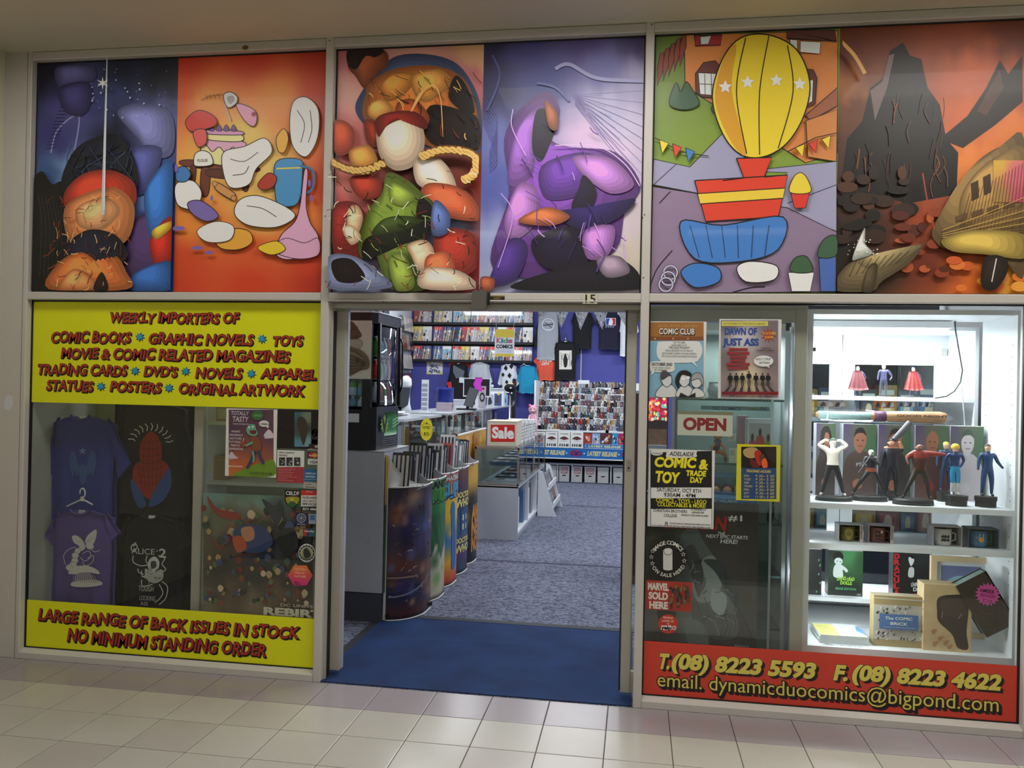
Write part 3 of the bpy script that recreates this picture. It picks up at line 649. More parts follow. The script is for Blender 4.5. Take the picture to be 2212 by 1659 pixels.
# 4: violet haze
o, a = film('window_poster', 'violet and blue poster of swirling purple haze, above right half of door', xm2, XE-.008, UZ0, UZ1, (110, 100, 180), group='posters in the upper windows')
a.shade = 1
a.grad(0, 0, 1, 1, [(1050, 110, (34, 32, 66)), (1130, 110, (60, 58, 120)), (1250, 95, (76, 66, 128)), (1385, 90, (58, 50, 100)), (1060, 200, (40, 42, 86)), (1180, 180, (60, 64, 130)), (1300, 150, (104, 104, 164)), (1380, 170, (150, 146, 184)), (1060, 300, (104, 112, 176)), (1300, 240, (170, 168, 204)), (1360, 280, (190, 180, 210)), (1270, 290, (206, 176, 214)), (1060, 400, (84, 92, 166)), (1330, 330, (214, 190, 220)), (1380, 360, (196, 180, 210)), (1060, 540, (150, 160, 206)), (1100, 580, (196, 196, 220)), (1370, 560, (206, 196, 180)), (1360, 470, (204, 190, 200)), (1340, 615, (190, 180, 200)), (1130, 615, (150, 150, 196))], 26, 36, 3, 1, a.cor)
for i in range(9): a.line([(1238, 206), (1392, 196+i*26)], 1.1, (110, 100, 158)); a.line([(1242, 210+i*2), (1300+i*10, 206+i*24)], .9, (120, 108, 166))
for i in range(8): a.curve([(1045, 210+i*8), (1075, 260+i*12), (1058, 330+i*6)], 1.1, (80, 82, 150))
a.curve([(1064, 120), (1080, 160), (1070, 200), (1052, 240)], 5, (70, 72, 126)); a.curve([(1200, 150), (1230, 140), (1290, 170), (1390, 176)], 8, (150, 150, 196)); a.curve([(1160, 180), (1200, 190), (1230, 220)], 6, (86, 88, 152))
V1, V2, V3, NV = (118, 66, 160), (74, 48, 128), (178, 120, 200), (24, 16, 42)
for pts, c in [([(1060, 560), (1100, 420), (1090, 300), (1130, 230), (1180, 200), (1210, 240), (1190, 300), (1240, 320), (1330, 330), (1384, 400), (1350, 460), (1330, 540), (1240, 590), (1120, 600)], V1),
 ([(1100, 400), (1110, 300), (1150, 240), (1186, 240), (1160, 300), (1150, 380)], (150, 96, 190)), ([(1160, 240), (1200, 250), (1196, 290), (1170, 350), (1150, 320)], NV), ([(1170, 360), (1260, 330), (1300, 360), (1260, 420), (1180, 430)], (96, 52, 150)), ([(1090, 480), (1120, 400), (1160, 410), (1160, 480), (1110, 520)], V3), ([(1240, 340), (1320, 344), (1370, 400), (1320, 420), (1260, 380)], V3),
 ([(1262, 380), (1290, 420), (1262, 470), (1235, 450), (1250, 410)], NV), ([(1200, 460), (1290, 450), (1372, 430), (1340, 470), (1262, 500)], (40, 26, 84)), ([(1150, 520), (1230, 490), (1266, 520), (1262, 580), (1180, 580)], NV), ([(1262, 500), (1326, 490), (1316, 550), (1270, 560)], V3), ([(1060, 600), (1100, 520), (1140, 530), (1120, 600), (1070, 620)], V2)]: a.blob(pts, c)
a.blob([(1150, 600), (1320, 560), (1384, 596), (1384, 627), (1120, 627)], (22, 16, 26)); a.blob([(1290, 560), (1340, 556), (1360, 590), (1310, 600)], (150, 130, 150))
a.blob([(1120, 480), (1180, 450), (1232, 470), (1190, 490)], (190, 104, 62)); a.blob([(1042, 600), (1070, 604), (1066, 627), (1042, 627)], (176, 92, 60)); a.blob([(1178, 220), (1206, 250), (1204, 284), (1186, 276)], (150, 82, 52))
a.curve([(1110, 240), (1108, 280), (1138, 340)], 2, (206, 160, 224)); a.curve([(1200, 318), (1290, 320), (1348, 356), (1382, 405)], 2, (216, 180, 230)); a.curve([(1084, 420), (1110, 470), (1078, 580)], 2, (190, 150, 216))
streaks(a, 34, 1120, 260, 1350, 560, [(196, 150, 220), (52, 34, 100), (90, 60, 150)], (16, 50), (1, 3), (.4, 2.2))
fin(o, a)

# 5: cartoon street
o, a = film('window_poster', 'bright cartoon poster of a street with a house, tumbling yellow, red and blue shapes', XF+.006, xm3, UZ0, UZ1, (140, 150, 70), group='posters in the upper windows')
a.grad(0, 0, 1, 1, [(1430, 100, (96, 122, 50)), (1430, 300, (120, 146, 56)), (1560, 330, (128, 152, 58)), (1800, 330, (120, 146, 56))], 2, 2, 3, 0, a.cor)
def ol(pts, c, w=2.2, n=5): q = spline(pts, n); a.poly(q, c); a.line(q, w, (20, 14, 16), True)
def op(pts, c, w=2.0): a.poly(pts, c); a.line(pts, w, (20, 14, 16), True)
op([(1478, 70), (1810, 66), (1809, 330), (1740, 352), (1500, 200), (1480, 190)], (206, 128, 66)); 
for i in range(5): op([(1420+i*12, 150-i*12), (1426+i*12, 116-i*10), (1434+i*12, 112-i*10), (1434+i*12, 146-i*11), (1420+i*12, 186-i*10)], (134, 62, 44), 1.6)
op([(1500, 78), (1560, 76), (1556, 98), (1502, 100)], (150, 40, 44)); op([(1512, 80), (1536, 78), (1530, 96), (1514, 97)], (214, 220, 224), 1.4)
op([(1502, 160), (1520, 136), (1545, 132), (1560, 150), (1562, 215), (1516, 210), (1503, 200)], (96, 46, 44)); op([(1508, 158), (1550, 160), (1552, 208), (1512, 204)], (214, 220, 228), 1.4)
for x in (1522, 1536): a.line([(x, 160), (x+1, 206)], 1.4, (70, 60, 60))
a.line([(1508, 182), (1552, 184)], 1.4, (70, 60, 60))
op([(1700, 84), (1806, 90), (1806, 92), (1802, 66), (1700, 66)], (92, 50, 48)); op([(1706, 86), (1722, 88), (1722, 112), (1706, 112)], (214, 220, 228), 1.4); op([(1728, 90), (1772, 92), (1770, 118), (1728, 114)], (214, 220, 228), 1.4)
op([(1730, 150), (1756, 152), (1764, 170), (1760, 226), (1738, 236)], (96, 46, 44)); op([(1740, 176), (1756, 174), (1754, 220), (1742, 226)], (214, 220, 228), 1.4)
op([(1740, 250), (1809, 190), (1808, 230), (1750, 262)], (150, 88, 62)); op([(1740, 262), (1808, 238), (1806, 350), (1744, 340)], (196, 124, 66))
ol([(1446, 226), (1460, 180), (1470, 200), (1482, 178), (1496, 196), (1510, 226), (1480, 238)], (58, 90, 66)); ol([(1536, 236), (1548, 220), (1566, 228), (1566, 246), (1546, 248)], (58, 90, 60), 1.8)
op([(1412, 345), (1490, 362), (1560, 290), (1580, 280), (1620, 370), (1806, 350), (1806, 500), (1700, 460), (1620, 440), (1410, 400)], (150, 148, 178), 1.6); op([(1410, 404), (1700, 450), (1806, 502), (1805, 631), (1402, 634)], (134, 114, 142), 1.8)
op([(1630, 372), (1700, 374), (1680, 394), (1626, 384)], (120, 146, 56), 1.4); a.line([(1620, 420), (1660, 392)], 1.2, (60, 50, 70)); a.line([(1700, 440), (1806, 400)], 1.2, (60, 50, 70)); a.line([(1412, 400), (1460, 356)], 1.2, (60, 50, 70))
for q in ([(1424, 440), (1448, 415)], [(1404, 620), (1420, 580), (1452, 542)], [(1582, 632), (1620, 622), (1652, 620)]): a.curve(q, 2, (24, 18, 22), 5)
Y1, Y2 = (232, 196, 50), (206, 150, 44)
# hot-air balloon: striped yellow envelope, red skirt, blue basket; bunting and toy pots around
ol([(1560, 130), (1600, 84), (1660, 78), (1720, 110), (1748, 180), (1736, 250), (1700, 310), (1650, 340), (1600, 336), (1560, 290), (1538, 210)], Y1, 2.8)
a.blob([(1562, 132), (1590, 100), (1580, 200), (1612, 332), (1580, 310), (1544, 220)], Y2); a.curve([(1660, 80), (1640, 200), (1640, 336)], 2.2, (20, 14, 16)); a.curve([(1700, 100), (1712, 200), (1680, 322)], 2.2, (20, 14, 16)); a.curve([(1610, 84), (1590, 200), (1612, 334)], 2.2, (20, 14, 16))
for (x, y) in ((1566, 190), (1614, 180), (1676, 176), (1726, 184)): a.star(x, y, 15, 7, 5, (228, 226, 228))
op([(1590, 344), (1666, 342), (1650, 384), (1606, 386)], (208, 62, 40), 2.6); op([(1500, 392), (1700, 380), (1680, 470), (1524, 480)], (208, 62, 40), 2.6); op([(1506, 420), (1694, 408), (1690, 430), (1512, 442)], (226, 190, 60), 2)
ol([(1470, 480), (1560, 488), (1690, 470), (1680, 540), (1600, 566), (1500, 560)], (62, 118, 190), 2.6); a.line([(1606, 386), (1560, 392)], 2, (20, 14, 16)); a.line([(1650, 384), (1672, 382)], 2, (20, 14, 16))
for i in range(6): a.line([(1490+i*34, 488), (1510+i*28, 558)], 1.6, (28, 50, 90))
a.line([(1414, 300), (1470, 330), (1530, 340)], 2, (20, 14, 16)); [op([(1424+i*28, 304+i*9), (1444+i*28, 312+i*9), (1430+i*28, 334+i*9)], c, 1.6) for i, c in enumerate([Y1, (208, 62, 40), (62, 118, 190)])]
a.line([(1700, 330), (1760, 300), (1806, 290)], 2, (20, 14, 16)); [op([(1716+i*28, 322-i*9), (1736+i*28, 314-i*9), (1732+i*28, 342-i*9)], c, 1.6) for i, c in enumerate([Y1, (208, 62, 40), Y1])]
ol([(1470, 590), (1500, 570), (1550, 580), (1552, 610), (1500, 622)], (58, 116, 190)); ol([(1590, 580), (1620, 566), (1676, 576), (1670, 606), (1610, 610)], (228, 226, 230))
for i in range(3): a.ring(1448-i*5, 590+i*13, 12, 17, (24, 18, 24)); a.ring(1448-i*5, 590+i*13, 13, 16, (190, 186, 210))
op([(1706, 420), (1746, 420), (1738, 452), (1714, 452)], (206, 52, 40), 1.6); ol([(1704, 418), (1712, 386), (1728, 376), (1742, 390), (1748, 418)], (230, 196, 60), 1.6)
op([(1700, 590), (1756, 590), (1748, 631), (1708, 631)], (226, 224, 226), 1.6); ol([(1706, 588), (1714, 560), (1740, 556), (1752, 588)], (58, 90, 60), 1.6); op([(1766, 560), (1803, 556), (1803, 631), (1770, 631)], (70, 100, 170), 1.6); ol([(1764, 556), (1776, 520), (1803, 512), (1803, 554)], (58, 90, 66), 1.6)
fin(o, a)

# 6: orange storm sky
o, a = film('window_poster', 'orange storm-sky poster with black rocks and bronze hull, far right of top row', xm3, XG-.010, UZ0, UZ1, (150, 70, 30), group='posters in the upper windows')
a.shade = 1
a.grad(0, 0, 1, 1, [(1830, 110, (96, 46, 24)), (1900, 90, (110, 50, 26)), (2060, 90, (130, 58, 30)), (2190, 80, (100, 42, 22)), (1830, 180, (150, 90, 44)), (2090, 150, (180, 82, 40)), (2190, 180, (160, 72, 34)), (1860, 240, (100, 54, 30)), (2100, 260, (190, 90, 42)), (2180, 280, (200, 110, 50)), (1830, 330, (70, 44, 26)), (2100, 350, (210, 120, 54)), (1840, 420, (60, 34, 22)), (1900, 500, (70, 34, 22)), (1990, 480, (150, 66, 34)), (1880, 590, (60, 40, 24)), (2010, 560, (110, 44, 24)), (2100, 600, (196, 96, 36)), (2190, 590, (214, 150, 50)), (2060, 500, (120, 60, 34)), (1830, 520, (30, 24, 18))], 28, 36, 3, 2, a.cor)
a.poly([(1816, 400), (1830, 300), (1862, 262), (1880, 190), (1906, 170), (1922, 110), (1950, 92), (1966, 120), (1990, 128), (2004, 190), (2030, 226), (2044, 300), (2070, 330), (2066, 420), (1960, 440)], (20, 15, 13))
a.poly([(1880, 196), (1906, 176), (1920, 120), (1932, 116), (1916, 190), (1890, 260)], (112, 92, 92)); a.poly([(2030, 300), (2090, 250), (2130, 190), (2160, 130), (2178, 160), (2208, 120), (2209, 220), (2150, 270), (2080, 320)], (30, 21, 17)); a.poly([(2110, 240), (2160, 150), (2168, 190), (2130, 250)], (70, 44, 30))
for i in range(34):
    x = random.uniform(1840, 2050); y = random.uniform(200, 400); a.curve([(x, y), (x+random.uniform(-8, 8), y+20), (x+random.uniform(-12, 12), y+44)], random.uniform(1, 3), random.choice([(52, 38, 32), (84, 50, 36), (36, 28, 26), (120, 70, 44)]))
for i in range(26): 
    x, y = random.uniform(1815, 1960), random.uniform(360, 520); a.ell(x, y, random.uniform(10, 26), random.uniform(7, 16), random.choice([(34, 24, 18), (50, 32, 22), (76, 44, 28), (24, 20, 16)]), 14)
for i in range(20):
    x, y = random.uniform(1940, 2050), random.uniform(450, 620); a.ell(x, y, random.uniform(8, 22), random.uniform(6, 14), random.choice([(130, 56, 30), (100, 42, 24), (170, 82, 44), (78, 34, 22)]), 14)
for i in range(12):
    x, y = random.uniform(2050, 2205), random.uniform(560, 625); a.ell(x, y, random.uniform(10, 20), random.uniform(6, 12), random.choice([(206, 110, 44), (226, 150, 60), (190, 84, 36)]), 14)
# bronze hull
a.blob([(2010, 500), (2040, 440), (2075, 395), (2090, 370), (2120, 340), (2160, 318), (2208, 306), (2209, 590), (2160, 560), (2100, 545), (2040, 540), (2018, 525)], (120, 96, 56))
a.blob([(2070, 430), (2100, 380), (2150, 340), (2208, 325), (2208, 460), (2150, 510), (2100, 520), (2070, 480)], (150, 118, 66)); [a.poly([(2092+k*26, 400-k*14), (2108+k*26, 392-k*14), (2110+k*26, 430-k*12), (2094+k*26, 438-k*12)], (60, 44, 32)) for k in range(4)]; [a.poly([(2060+k*34, 470-k*9), (2084+k*34, 462-k*9), (2084+k*34, 474-k*9), (2060+k*34, 482-k*9)], (90, 66, 40)) for k in range(4)]; a.grad(2140, 350, 2205, 440, [(2150, 360, (190, 150, 60)), (2190, 380, (190, 90, 110)), (2200, 430, (170, 70, 90)), (2150, 430, (150, 118, 66))], 6, 6, 3)
for i in range(18): a.line([(2060+i*8, 530-i*2), (2090+i*7, 420-i*4)], 1.1, (84, 60, 36))
for i in range(9): a.curve([(2030, 500+i*4), (2110, 470+i*8), (2205, 430+i*14)], 1.2, random.choice([(70, 50, 32), (186, 150, 80)]))
a.blob([(2030, 520), (2100, 500), (2205, 510), (2208, 560), (2120, 552), (2050, 545)], (176, 150, 70))
a.blob([(1804, 600), (1850, 560), (1960, 536), (1988, 530), (1960, 570), (1900, 610), (1880, 630), (1804, 630)], (110, 94, 64)); a.blob([(1850, 565), (1985, 531), (1900, 584)], (150, 132, 92)); [a.line([(1830+i*14, 600-i*4), (1846+i*16, 566-i*3)], 1.2, (56, 46, 32)) for i in range(8)]; a.blob([(1870, 580), (1890, 575), (1880, 630), (1858, 630)], (78, 66, 46))
a.blob([(1836, 560), (1862, 496), (1864, 530), (1880, 550), (1850, 562)], (196, 200, 190)); dots(a, 24, 1826, 520, 1890, 560, [(220, 224, 216)], (.7, 1.8))
a.blob([(2118, 560), (2160, 560), (2166, 590), (2140, 628), (2110, 620)], (38, 28, 24)); a.line([(2142, 562), (2132, 612)], 2.5, (206, 200, 186))
a.curve([(1812, 100), (1840, 130), (1862, 168)], 8, (200, 150, 80)); a.curve([(1985, 380), (1995, 440), (2010, 500)], 3, (150, 60, 34))
fin(o, a)

# ================================================================ BANNERS
YEL = (202, 204, 10); RDT = (176, 52, 34); BLK = (24, 10, 10)
zb0 = (P(60, 868.8, 'y', GY).z+P(690, 884, 'y', GY).z)/2
bw = dict(col=(168, 48, 32), st='b', shear=.16, shadow=BLK, jit=.05)
o, a = film('window_banner', 'upper yellow banner listing comic books, toys, novels and original artwork', XB+.010, XC-.006, zb0, ZN-.009, YEL, 'banner', gain=1.35)
LN = [('WEEKLY IMPORTERS OF', (236.4, 695.4), (513, 698.6), 20), ('COMIC BOOKS', (110, 738), (280, 741), 21), ('GRAPHIC NOVELS', (320.5, 741.5), (545, 744.5), 21), ('TOYS', (588, 745), (652, 746), 20),
      ('MOVIE & COMIC RELATED MAGAZINES', (132, 774), (624, 780.5), 21), ('TRADING CARDS', (80, 808), (272, 811), 21), ("DVD'S", (311, 812.5), (381, 813), 20), ('NOVELS', (423, 815), (521, 816.5), 21), ('APPAREL', (563.5, 818), (681.6, 820), 21),
      ('STATUES', (100, 844), (199, 845), 21), ('POSTERS', (238, 846), (346, 848), 21), ('ORIGINAL ARTWORK', (385.6, 850), (655, 856), 21)]
for t, p0, p1, h in LN: le = Art(Y=GY-.0014, gain=1.2); le.text(t, p0, p1, h, **bw); le.build('lettering_line', VINYL, o)
for (u, v) in [(302, 727.5), (566, 732), (291.6, 801), (400.7, 802), (542.6, 807), (217.8, 834.4), (364.8, 838)]:
    le = Art(Y=GY-.0014, gain=1.2); le.star(u+1.5, v+1.5, 11, 5.5, 8, BLK, .2); le.star(u, v, 10.5, 5, 8, (30, 130, 170), .2); le.star(u, v, 8, 3, 4, (40, 150, 190), .5); le.build('star_bullet', VINYL, o)
zb1 = (P(55.7, 1294.7, 'y', GY).z+P(673.5, 1336.4, 'y', GY).z)/2
o, a = film('window_banner', 'lower yellow banner about back issues and standing orders', XB+.010, XC-.006, ZS+.006, zb1, YEL, 'banner', gain=1.35)
for t, p0, p1, h in (('LARGE RANGE OF BACK ISSUES IN STOCK', (83, 1338), (643, 1382), 23), ('NO MINIMUM STANDING ORDER', (145.5, 1385), (572.5, 1419), 25)): le = Art(Y=GY-.0014, gain=1.2); le.text(t, p0, p1, h, **bw); le.build('lettering_line', VINYL, o)
zb2 = (P(1391, 1386, 'y', GY).z+P(2197.5, 1436, 'y', GY).z)/2
o, a = film('window_banner', 'red banner with yellow telephone, fax and email lettering', XF+.006, XG-.010, ZS+.006, zb2, (186, 54, 36), 'banner')
YT = (206, 190, 84)
for t, p0, p1 in (('T.', (1421, 1442.6), (1444, 1444)), ('(08) 8223 5593', (1451, 1444.5), (1756, 1462.4)), ('F.', (1802, 1467.5), (1828, 1469)), ('(08) 8223 4622', (1841, 1470), (2158, 1487))): le = Art(Y=GY-.0014, gain=1.2); le.text(t, p0, p1, 30, YT, 'x', .2, BLK, .12, -.1); le.build('lettering_line', VINYL, o)
le = Art(Y=GY-.0014, gain=1.2); le.text('email. dynamicduocomics@bigpond.com', (1420, 1487), (2157, 1532), 30, YT, 'r', 0, BLK, .1, -.1)
le.build('lettering_line', VINYL, o)

# ================================================================ LEFT WINDOW
def cloth(key, c): return mat(key, c, .92, 0, .10, 14, .15, 220)
def shirt(name, label, L, R_, T, Hm, Y, m, slv=None, group=None, depth=.028, neck=.16, collar=None, tagc=None, art=None, long=False, sm=None, cat='t-shirt', th=.03, seed=1):
    """a hanging shirt: body between two photo columns L..R_, rows T..Hm at the distance Y; slv = photo columns and row of the cuffs"""
    x0, x1, z0, z1 = pxrect(L, T, R_, Hm, Y); w = x1-x0; cx = (x0+x1)/2
    root = E_(name, (cx, Y+.02, z0), label, cat, group)
    rnd = random.Random(seed); ph = [rnd.uniform(0, 6) for _ in range(4)]
    def body(a, b):
        s_ = 2*a-1; top = z1-.13*w*abs(s_)**1.4 - (neck*w*.45*max(0, 1-(s_/.28)**2) if abs(s_) < .28 else 0)
        z = top*(1-b)+z0*b; hw = w/2*(1-.05*max(0, .25-b)*4+.015*sin(b*5+ph[0]))
        y = Y+.0-depth*(1-max(0, abs(s_)-.5)/.5*max(0, abs(s_)-.5)/.5) + .007*b*sin(s_*9+ph[1])*min(1, abs(s_)*2+.2)+.004*sin(b*9+ph[2]+s_*3)*abs(s_)
        if b == 1: z += .006*sin(s_*6+ph[3])
        return (cx+s_*hw, y, z)
    B().sheet(body, 20, 16, (0, th+depth*.4, 0)).build('body', m, root, True)
    if slv:
        sl, sr, sv, sh = slv
        for sg, px_ in ((-1, sl), (1, sr)):
            if px_ is None: continue
            q = P(px_, sv, 'y', Y+.01); s0 = Vector((cx+sg*w*.40, Y-depth*.5, z1-.045*w)); s1 = Vector((cx+sg*w*.47, Y-.004, z1-.36*w))
            e0 = Vector((q.x, Y+.012, q.z+sh*w*.5)); e1 = Vector((q.x-sg*sh*w*.8, Y+.012, q.z-sh*w*.42))
            def slf(a, b, s0=s0, s1=s1, e0=e0, e1=e1):
                p = (s0*(1-a)+e0*a)*(1-b)+(s1*(1-a)+e1*a)*b
                return p+Vector((0, -.02*sin(pi*b)*(1-.4*a)+.003*sin(a*9+b*4), 0))
            B().sheet(slf, 8, 7, (0, th*.8, 0)).build('sleeve', sm or m, root, True)
    col_ = [(cx+w*.15*sin(t)*1.0, Y-depth-.004+.02*(1-cos(t))*0, z1-neck*w*.45*cos(t)**1 if cos(t) > 0 else z1+.004) for t in [-pi/2+pi*i/12 for i in range(13)]]
    B().tube(col_, .004+w*.008, 6).build('collar', collar or m, root, True)
    if tagc is not False:
        b = B(); b.box(cx-w*.055, cx+w*.055, Y-.004, Y-.001, z1-.125*w, z1-.015*w); 
        b.v = [(p[0], p[1]-depth*.2, p[2]) for p in b.v]; b.build('size_tag', mat('white_cloth_tag', C(214, 214, 214), .8), root)
    if art:
        ar = Art(Y=Y-depth-.0035, gain=1.0, step=.00008); art(ar); ar.build('chest_print', CLOTHP, root)
    return root
def hanger(u, v, ul, vl, ur, vr, Y, label, m=WHITE, hook=.028):
    t = P(u, v, 'y', Y); l = P(ul, vl, 'y', Y); r_ = P(ur, vr, 'y', Y); o = E_('clothes_hanger', t, label, 'hanger')
    hk = [(t.x+hook*cos(a)*.6, Y, t.z+.035+hook*sin(a)) for a in [pi*1.05-i*pi*1.3/9 for i in range(10)]]+[(t.x, Y, t.z+.008)]
    B().tube(hk, .004, 6).build('hook', m, o, True)
    B().tube([l, t, r_], .0045, 6).build('arms', m, o, True)
    B().box(t.x-.008, t.x+.008, Y-.006, Y+.006, t.z-.012, t.z+.014).build('size_clip', mat('cream_clip', C(214, 206, 170), .5), o)
    return o
GRB = mat('display_grey', C(172, 172, 160), .7)
sb = B(); sb.box(XB+.001, XB+.012, .057, .62, 0, 2.06); st('wall_left', sb, GRB)
wsx0 = P(441, 1000, 'y', .5).x
dk = E_('window_platform', ((XB+XC)/2, .4, 0), 'dark raised platform along the left display window', 'platform')
B().box(XB+.02, wsx0-.01, .18, .6, 0, .10).build('top_board', BLACKM, dk)
cur = B()
def curf(a, b):
    x = P(246, 1000, 'y', .52).x; x2 = P(418, 1000, 'y', .52).x
    return (x+(x2-x)*a, .52+.012*sin(a*40)+.004*sin(a*97), .10+1.86*b)
cur.sheet(curf, 60, 2, (0, .004, 0)); tag(cur.build('black_curtain', cloth('black_velvet', C(14, 14, 18)), None, True), 'black curtain hanging behind the two black shirts', 'curtain')
bk = B(); bk.box(XB+.012, P(250, 1000, 'y', .6).x, .62, .63, 0, 2.0); tag(bk.build('backing_panel', GRB), 'grey backing panel behind the blue and purple shirts', 'panel')

def wing(ar):
    c = (58, 84, 140)
    for i in range(11):
        t = -pi*.5+(i-5)*.27; 
        for sg in (-1, 1):
            q = [(179+sg*6, 1018), (179+sg*(14+i*.6), 1000-(i-5)*5), (179+sg*(30-abs(i-4)*1.5), 975+i*5.4)]
            ar.line(spline(q, 5, False), [1.2+3.2*min(1, k/6) for k in range(11)], c)
    ar.star(179, 974, 9, 4, 5, (96, 124, 170)); ar.blob([(172, 1008), (186, 1006), (188, 1030), (182, 1046), (174, 1040)], c)
NAVY = cloth('royal_blue_cotton', C(48, 56, 132)); PUR = cloth('purple_cotton', C(88, 74, 140)); BLKC = cloth('black_cotton', C(16, 16, 20))
shirt('tee_shirt', 'royal blue t-shirt with a pale winged star, above the purple t-shirt', 115, 243, 894, 1132, .215, NAVY, (96, 283, 1020, .26), 'shirts in the left window', art=wing, seed=3)
def spidey(ar):
    # plain red and blue burst with white rays, same place and size
    for i in range(11):
        t = -pi+.25+i*.27; ar.curve([(325+34*cos(t), 960+30*sin(t)), (326+41*cos(t+.06), 960+38*sin(t+.06)), (325+50*cos(t), 960+46*sin(t))], 1.5, (226, 226, 222), 3)
    ar.blob([(325, 932), (345, 950), (350, 985), (332, 1020), (306, 1000), (302, 962)], (150, 34, 24)); ar.blob([(296, 1000), (340, 990), (366, 1010), (362, 1045), (330, 1080), (300, 1060), (286, 1030)], (138, 34, 26))
    for i in range(6): ar.curve([(304+i*9, 950), (300+i*10, 1000), (308+i*7, 1060)], .8, (60, 16, 14), 4)
    for i in range(7): ar.curve([(296, 950+i*15), (325, 956+i*15), (352, 948+i*15)], .8, (60, 16, 14), 4)
    ar.blob([(284, 1034), (304, 1060), (316, 1090), (300, 1096), (286, 1066)], (40, 70, 128)); ar.blob([(366, 1010), (370, 1050), (350, 1084), (322, 1094), (330, 1066), (350, 1034)], (40, 72, 132))
shirt('tee_shirt', 'large black t-shirt with a red and blue burst under white rays, top right', 262, 398, 862, 1115, .27, BLKC, (240, 420, 1010, .26), 'shirts in the left window', art=spidey, seed=5)
def butterfly(ar):
    c = (206, 202, 200); g = (150, 140, 160)
    ar.blob([(182, 1172), (168, 1158), (156, 1158), (160, 1172), (176, 1180)], c); ar.blob([(184, 1172), (190, 1156), (208, 1144), (206, 1166), (196, 1180)], c); ar.blob([(183, 1176), (170, 1180), (176, 1190), (184, 1184)], c); ar.blob([(186, 1176), (200, 1176), (202, 1184), (190, 1186)], c)
    for q in ([(183, 1173), (172, 1164)], [(183, 1174), (164, 1168)], [(186, 1173), (196, 1158)], [(186, 1174), (203, 1160)]): ar.line(q, .8, g)
    for (x, y, r) in [(176, 1182, 5), (168, 1190, 7), (163, 1200, 8), (162, 1211, 8), (158, 1221, 9), (150, 1226, 8)]: ar.ell(x, y, r, r*.8, c, 14); ar.ring(x, y, r*.82, r*.95, g, 14)
    for q in ([(142, 1220), (138, 1200), (150, 1186), (164, 1182)], [(178, 1196), (192, 1190), (196, 1202), (184, 1212), (174, 1204)], [(190, 1206), (202, 1200), (200, 1214), (186, 1222), (178, 1214)], [(196, 1186), (206, 1192), (216, 1188)]): ar.curve(q, 1.3, c, 5)
    ar.blob([(148, 1236), (160, 1224), (190, 1222), (212, 1232), (214, 1240), (190, 1236), (170, 1240), (152, 1240)], c); ar.blob([(166, 1240), (196, 1238), (198, 1262), (164, 1262)], g); ar.blob([(160, 1256), (206, 1252), (222, 1262), (190, 1268), (156, 1266)], c)
    for i in range(24): ar.line([(160+i*2, 1242), (158+i*2.4, 1258)], .7, (90, 78, 110) if i % 2 else c)
shirt('tee_shirt', 'purple t-shirt printed with a white butterfly over a toadstool', 116, 238, 1096, 1330, .165, PUR, (96, 256, 1168, .22), 'shirts in the left window', art=butterfly, seed=8)
def alice(ar):
    c = (206, 206, 204)
    ar.text('ALICE', (284, 1196), (334, 1198), 12, c, 'r'); ar.ell(339, 1190, 1.5, 1.5, c, 8); ar.text('2', (344, 1204), (358, 1204), 18, c, 'b')
    for q in ([(288, 1180), (294, 1176), (296, 1184), (286, 1190), (284, 1180), (294, 1172)], [(288, 1200), (288, 1214), (304, 1222), (320, 1220)], [(318, 1200), (316, 1214), (330, 1222), (326, 1236)], [(342, 1200), (356, 1206), (350, 1218), (358, 1230), (346, 1238)], [(306, 1232), (308, 1244), (322, 1252)], [(336, 1206), (326, 1216), (330, 1232), (340, 1240)], [(306, 1252), (308, 1266), (330, 1262)], [(350, 1256), (362, 1268), (358, 1292), (344, 1306)], [(344, 1262), (352, 1280), (344, 1294), (334, 1302)], [(310, 1240), (300, 1236), (298, 1228)]): ar.curve(q, 2.0, c, 6)
    ar.blob([(322, 1210), (334, 1202), (344, 1212), (342, 1228), (330, 1236), (320, 1226)], c); ar.blob([(314, 1228), (330, 1236), (350, 1230), (352, 1250), (334, 1260), (316, 1250)], (176, 176, 174)); ar.blob([(326, 1214), (336, 1212), (338, 1224), (328, 1228)], (60, 60, 64))
    streaks(ar, 16, 316, 1214, 350, 1254, [(40, 40, 44), c], (5, 14), (.8, 1.4))
    ar.text('TOUGH', (300, 1276), (332, 1278), 11, c, 'r'); ar.text('LOOKING', (302, 1296), (336, 1298), 10, c, 'r'); ar.text('ASS', (304, 1307), (320, 1308), 8, c, 'r')
shirt('tee_shirt', 'black t-shirt with a white curling figure and lettering, bottom right of the shirts', 268, 388, 1108, 1330, .215, BLKC, (246, 408, 1190, .24), 'shirts in the left window', art=alice, seed=12)
hanger(178, 1078, 144, 1094, 200, 1090, .125, 'white plastic hanger above the purple t-shirt')
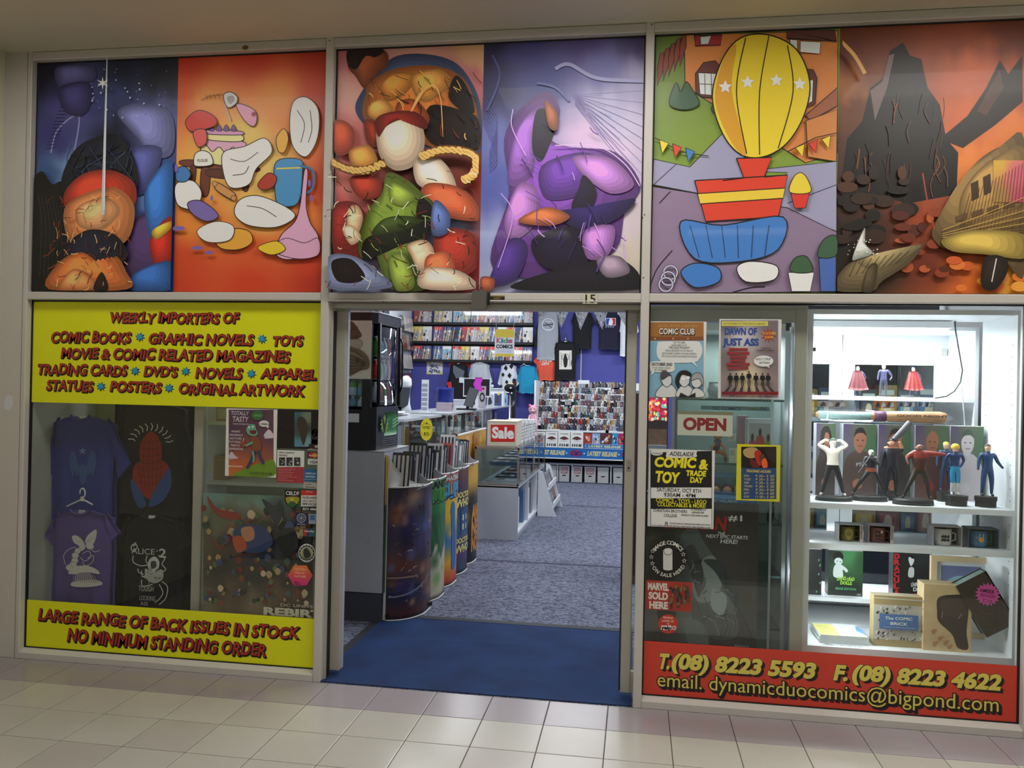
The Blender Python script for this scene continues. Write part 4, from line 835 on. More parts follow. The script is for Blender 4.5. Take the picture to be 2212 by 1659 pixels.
# white shelving behind the poster, left window
wsx0 = P(441, 1000, 'y', .5).x
sh = E_('display_shelves', (-.35, .7, 0), 'white display shelves behind the left window, holding a cardboard box', 'shelf')
B().box(wsx0, wsx0+.02, .5, .76, 0, 2.05).build('side_panel', WHITE, sh); B().box(-.115, -.095, .5, .76, 0, 2.05).build('side_panel', WHITE, sh)
B().box(wsx0, -.095, .755, .765, 0, 2.05).build('back_panel', GREYW, sh)
for v in (911, 1040, 1180, 1320):
    z = P(470, v, 'y', .5).z; B().box(wsx0+.02, -.115, .5, .755, z-.02, z).build('shelf', WHITE, sh)
zb = P(470, 1040, 'y', .5).z; x0, x1, _, z1 = pxrect(447, 983, 492, 1033, .6)
cbx = E_('cardboard_box', ((x0+x1)/2, .7, zb), 'brown cardboard box standing on the display shelf beside the zombie poster', 'box')
B().box(x0, x1, .58, .74, zb, z1).build('carton', CARDB, cbx); B().box(x0-.001, x1+.001, .578, .58, z1-.03, z1-.025).build('tape', mat('parcel_tape', C(176, 150, 110), .3), cbx)
z9 = P(470, 911, 'y', .5).z; x0, x1, _, z1 = pxrect(466, 878, 492, 908, .6)
pf = E_('framed_photo', ((x0+x1)/2, .6, z9), 'small wooden picture frame on the upper display shelf', 'frame')
B().box(x0, x1, .6, .615, z9, z1).build('frame', WOOD, pf); B().box(x0+.012, x1-.012, .597, .6, z9+.012, z1-.012).build('picture', mat('cream_paper', C(206, 198, 176), .8), pf)

# ---- sheets and stickers on the left glass
SY = GY-.0012
def stick(name, label, cat, a, b, c, d, col, Y=None, th=.0006, gain=1.15, m=None, group=None):
    o, ar = board(name, label, cat, a, b, c, d, Y or SY, th, m or VINYL, col, group, gain)
    ar.xz = ar.x; return o, ar
o, a = stick('poster', 'cartoon poster of a green zombie with a drink, orange to purple sky', 'poster', 489, 882, 596, 1032, (214, 212, 206))
a.grad(494, 885, 591, 1028, [(540, 885, (74, 50, 74)), (500, 930, (78, 54, 80)), (580, 930, (90, 60, 80)), (540, 970, (130, 74, 66)), (540, 1005, (176, 92, 50)), (500, 1025, (190, 100, 52))], 8, 14, 3)
a.blob([(502, 1028), (530, 1012), (570, 998), (591, 994), (591, 1028)], (104, 138, 40)); a.blob([(494, 985), (500, 976), (508, 984), (514, 990), (494, 991)], (190, 176, 186)); a.blob([(570, 940), (580, 928), (588, 934), (591, 942), (574, 944)], (200, 190, 200)); a.blob([(574, 944), (591, 940), (591, 946), (572, 947)], (200, 190, 200))
a.text('TOTALLY', (499, 900), (537, 893), 8, (190, 186, 190), 'b', .1); a.text('TASTY', (502, 914), (536, 908), 11, (190, 186, 190), 'b', .1); a.text('THE ART OF DAVE ATZE', (503, 920), (538, 915), 3, (190, 186, 190))
for i, t in enumerate(['FANART', 'ORIGINALS', 'SKETCHES', 'TUTORIALS', 'PRINTS', 'COMMISSIONS']):
    hw = len(t)*1.6; a.text(t, (510-hw-i*.3, 934+i*7.5), (510+hw-i*.3, 934.4+i*7.5), 4.4, (196, 186, 190))
a.ell(557, 897, 13, 11, (56, 100, 60)); a.text('ZICK', (549, 899), (565, 900), 4, (140, 180, 90)); a.ell(571, 915, 11, 7, (206, 206, 204)); a.poly([(574, 920), (582, 919), (580, 926)], (206, 206, 204)); a.text('ZOMBIES?', (562, 917), (580, 918), 3, (50, 50, 50))
# green walker
G1 = (96, 158, 130)
a.blob([(533, 926), (540, 917), (551, 917), (554, 926), (558, 936), (552, 942), (540, 940), (534, 934)], G1); a.blob([(541, 930), (554, 930), (553, 937), (543, 937)], (110, 34, 40)); a.ell(539, 923, 2, 2, (220, 220, 214), 8); a.ell(547, 922, 2.4, 2.4, (220, 220, 214), 8)
a.blob([(544, 942), (558, 944), (566, 960), (562, 974), (548, 974), (544, 956)], (124, 70, 48)); a.line([(547, 955), (534, 962), (526, 960)], 4.5, G1); a.poly([(522, 953), (531, 953), (529, 966), (524, 966)], (160, 60, 50)); a.line([(526, 953), (528, 946)], 1, (220, 220, 220))
a.line([(551, 974), (545, 992), (534, 1012)], 5.5, (44, 62, 96)); a.line([(559, 973), (563, 988), (571, 1002)], 5.5, (44, 62, 96)); a.line([(547, 974), (550, 990), (548, 998)], 4, G1); a.rect(491, 1003, 494, 1003.5, (200, 200, 200))
a.text('MEVOVGO', (492, 1008), (525, 1009), 3, (220, 214, 206)); a.text('DAVEATZE.COM', (541, 1024), (588, 1026), 5, (70, 84, 40))
fin(o, a, m=PAPER)
o, a = stick('flyer', 'dark flyer with a teal painting, top right of the left window', 'flyer', 600, 884, 690, 971, (24, 20, 20))
a.grad(636, 890, 672, 965, [(640, 895, (50, 92, 100)), (665, 900, (110, 120, 104)), (645, 930, (60, 70, 70)), (640, 960, (80, 130, 150)), (668, 955, (110, 150, 160)), (655, 925, (50, 44, 36))], 8, 12, 3)
a.blob([(646, 900), (660, 906), (664, 930), (656, 962), (648, 940), (642, 916)], (56, 46, 36)); a.rect(672, 886, 690, 884, (30, 30, 30)); a.line([(608, 918), (618, 926), (628, 916)], 1.2, (80, 20, 20)); fin(o, a, m=PAPER)
o, a = stick('leaflet', 'white and red graphic novels leaflet below the dark flyer', 'leaflet', 599, 972, 656, 1044, (212, 212, 208))
a.rect(597, 1009, 660, 1050, (156, 54, 60)); a.text('SHIVA GRAPHIC', (603, 979), (636, 980), 3.4, (60, 60, 60)); a.text('NOVELS', (603, 985), (620, 985.5), 3.4, (60, 60, 60))
for x in (603, 619, 636): a.rect(x, 988, x+13, 1006, (40, 42, 44)); dots(a, 5, x+2, 990, x+11, 1004, [(190, 190, 190), (120, 120, 120)], (1, 2.4)); 
for i in range(8): a.line([(602, 1013+i*3.4), (602+random.uniform(20, 46), 1013.6+i*3.4)], 1, (206, 120, 124))
fin(o, a, m=PAPER)
o, a = stick('sticker', 'round white sticker with a music note', 'sticker', 672, 925, 689, 944, (40, 40, 40)); a.v = []; a.f = []; a.c = []
bpy.data.objects.remove(o)
def disc(name, label, cu, cv, r, col, cat='sticker', n=28, rv=None, gain=1.15, pts=None):
    rv = rv or r
    pts = pts or [(cu+r*cos(2*pi*i/n), cv+rv*sin(2*pi*i/n)) for i in range(n)]
    w0 = [P(u, v, 'y', SY) for u, v in pts]; b = B(); b.col = C(col, k=gain)
    b.prism([(p.x, p.z) for p in w0], SY, SY+.0006, ax='y'); o = tag(b.build(name, VINYL), label, cat)
    return o, Art(Y=SY, gain=gain)
o, a = disc('sticker', 'round white sticker with a music note', 680.5, 935, 8, (206, 206, 204)); a.line([(680, 929), (680, 939)], 1, (40, 40, 40)); a.ell(678.4, 939.5, 2, 1.6, (40, 40, 40)); a.line([(680, 929), (684, 932)], 1.2, (40, 40, 40)); a.build('print', VINYL, o)
o, a = stick('sticker', 'payment sticker with a maroon card mark at its top', 'sticker', 665, 949, 688, 973, (206, 206, 200)); a.text('WE', (668, 954), (674, 954), 2.5, (60, 60, 60)); a.rect(667, 959, 687, 972, (44, 30, 34)); a.text('e', (680, 967), (686, 967), 7, (226, 220, 216)); a.text('eftpos', (668, 971), (683, 971.6), 2.6, (200, 190, 190)); fin(o, a)
o, a = stick('sticker', 'payment sticker with overlapping red and orange discs', 'sticker', 665, 976, 688, 990, (28, 34, 60)); a.ell(672, 983, 5.5, 5.5, (190, 40, 34)); a.ell(680, 983.4, 5.5, 5.5, (214, 130, 40)); a.text('MasterCard', (668, 985), (685, 985.4), 2.4, (230, 226, 220)); fin(o, a)
o, a = stick('sticker', 'payment sticker with blue card lettering on white', 'sticker', 665, 991, 688, 1004, (206, 206, 204)); a.text('VISA', (668, 1001), (686, 1001.6), 6, (26, 34, 80), 'b', .15); fin(o, a)
o, a = stick('sticker', 'square blue card-company sticker', 'sticker', 657, 1013, 684, 1040, (34, 96, 140)); a.text('AMERICAN', (659, 1024), (682, 1025), 3.6, (200, 214, 222)); a.text('EXPRESS', (660, 1031), (681, 1032), 3.6, (200, 214, 222)); a.line([(658, 1035), (683, 1036)], 1, (160, 190, 206)); fin(o, a)
o, a = stick('sticker', 'small white sticker reading Cards Welcome', 'sticker', 656, 1042, 684, 1056, (176, 176, 166)); a.text('Cards', (658, 1047.5), (672, 1048), 3.6, (30, 30, 30)); a.text('Welcome', (658, 1053.5), (679, 1054), 3.6, (30, 30, 30)); fin(o, a)
o, a = disc('sticker', 'black and green shield sticker with white initials', 632, 1078, 17, (20, 22, 22), pts=[(615, 1058), (648, 1059), (648, 1082), (642, 1092), (631, 1099), (620, 1091), (615, 1081)]); a.text('CBLDF', (617.5, 1069), (646, 1070), 8, (210, 210, 206)); a.blob([(619, 1074), (645, 1074), (644, 1086), (631, 1095), (620, 1086)], (150, 140, 50)); a.poly([(620, 1090), (631, 1080), (642, 1090), (631, 1097)], (40, 90, 50)); a.ell(631, 1079, 4, 4, (190, 170, 60)); a.build('print', VINYL, o)
o, a = stick('sticker', 'white security company sticker with red top and black telephone strip', 'sticker', 651, 1059, 686, 1105, (210, 210, 208)); a.rect(650, 1059, 687, 1070, (190, 44, 40)); a.text('ADELAIDE', (653, 1077), (684, 1077.6), 4.6, (24, 24, 24)); a.text('SECURITY', (654, 1084), (683, 1084.6), 4, (90, 90, 90)); a.text('SERVICES', (653, 1091), (684, 1091.6), 4.6, (24, 24, 24)); a.rect(650, 1094, 687, 1106, (20, 20, 22)); a.text('8272 4888', (654, 1101.6), (683, 1102.4), 4.6, (220, 220, 218)); a.text('24 Hour', (662, 1063), (676, 1063.4), 2.4, (226, 200, 196)); fin(o, a)
o, a = stick('sticker', 'dark blue square sticker with a ringed seal', 'sticker', 638, 1107, 664, 1136, (34, 38, 66)); a.ring(651, 1119, 8.5, 9.8, (176, 180, 190)); a.ring(651, 1119, 5, 6, (150, 156, 170)); a.star(651, 1119, 5, 2, 5, (150, 156, 170)); a.line([(642, 1132), (660, 1132.6)], 1.6, (150, 156, 170)); fin(o, a)
o, a = stick('sticker', 'small pale blue square card sticker', 'sticker', 667, 1110, 682, 1132, (146, 160, 176)); a.rect(669, 1112, 680, 1124, (60, 110, 160)); fin(o, a)
o, a = stick('sticker', 'small payment sticker with red, blue and teal stripes', 'sticker', 655, 1141, 681, 1160, (60, 70, 80)); a.poly([(657, 1143), (664, 1143), (662, 1158), (656, 1158)], (170, 40, 40)); a.poly([(664, 1143), (671, 1143), (669, 1158), (662, 1158)], (40, 60, 110)); a.poly([(671, 1143), (680, 1143), (680, 1158), (669, 1158)], (30, 100, 100)); a.text('UnionPay', (658, 1149), (679, 1149.6), 3.6, (224, 224, 220)); fin(o, a)
o, a = disc('sticker', 'round black and white sticker with a dashed ring', 662.5, 1194.5, 18, (190, 190, 186), rv=20); a.ring(662.5, 1194.5, 13.5, 16.5, (24, 26, 24)); [a.line([(662.5+13*cos(t), 1194.5+14.6*sin(t)), (662.5+17*cos(t), 1194.5+19*sin(t))], 1, (200, 200, 196)) for t in [i*pi/7 for i in range(14)]]; a.ell(662.5, 1195, 11, 12.5, (140, 140, 90)); a.blob([(656, 1190), (664, 1184), (672, 1200), (660, 1206)], (40, 44, 40)); a.build('print', VINYL, o)
hx = [(648.5+27*cos(pi*i/3), 1243+25*sin(pi*i/3)) for i in range(6)]
o, a = disc('sticker', 'orange to magenta hexagon sticker', 648.5, 1243, 27, (200, 80, 80), pts=hx)
a.put([(648.5, 1243)]+hx, [(0, i+1, (i+1) % 6+1) for i in range(6)], None, cols=[a.cc((206, 70, 96)), a.cc((206, 90, 70)), a.cc((196, 50, 110)), a.cc((190, 40, 120)), a.cc((206, 70, 80)), a.cc((214, 120, 50)), a.cc((214, 120, 50))])
for i, t in enumerate(['TELSTRA', 'TREATS', 'PARTNER']): a.text(t, (636, 1232+i*7.6), (636+len(t)*3.6, 1232.6+i*7.6), 4.4, (226, 180, 120))
a.text('2015', (636, 1259), (645, 1259.2), 3, (60, 16, 40)); a.rect(636, 1261, 650, 1262, (60, 16, 40)); a.build('print', VINYL, o)
# big crowd poster inside, with its lettering
CY2 = .105
o, a = board('poster', 'large dark green battle-scene poster with big pale lettering at its foot', 'poster', 439, 1064, 682, 1372, CY2, .001, PAPER, (120, 120, 104), gain=1.3); a.xz = a.x
a.grad(439, 1064, 676, 1340, [(460, 1075, (110, 146, 138)), (560, 1070, (120, 156, 146)), (660, 1080, (110, 140, 130)), (470, 1120, (104, 110, 90)), (560, 1120, (110, 100, 86)), (650, 1120, (60, 64, 70)), (470, 1180, (80, 66, 54)), (530, 1160, (150, 80, 56)), (560, 1190, (40, 56, 90)), (640, 1180, (44, 46, 50)), (480, 1240, (60, 58, 50)), (560, 1240, (50, 50, 50)), (640, 1240, (60, 50, 46)), (500, 1280, (90, 76, 60)), (600, 1280, (100, 80, 60)), (560, 1315, (130, 116, 94)), (460, 1330, (140, 126, 104)), (660, 1330, (76, 70, 60))], 18, 22, 3, 1.5)
rn = random.Random(4); pal = [(120, 60, 40), (60, 74, 110), (90, 110, 70), (170, 140, 100), (36, 36, 40), (150, 130, 90), (110, 40, 36), (70, 90, 80), (190, 170, 140), (50, 60, 50)]
for i in range(150):
    x = rn.uniform(445, 672); y = rn.uniform(1095, 1300); s_ = rn.uniform(3, 9)*(1.25 if y < 1200 else .8)
    a.blob([(x-s_, y+rn.uniform(-2, 2)), (x-s_*.2, y-s_*1.2), (x+s_, y-s_*.3), (x+s_*.5, y+s_), (x-s_*.4, y+s_*1.1)], rn.choice(pal), 3)
for (pts, c) in [([(456, 1070), (478, 1096), (520, 1106), (524, 1120), (486, 1116), (462, 1094)], (130, 50, 40)), ([(572, 1075), (600, 1090), (612, 1078), (616, 1110), (604, 1134), (590, 1110)], (50, 52, 62)), ([(510, 1146), (545, 1130), (580, 1140), (596, 1170), (570, 1190), (530, 1186)], (44, 60, 104)), ([(528, 1140), (552, 1136), (556, 1160), (536, 1166)], (176, 120, 90)), ([(510, 1160), (530, 1156), (540, 1180), (520, 1190)], (170, 74, 46)), ([(600, 1150), (640, 1140), (650, 1180), (620, 1196)], (30, 32, 36))]: a.blob(pts, c)
a.text('DC UNIVERSE', (613, 1306), (708, 1311), 6, (176, 168, 150)); a.text('REBIRTH', (578, 1325), (730, 1331), 15, (196, 190, 172), 'x')
fin(o, a, m=PAPER)

# ================================================================ DOOR HEAD
o, a = board('number_plate', 'cream plate with the shop number 15 on the rail over the door', 'sign', 1259, 633.5, 1290, 656, -.0035, .0035, CARD, (206, 200, 178)); a.text('15', (1264.5, 653.5), (1286, 654), 17, (16, 16, 16), 'b'); a.build('print', CARD, o)
o, a = board('label_plate', 'small black and yellow safety label on the rail over the door', 'label', 1058, 638.5, 1090, 651.5, -.0015, .0012, CARD, (24, 20, 12)); a.line([(1058, 639.5), (1090, 640)], 1.2, (170, 150, 40)); a.text('SAFETY', (1066, 646), (1082, 646.4), 4, (150, 130, 60)); a.text('DOOR', (1068, 649.6), (1080, 649.8), 2.4, (150, 130, 60)); a.build('print', CARD, o)
x0, x1, z0, z1 = pxrect(1019, 629, 1051, 668.5, -.035)
o = E_('door_sensor', ((x0+x1)/2, -.02, z0), 'dark grey motion sensor box hanging from the rail over the door', 'sensor')
b = B(); b.prism([(x0, z0), (x1-.002, z0-.001), (x1, z1), (x0+.006, z1+.002)], -.05, -.012, ax='y'); b.build('housing', mat('grey_enamel', C(88, 86, 80), .5), o)
B().box(x0+.01, x1+.012, -.012, 0, z0+.025, z1-.006).build('bracket', BLACK, o)
b = B(); b.tube([(x0-.01, -.012, z1+.03), (x0+.012, -.03, z1+.012), (x0+.03, -.03, z1-.004)], .0022, 6); b.tube([((x0+x1)/2, -.03, z1), ((x0+x1)/2+.004, -.02, z1+.022), ((x0+x1)/2+.012, -.006, z1+.02)], .002, 6); b.build('cable', BLACK, o)

# ================================================================ RIGHT WINDOW: posters and stickers
LY = .1155+.004   # on the sliding leaf's glass, room side facing us
o, a = stick('poster', 'blue comic club poster with three laughing cartoon women', 'poster', 1400, 694, 1523, 861, (206, 206, 204), gain=1.25)
a.rect(1402, 696, 1520, 736, (150, 98, 44)); a.rect(1402, 727, 1520, 736, (120, 70, 36)); a.rect(1402, 736, 1520, 859, (120, 164, 188)); a.text('ADELAIDE LADIES', (1420, 707), (1506, 707), 6, (176, 140, 84), 'r'); a.text('COMIC CLUB', (1424, 722), (1500, 722), 12, (214, 212, 206), 'b', 0, (40, 34, 30))
for x in (1415, 1454, 1486): a.ell(x, 731.6, 1.4, 1.4, (220, 210, 190), 8)
a.blob([(1420, 744), (1428, 738), (1500, 737), (1514, 744), (1517, 760), (1510, 776), (1496, 783), (1438, 783), (1422, 774), (1418, 760)], (206, 208, 206)); a.poly([(1490, 780), (1500, 782), (1508, 794)], (206, 208, 206)); a.blob([(1404, 786), (1410, 781), (1450, 781), (1457, 790), (1452, 803), (1410, 803), (1404, 795)], (206, 208, 206)); a.poly([(1408, 801), (1416, 802), (1406, 811)], (206, 208, 206))
for i, (t, w_) in enumerate([('JOIN THE LADIES', 26), ('LADIES MEET UP AT', 34), ('THE JADE MONKEY', 46), ('THE CLUB MEETS AT 29 TWIN ST', 60), ('ON THE FIRST SUNDAY OF EVERY MONTH', 74), ('5PM TO TALK COMICS AND MAKE NEW FRIENDS', 76)]): a.text(t, (1467-w_/2, 741.5+i*6), (1467+w_/2, 741.5+i*6), 3.6 if i != 2 else 5, (60, 60, 64), 'r')
a.text('OCTOBER 2ND', (1408, 790), (1452, 789.5), 6, (30, 30, 34), 'b'); a.text('THE FIRST ISSUE', (1410, 796), (1448, 796), 3, (50, 50, 54), 'r'); a.text('BY FRIENDS', (1414, 801), (1440, 801), 3, (50, 50, 54), 'r')
SK = (196, 198, 198)
def olb(pts, c, w=1.2): q = spline(pts, 5); a.poly(q, c); a.line(q, w, (50, 50, 54), True)
olb([(1418, 857), (1422, 840), (1436, 830), (1452, 832), (1462, 846), (1462, 857)], SK); olb([(1428, 815), (1440, 806), (1450, 814), (1450, 828), (1440, 836), (1431, 828)], SK); olb([(1427, 816), (1429, 806), (1440, 803), (1450, 812), (1444, 812), (1432, 820)], (70, 66, 72)); a.ell(1435, 804, 6, 4, (70, 66, 72))
olb([(1462, 857), (1464, 842), (1478, 830), (1494, 838), (1500, 857)], SK); olb([(1464, 812), (1476, 806), (1488, 814), (1488, 828), (1478, 836), (1468, 828)], SK); a.blob([(1462, 836), (1458, 822), (1466, 804), (1482, 800), (1494, 808), (1490, 814), (1474, 810), (1468, 822), (1466, 838)], (22, 22, 26)); a.ell(1476, 818, 4, 3.5, (236, 238, 238)); a.ell(1486, 816, 4, 3.5, (236, 238, 238))
olb([(1494, 857), (1496, 842), (1506, 838), (1519, 846), (1520, 857)], SK); olb([(1494, 820), (1504, 812), (1514, 818), (1514, 832), (1504, 838), (1495, 832)], SK); olb([(1493, 822), (1498, 808), (1512, 806), (1519, 820), (1517, 834), (1510, 818)], (150, 150, 154))
a.poly([(1466, 858), (1470, 848), (1486, 856), (1502, 848), (1502, 858)], (26, 26, 30)); fin(o, a, m=PAPER)

o, a = stick('poster', 'grey show poster with big blue title and a row of black silhouettes', 'poster', 1554, 689, 1685, 863, (200, 198, 200), gain=1.25)
a.grad(1557, 692, 1681, 859, [(1580, 700, (96, 88, 92)), (1600, 730, (190, 184, 190)), (1670, 700, (110, 100, 104)), (1570, 780, (112, 100, 104)), (1670, 780, (120, 106, 112)), (1615, 820, (214, 196, 160)), (1565, 850, (130, 116, 120)), (1675, 850, (134, 118, 124))], 12, 16, 3)
a.rect(1559, 694, 1659, 704, (196, 188, 90)); a.text('ADVOUSABLE AT THE DEXUS CABARET', (1562, 701), (1654, 701.5), 4, (70, 66, 40), 'r', .2)
a.text('DAWN OF', (1566, 723), (1634, 723), 14, (40, 70, 140), 'x'); a.text('JUST ASS', (1562, 746), (1638, 746), 14, (40, 70, 140), 'x')
a.star(1660, 724, 18, 8, 10, (150, 62, 44), .2); a.text('22 OCTOBER', (1647, 723), (1676, 722), 5, (226, 160, 60)); a.text('8.00PM', (1652, 731), (1670, 730.6), 4.6, (226, 160, 60))
for i, (t, c, w_) in enumerate([('SHIRLEY BRISSO', 1595, 40), ('MISSHAPEY MINDEL', 1595, 48), ('DIANA DRESS', 1595, 36), ('HARLEY NOIR', 1594, 32), ('SCARLETT STORM', 1594, 50), ('KITTY VAN RIDER', 1594, 44)]): a.rect(c-w_/2, 752+i*8, c+w_/2, 758+i*8, (120, 60, 60)); a.text(t, (c-w_/2, 757+i*8), (c+w_/2, 757+i*8), 4.6, (150, 34, 38), 'x')
a.text('TICKETS AT', (1644, 754), (1664, 754), 3.4, (40, 40, 44)); a.text('DRAMATIX.COM.AU', (1634, 758.4), (1672, 758.6), 3, (40, 40, 44))
a.ell(1649, 780, 21, 12, (214, 214, 214)); a.poly([(1652, 790), (1660, 788), (1662, 795)], (214, 214, 214)); a.text('HOLY STRIP', (1632, 780), (1664, 777), 5, (50, 50, 54), 'r'); a.text('BATMAN!', (1640, 787), (1662, 785), 4.6, (50, 50, 54), 'r')
for i, x in enumerate((1577, 1590, 1603, 1617, 1632, 1646, 1658)):
    h = 30 if i == 3 else 26; c = (18, 14, 16); y = 834
    a.ell(x, y-h, 1.9, 2.4, c, 10); a.blob([(x-4.5, y-h+4), (x+4.5, y-h+4), (x+3, y-h+14), (x-3, y-h+14)], c); a.line([(x-1.5, y-h+12), (x-2, y)], 2.2, c); a.line([(x+1.5, y-h+12), (x+2, y)], 2.2, c); a.line([(x-4, y-h+5), (x-5.4, y-h+13)], 1.4, c); a.line([(x+4, y-h+5), (x+5.4, y-h+13)], 1.4, c)
    dx = (x-1617)*.32; a.poly([(x-2, y), (x+2, y), (x+dx+5, 850), (x+dx-4, 850)], (60, 48, 52))
a.rect(1558, 846, 1680, 853, (130, 30, 34)); a.text('MATINEE SESSIONS THEATRE JUST OFF THE PARADE', (1560, 852), (1677, 852.5), 5, (90, 16, 20)); a.text('BOOK ONLINE OR BUY TICKETS AT THE DOOR', (1576, 857.4), (1668, 857.6), 3.2, (30, 26, 28)); fin(o, a, m=PAPER)

o, a = stick('open_sign', 'white OPEN sign with red lettering hanging inside the glass', 'sign', 1464, 893, 1582, 943, (214, 212, 198), Y=GY+.012, th=.006, gain=1.1, m=CARD)
a.text('OPEN', (1477, 928), (1567, 929), 24, (150, 24, 24), 'x'); a.build('lettering', CARD, o)
x0, x1, z0, z1 = a.x; B().box(x0-.001, x1+.002, GY+.010, GY+.022, z1, z1+.014).build('top_strip', mat('olive_plastic', C(140, 140, 112), .4), o)
for (u, v) in ((1521, 935), (1538, 935.4), (1553, 935.6)): q = P(u, v, 'y', GY+.012); B().cyl((q.x, GY+.0105, q.z), (q.x, GY+.012, q.z), .0012, n=6).build('hole', DARKGAP, o)

o, a = stick('poster', 'black, yellow and white comic and toy trade day poster', 'poster', 1402, 969, 1541, 1143, (206, 206, 204), gain=1.2)
a.rect(1405, 972, 1538, 1140, (22, 20, 20)); a.poly([(1406, 972), (1536, 972), (1536, 974), (1440, 976), (1406, 980)], (206, 206, 204)); a.ell(1419, 979, 12.5, 5, (206, 206, 204)); a.text('1ST ANNUAL', (1409, 981), (1429, 981), 3, (30, 30, 30)); a.blob([(1440, 980), (1444, 976), (1500, 974), (1504, 980), (1500, 988), (1444, 989)], (206, 206, 204)); a.text('ADELAIDE', (1446, 986), (1498, 984), 8.5, (24, 22, 22), 'b', .15)
Yy = (220, 208, 40)
a.text('COMIC &', (1414, 1013), (1527, 1008), 20, Yy, 'x', .1, jit=.05); a.text('TOY', (1415, 1042), (1465, 1041), 21, Yy, 'x', .1, jit=.05); a.text('TRADE', (1482, 1029), (1524, 1027), 11, Yy, 'x', .08); a.text('DAY', (1491, 1043), (1517, 1042), 11, Yy, 'x', .08)
a.rect(1406, 1053, 1537, 1076, (214, 214, 212)); a.text('SATURDAY, OCT 8TH', (1419, 1064), (1514, 1062), 8, (24, 24, 24), 'b'); a.text('930AM - 4PM', (1434, 1074), (1502, 1073), 8, (24, 24, 24), 'b')
a.text('COMICS - TOYS - LEGO', (1417, 1087), (1526, 1085), 8, Yy, 'b'); a.text('COLLECTABLES & MORE!', (1420, 1096), (1524, 1094), 8, Yy, 'b')
a.rect(1406, 1099, 1537, 1140, (214, 214, 212)); a.text('CHRISTIAN BROTHERS', (1411, 1108), (1484, 1105), 6, (34, 34, 34)); a.text('COLLEGE', (1434, 1117), (1462, 1116), 6, (34, 34, 34)); a.text('214 WAKEFIELD ST', (1491, 1103), (1525, 1102), 3.6, (34, 34, 34), 'b', .2); a.text('ADELAIDE CBD', (1494, 1109), (1520, 1108), 3.6, (34, 34, 34), 'b', .2); a.text('PARKING AT WEIR UNDER IN STREET', (1471, 1116), (1530, 1113.6), 3.2, (34, 34, 34), 'b', .2)
a.rect(1437, 1127, 1442, 1133, (50, 50, 50)); a.text('f', (1438.4, 1132), (1440.6, 1132), 4, (214, 214, 212)); a.text('WWW.FACEBOOK.COM/ADELAIDECOMICANDTOYFAIR', (1446, 1133), (1534, 1133.4), 2.8, (40, 40, 40)); a.text('STALL INFO OR MORE DETAILS ADELAIDECOMIC@GMAIL.COM', (1408, 1138), (1534, 1138.6), 2.8, (40, 40, 40)); fin(o, a, m=PAPER)

o, a = stick('opening_hours_sign', 'yellow-edged trading hours sheet with blue panel', 'sign', 1592, 959, 1684, 1084, (196, 190, 40), gain=1.2)
a.rect(1601, 965, 1677, 1011, (20, 12, 12)); a.rect(1601, 1011, 1677, 1078, (34, 66, 116))
for pts, c in [([(1606, 972), (1622, 966), (1636, 970), (1640, 984), (1622, 990), (1608, 984)], (170, 140, 90)), ([(1630, 976), (1642, 974), (1648, 996), (1640, 1006), (1632, 992)], (170, 34, 24)), ([(1640, 985), (1650, 982), (1652, 1000), (1644, 1004)], (90, 50, 36)), ([(1645, 996), (1654, 990), (1658, 1008), (1648, 1010)], (220, 90, 30)), ([(1620, 992), (1632, 996), (1640, 1010), (1624, 1008)], (90, 24, 20)), ([(1652, 970), (1674, 968), (1674, 1000), (1660, 990)], (40, 30, 26))]: a.blob(pts, c)
Z_ = (206, 186, 70); a.text('TRADING HOURS', (1611, 1020.5), (1664, 1021), 5.6, Z_, 'b', .25)
for i, (dn, t0, t1) in enumerate([('MON', '9 30', '5 30'), ('TUES', '9 30', '5 30'), ('WED', '9 30', '5 30'), ('THURS', '9 30', '5 30'), ('FRI', '9 30', '9 00'), ('SAT', '9 30', '5 00'), ('SUN', '11 00', '5 00')]):
    y = 1030+i*7.4; a.text(dn, (1606, y), (1606+len(dn)*3.6, y), 4.6, Z_, 'r', .25); a.text(t0, (1631, y+.6), (1647, y+.6), 5.2, Z_, 'r', .25); a.text('-', (1649.5, y+.6), (1652, y+.6), 5, Z_); a.text(t1, (1655, y+1), (1671, y+1), 5.2, Z_, 'r', .25)
fin(o, a, m=PAPER)

o, a = disc('sticker', 'large round black sticker with white letters around a pillar mark', 1443, 1207, 42, (20, 18, 18), n=40)
a.arctext('IMAGE COMICS', 1443, 1207, 31, 150, 30, 8, (206, 206, 200)); a.arctext('ON SALE HERE', 1443, 1207, 39.5, 207, 333, 7.5, (206, 206, 200), True)
a.rect(1432.5, 1188, 1452.5, 1229, (196, 196, 190)); a.ell(1443, 1190, 10, 6, (206, 206, 200)); a.ring(1443, 1190, 8.4, 9.4, (60, 60, 60)); a.ell(1443, 1229, 10, 3, (196, 196, 190))
for (x, y) in ((1410, 1190), (1407, 1203), (1409, 1217), (1476, 1197), (1478, 1211), (1475, 1224)): a.star(x, y, 5.6, 2.4, 5, (196, 196, 190)); a.star(x, y, 3.4, 1.5, 5, (20, 18, 18))
a.build('print', VINYL, o)
o, a = stick('sticker', 'red square sticker with white SOLD HERE lettering and a crowd picture', 'sticker', 1396, 1253, 1494, 1322, (156, 52, 36))
for i, (t, x1_) in enumerate([('MARVEL', 1444), ('SOLD', 1442), ('HERE', 1442)]): a.text(t, (1400+i*1.6, 1274+i*20), (x1_, 1274.6+i*20), 14, (206, 200, 190), 'x')
rn = random.Random(9)
for i in range(40): x = rn.uniform(1448, 1490); y = rn.uniform(1266, 1310); a.ell(x, y, rn.uniform(1.5, 4), rn.uniform(3, 7), rn.choice([(44, 40, 40), (90, 60, 40), (60, 70, 80), (130, 90, 50), (40, 60, 40), (120, 110, 100)]), 8)
fin(o, a)
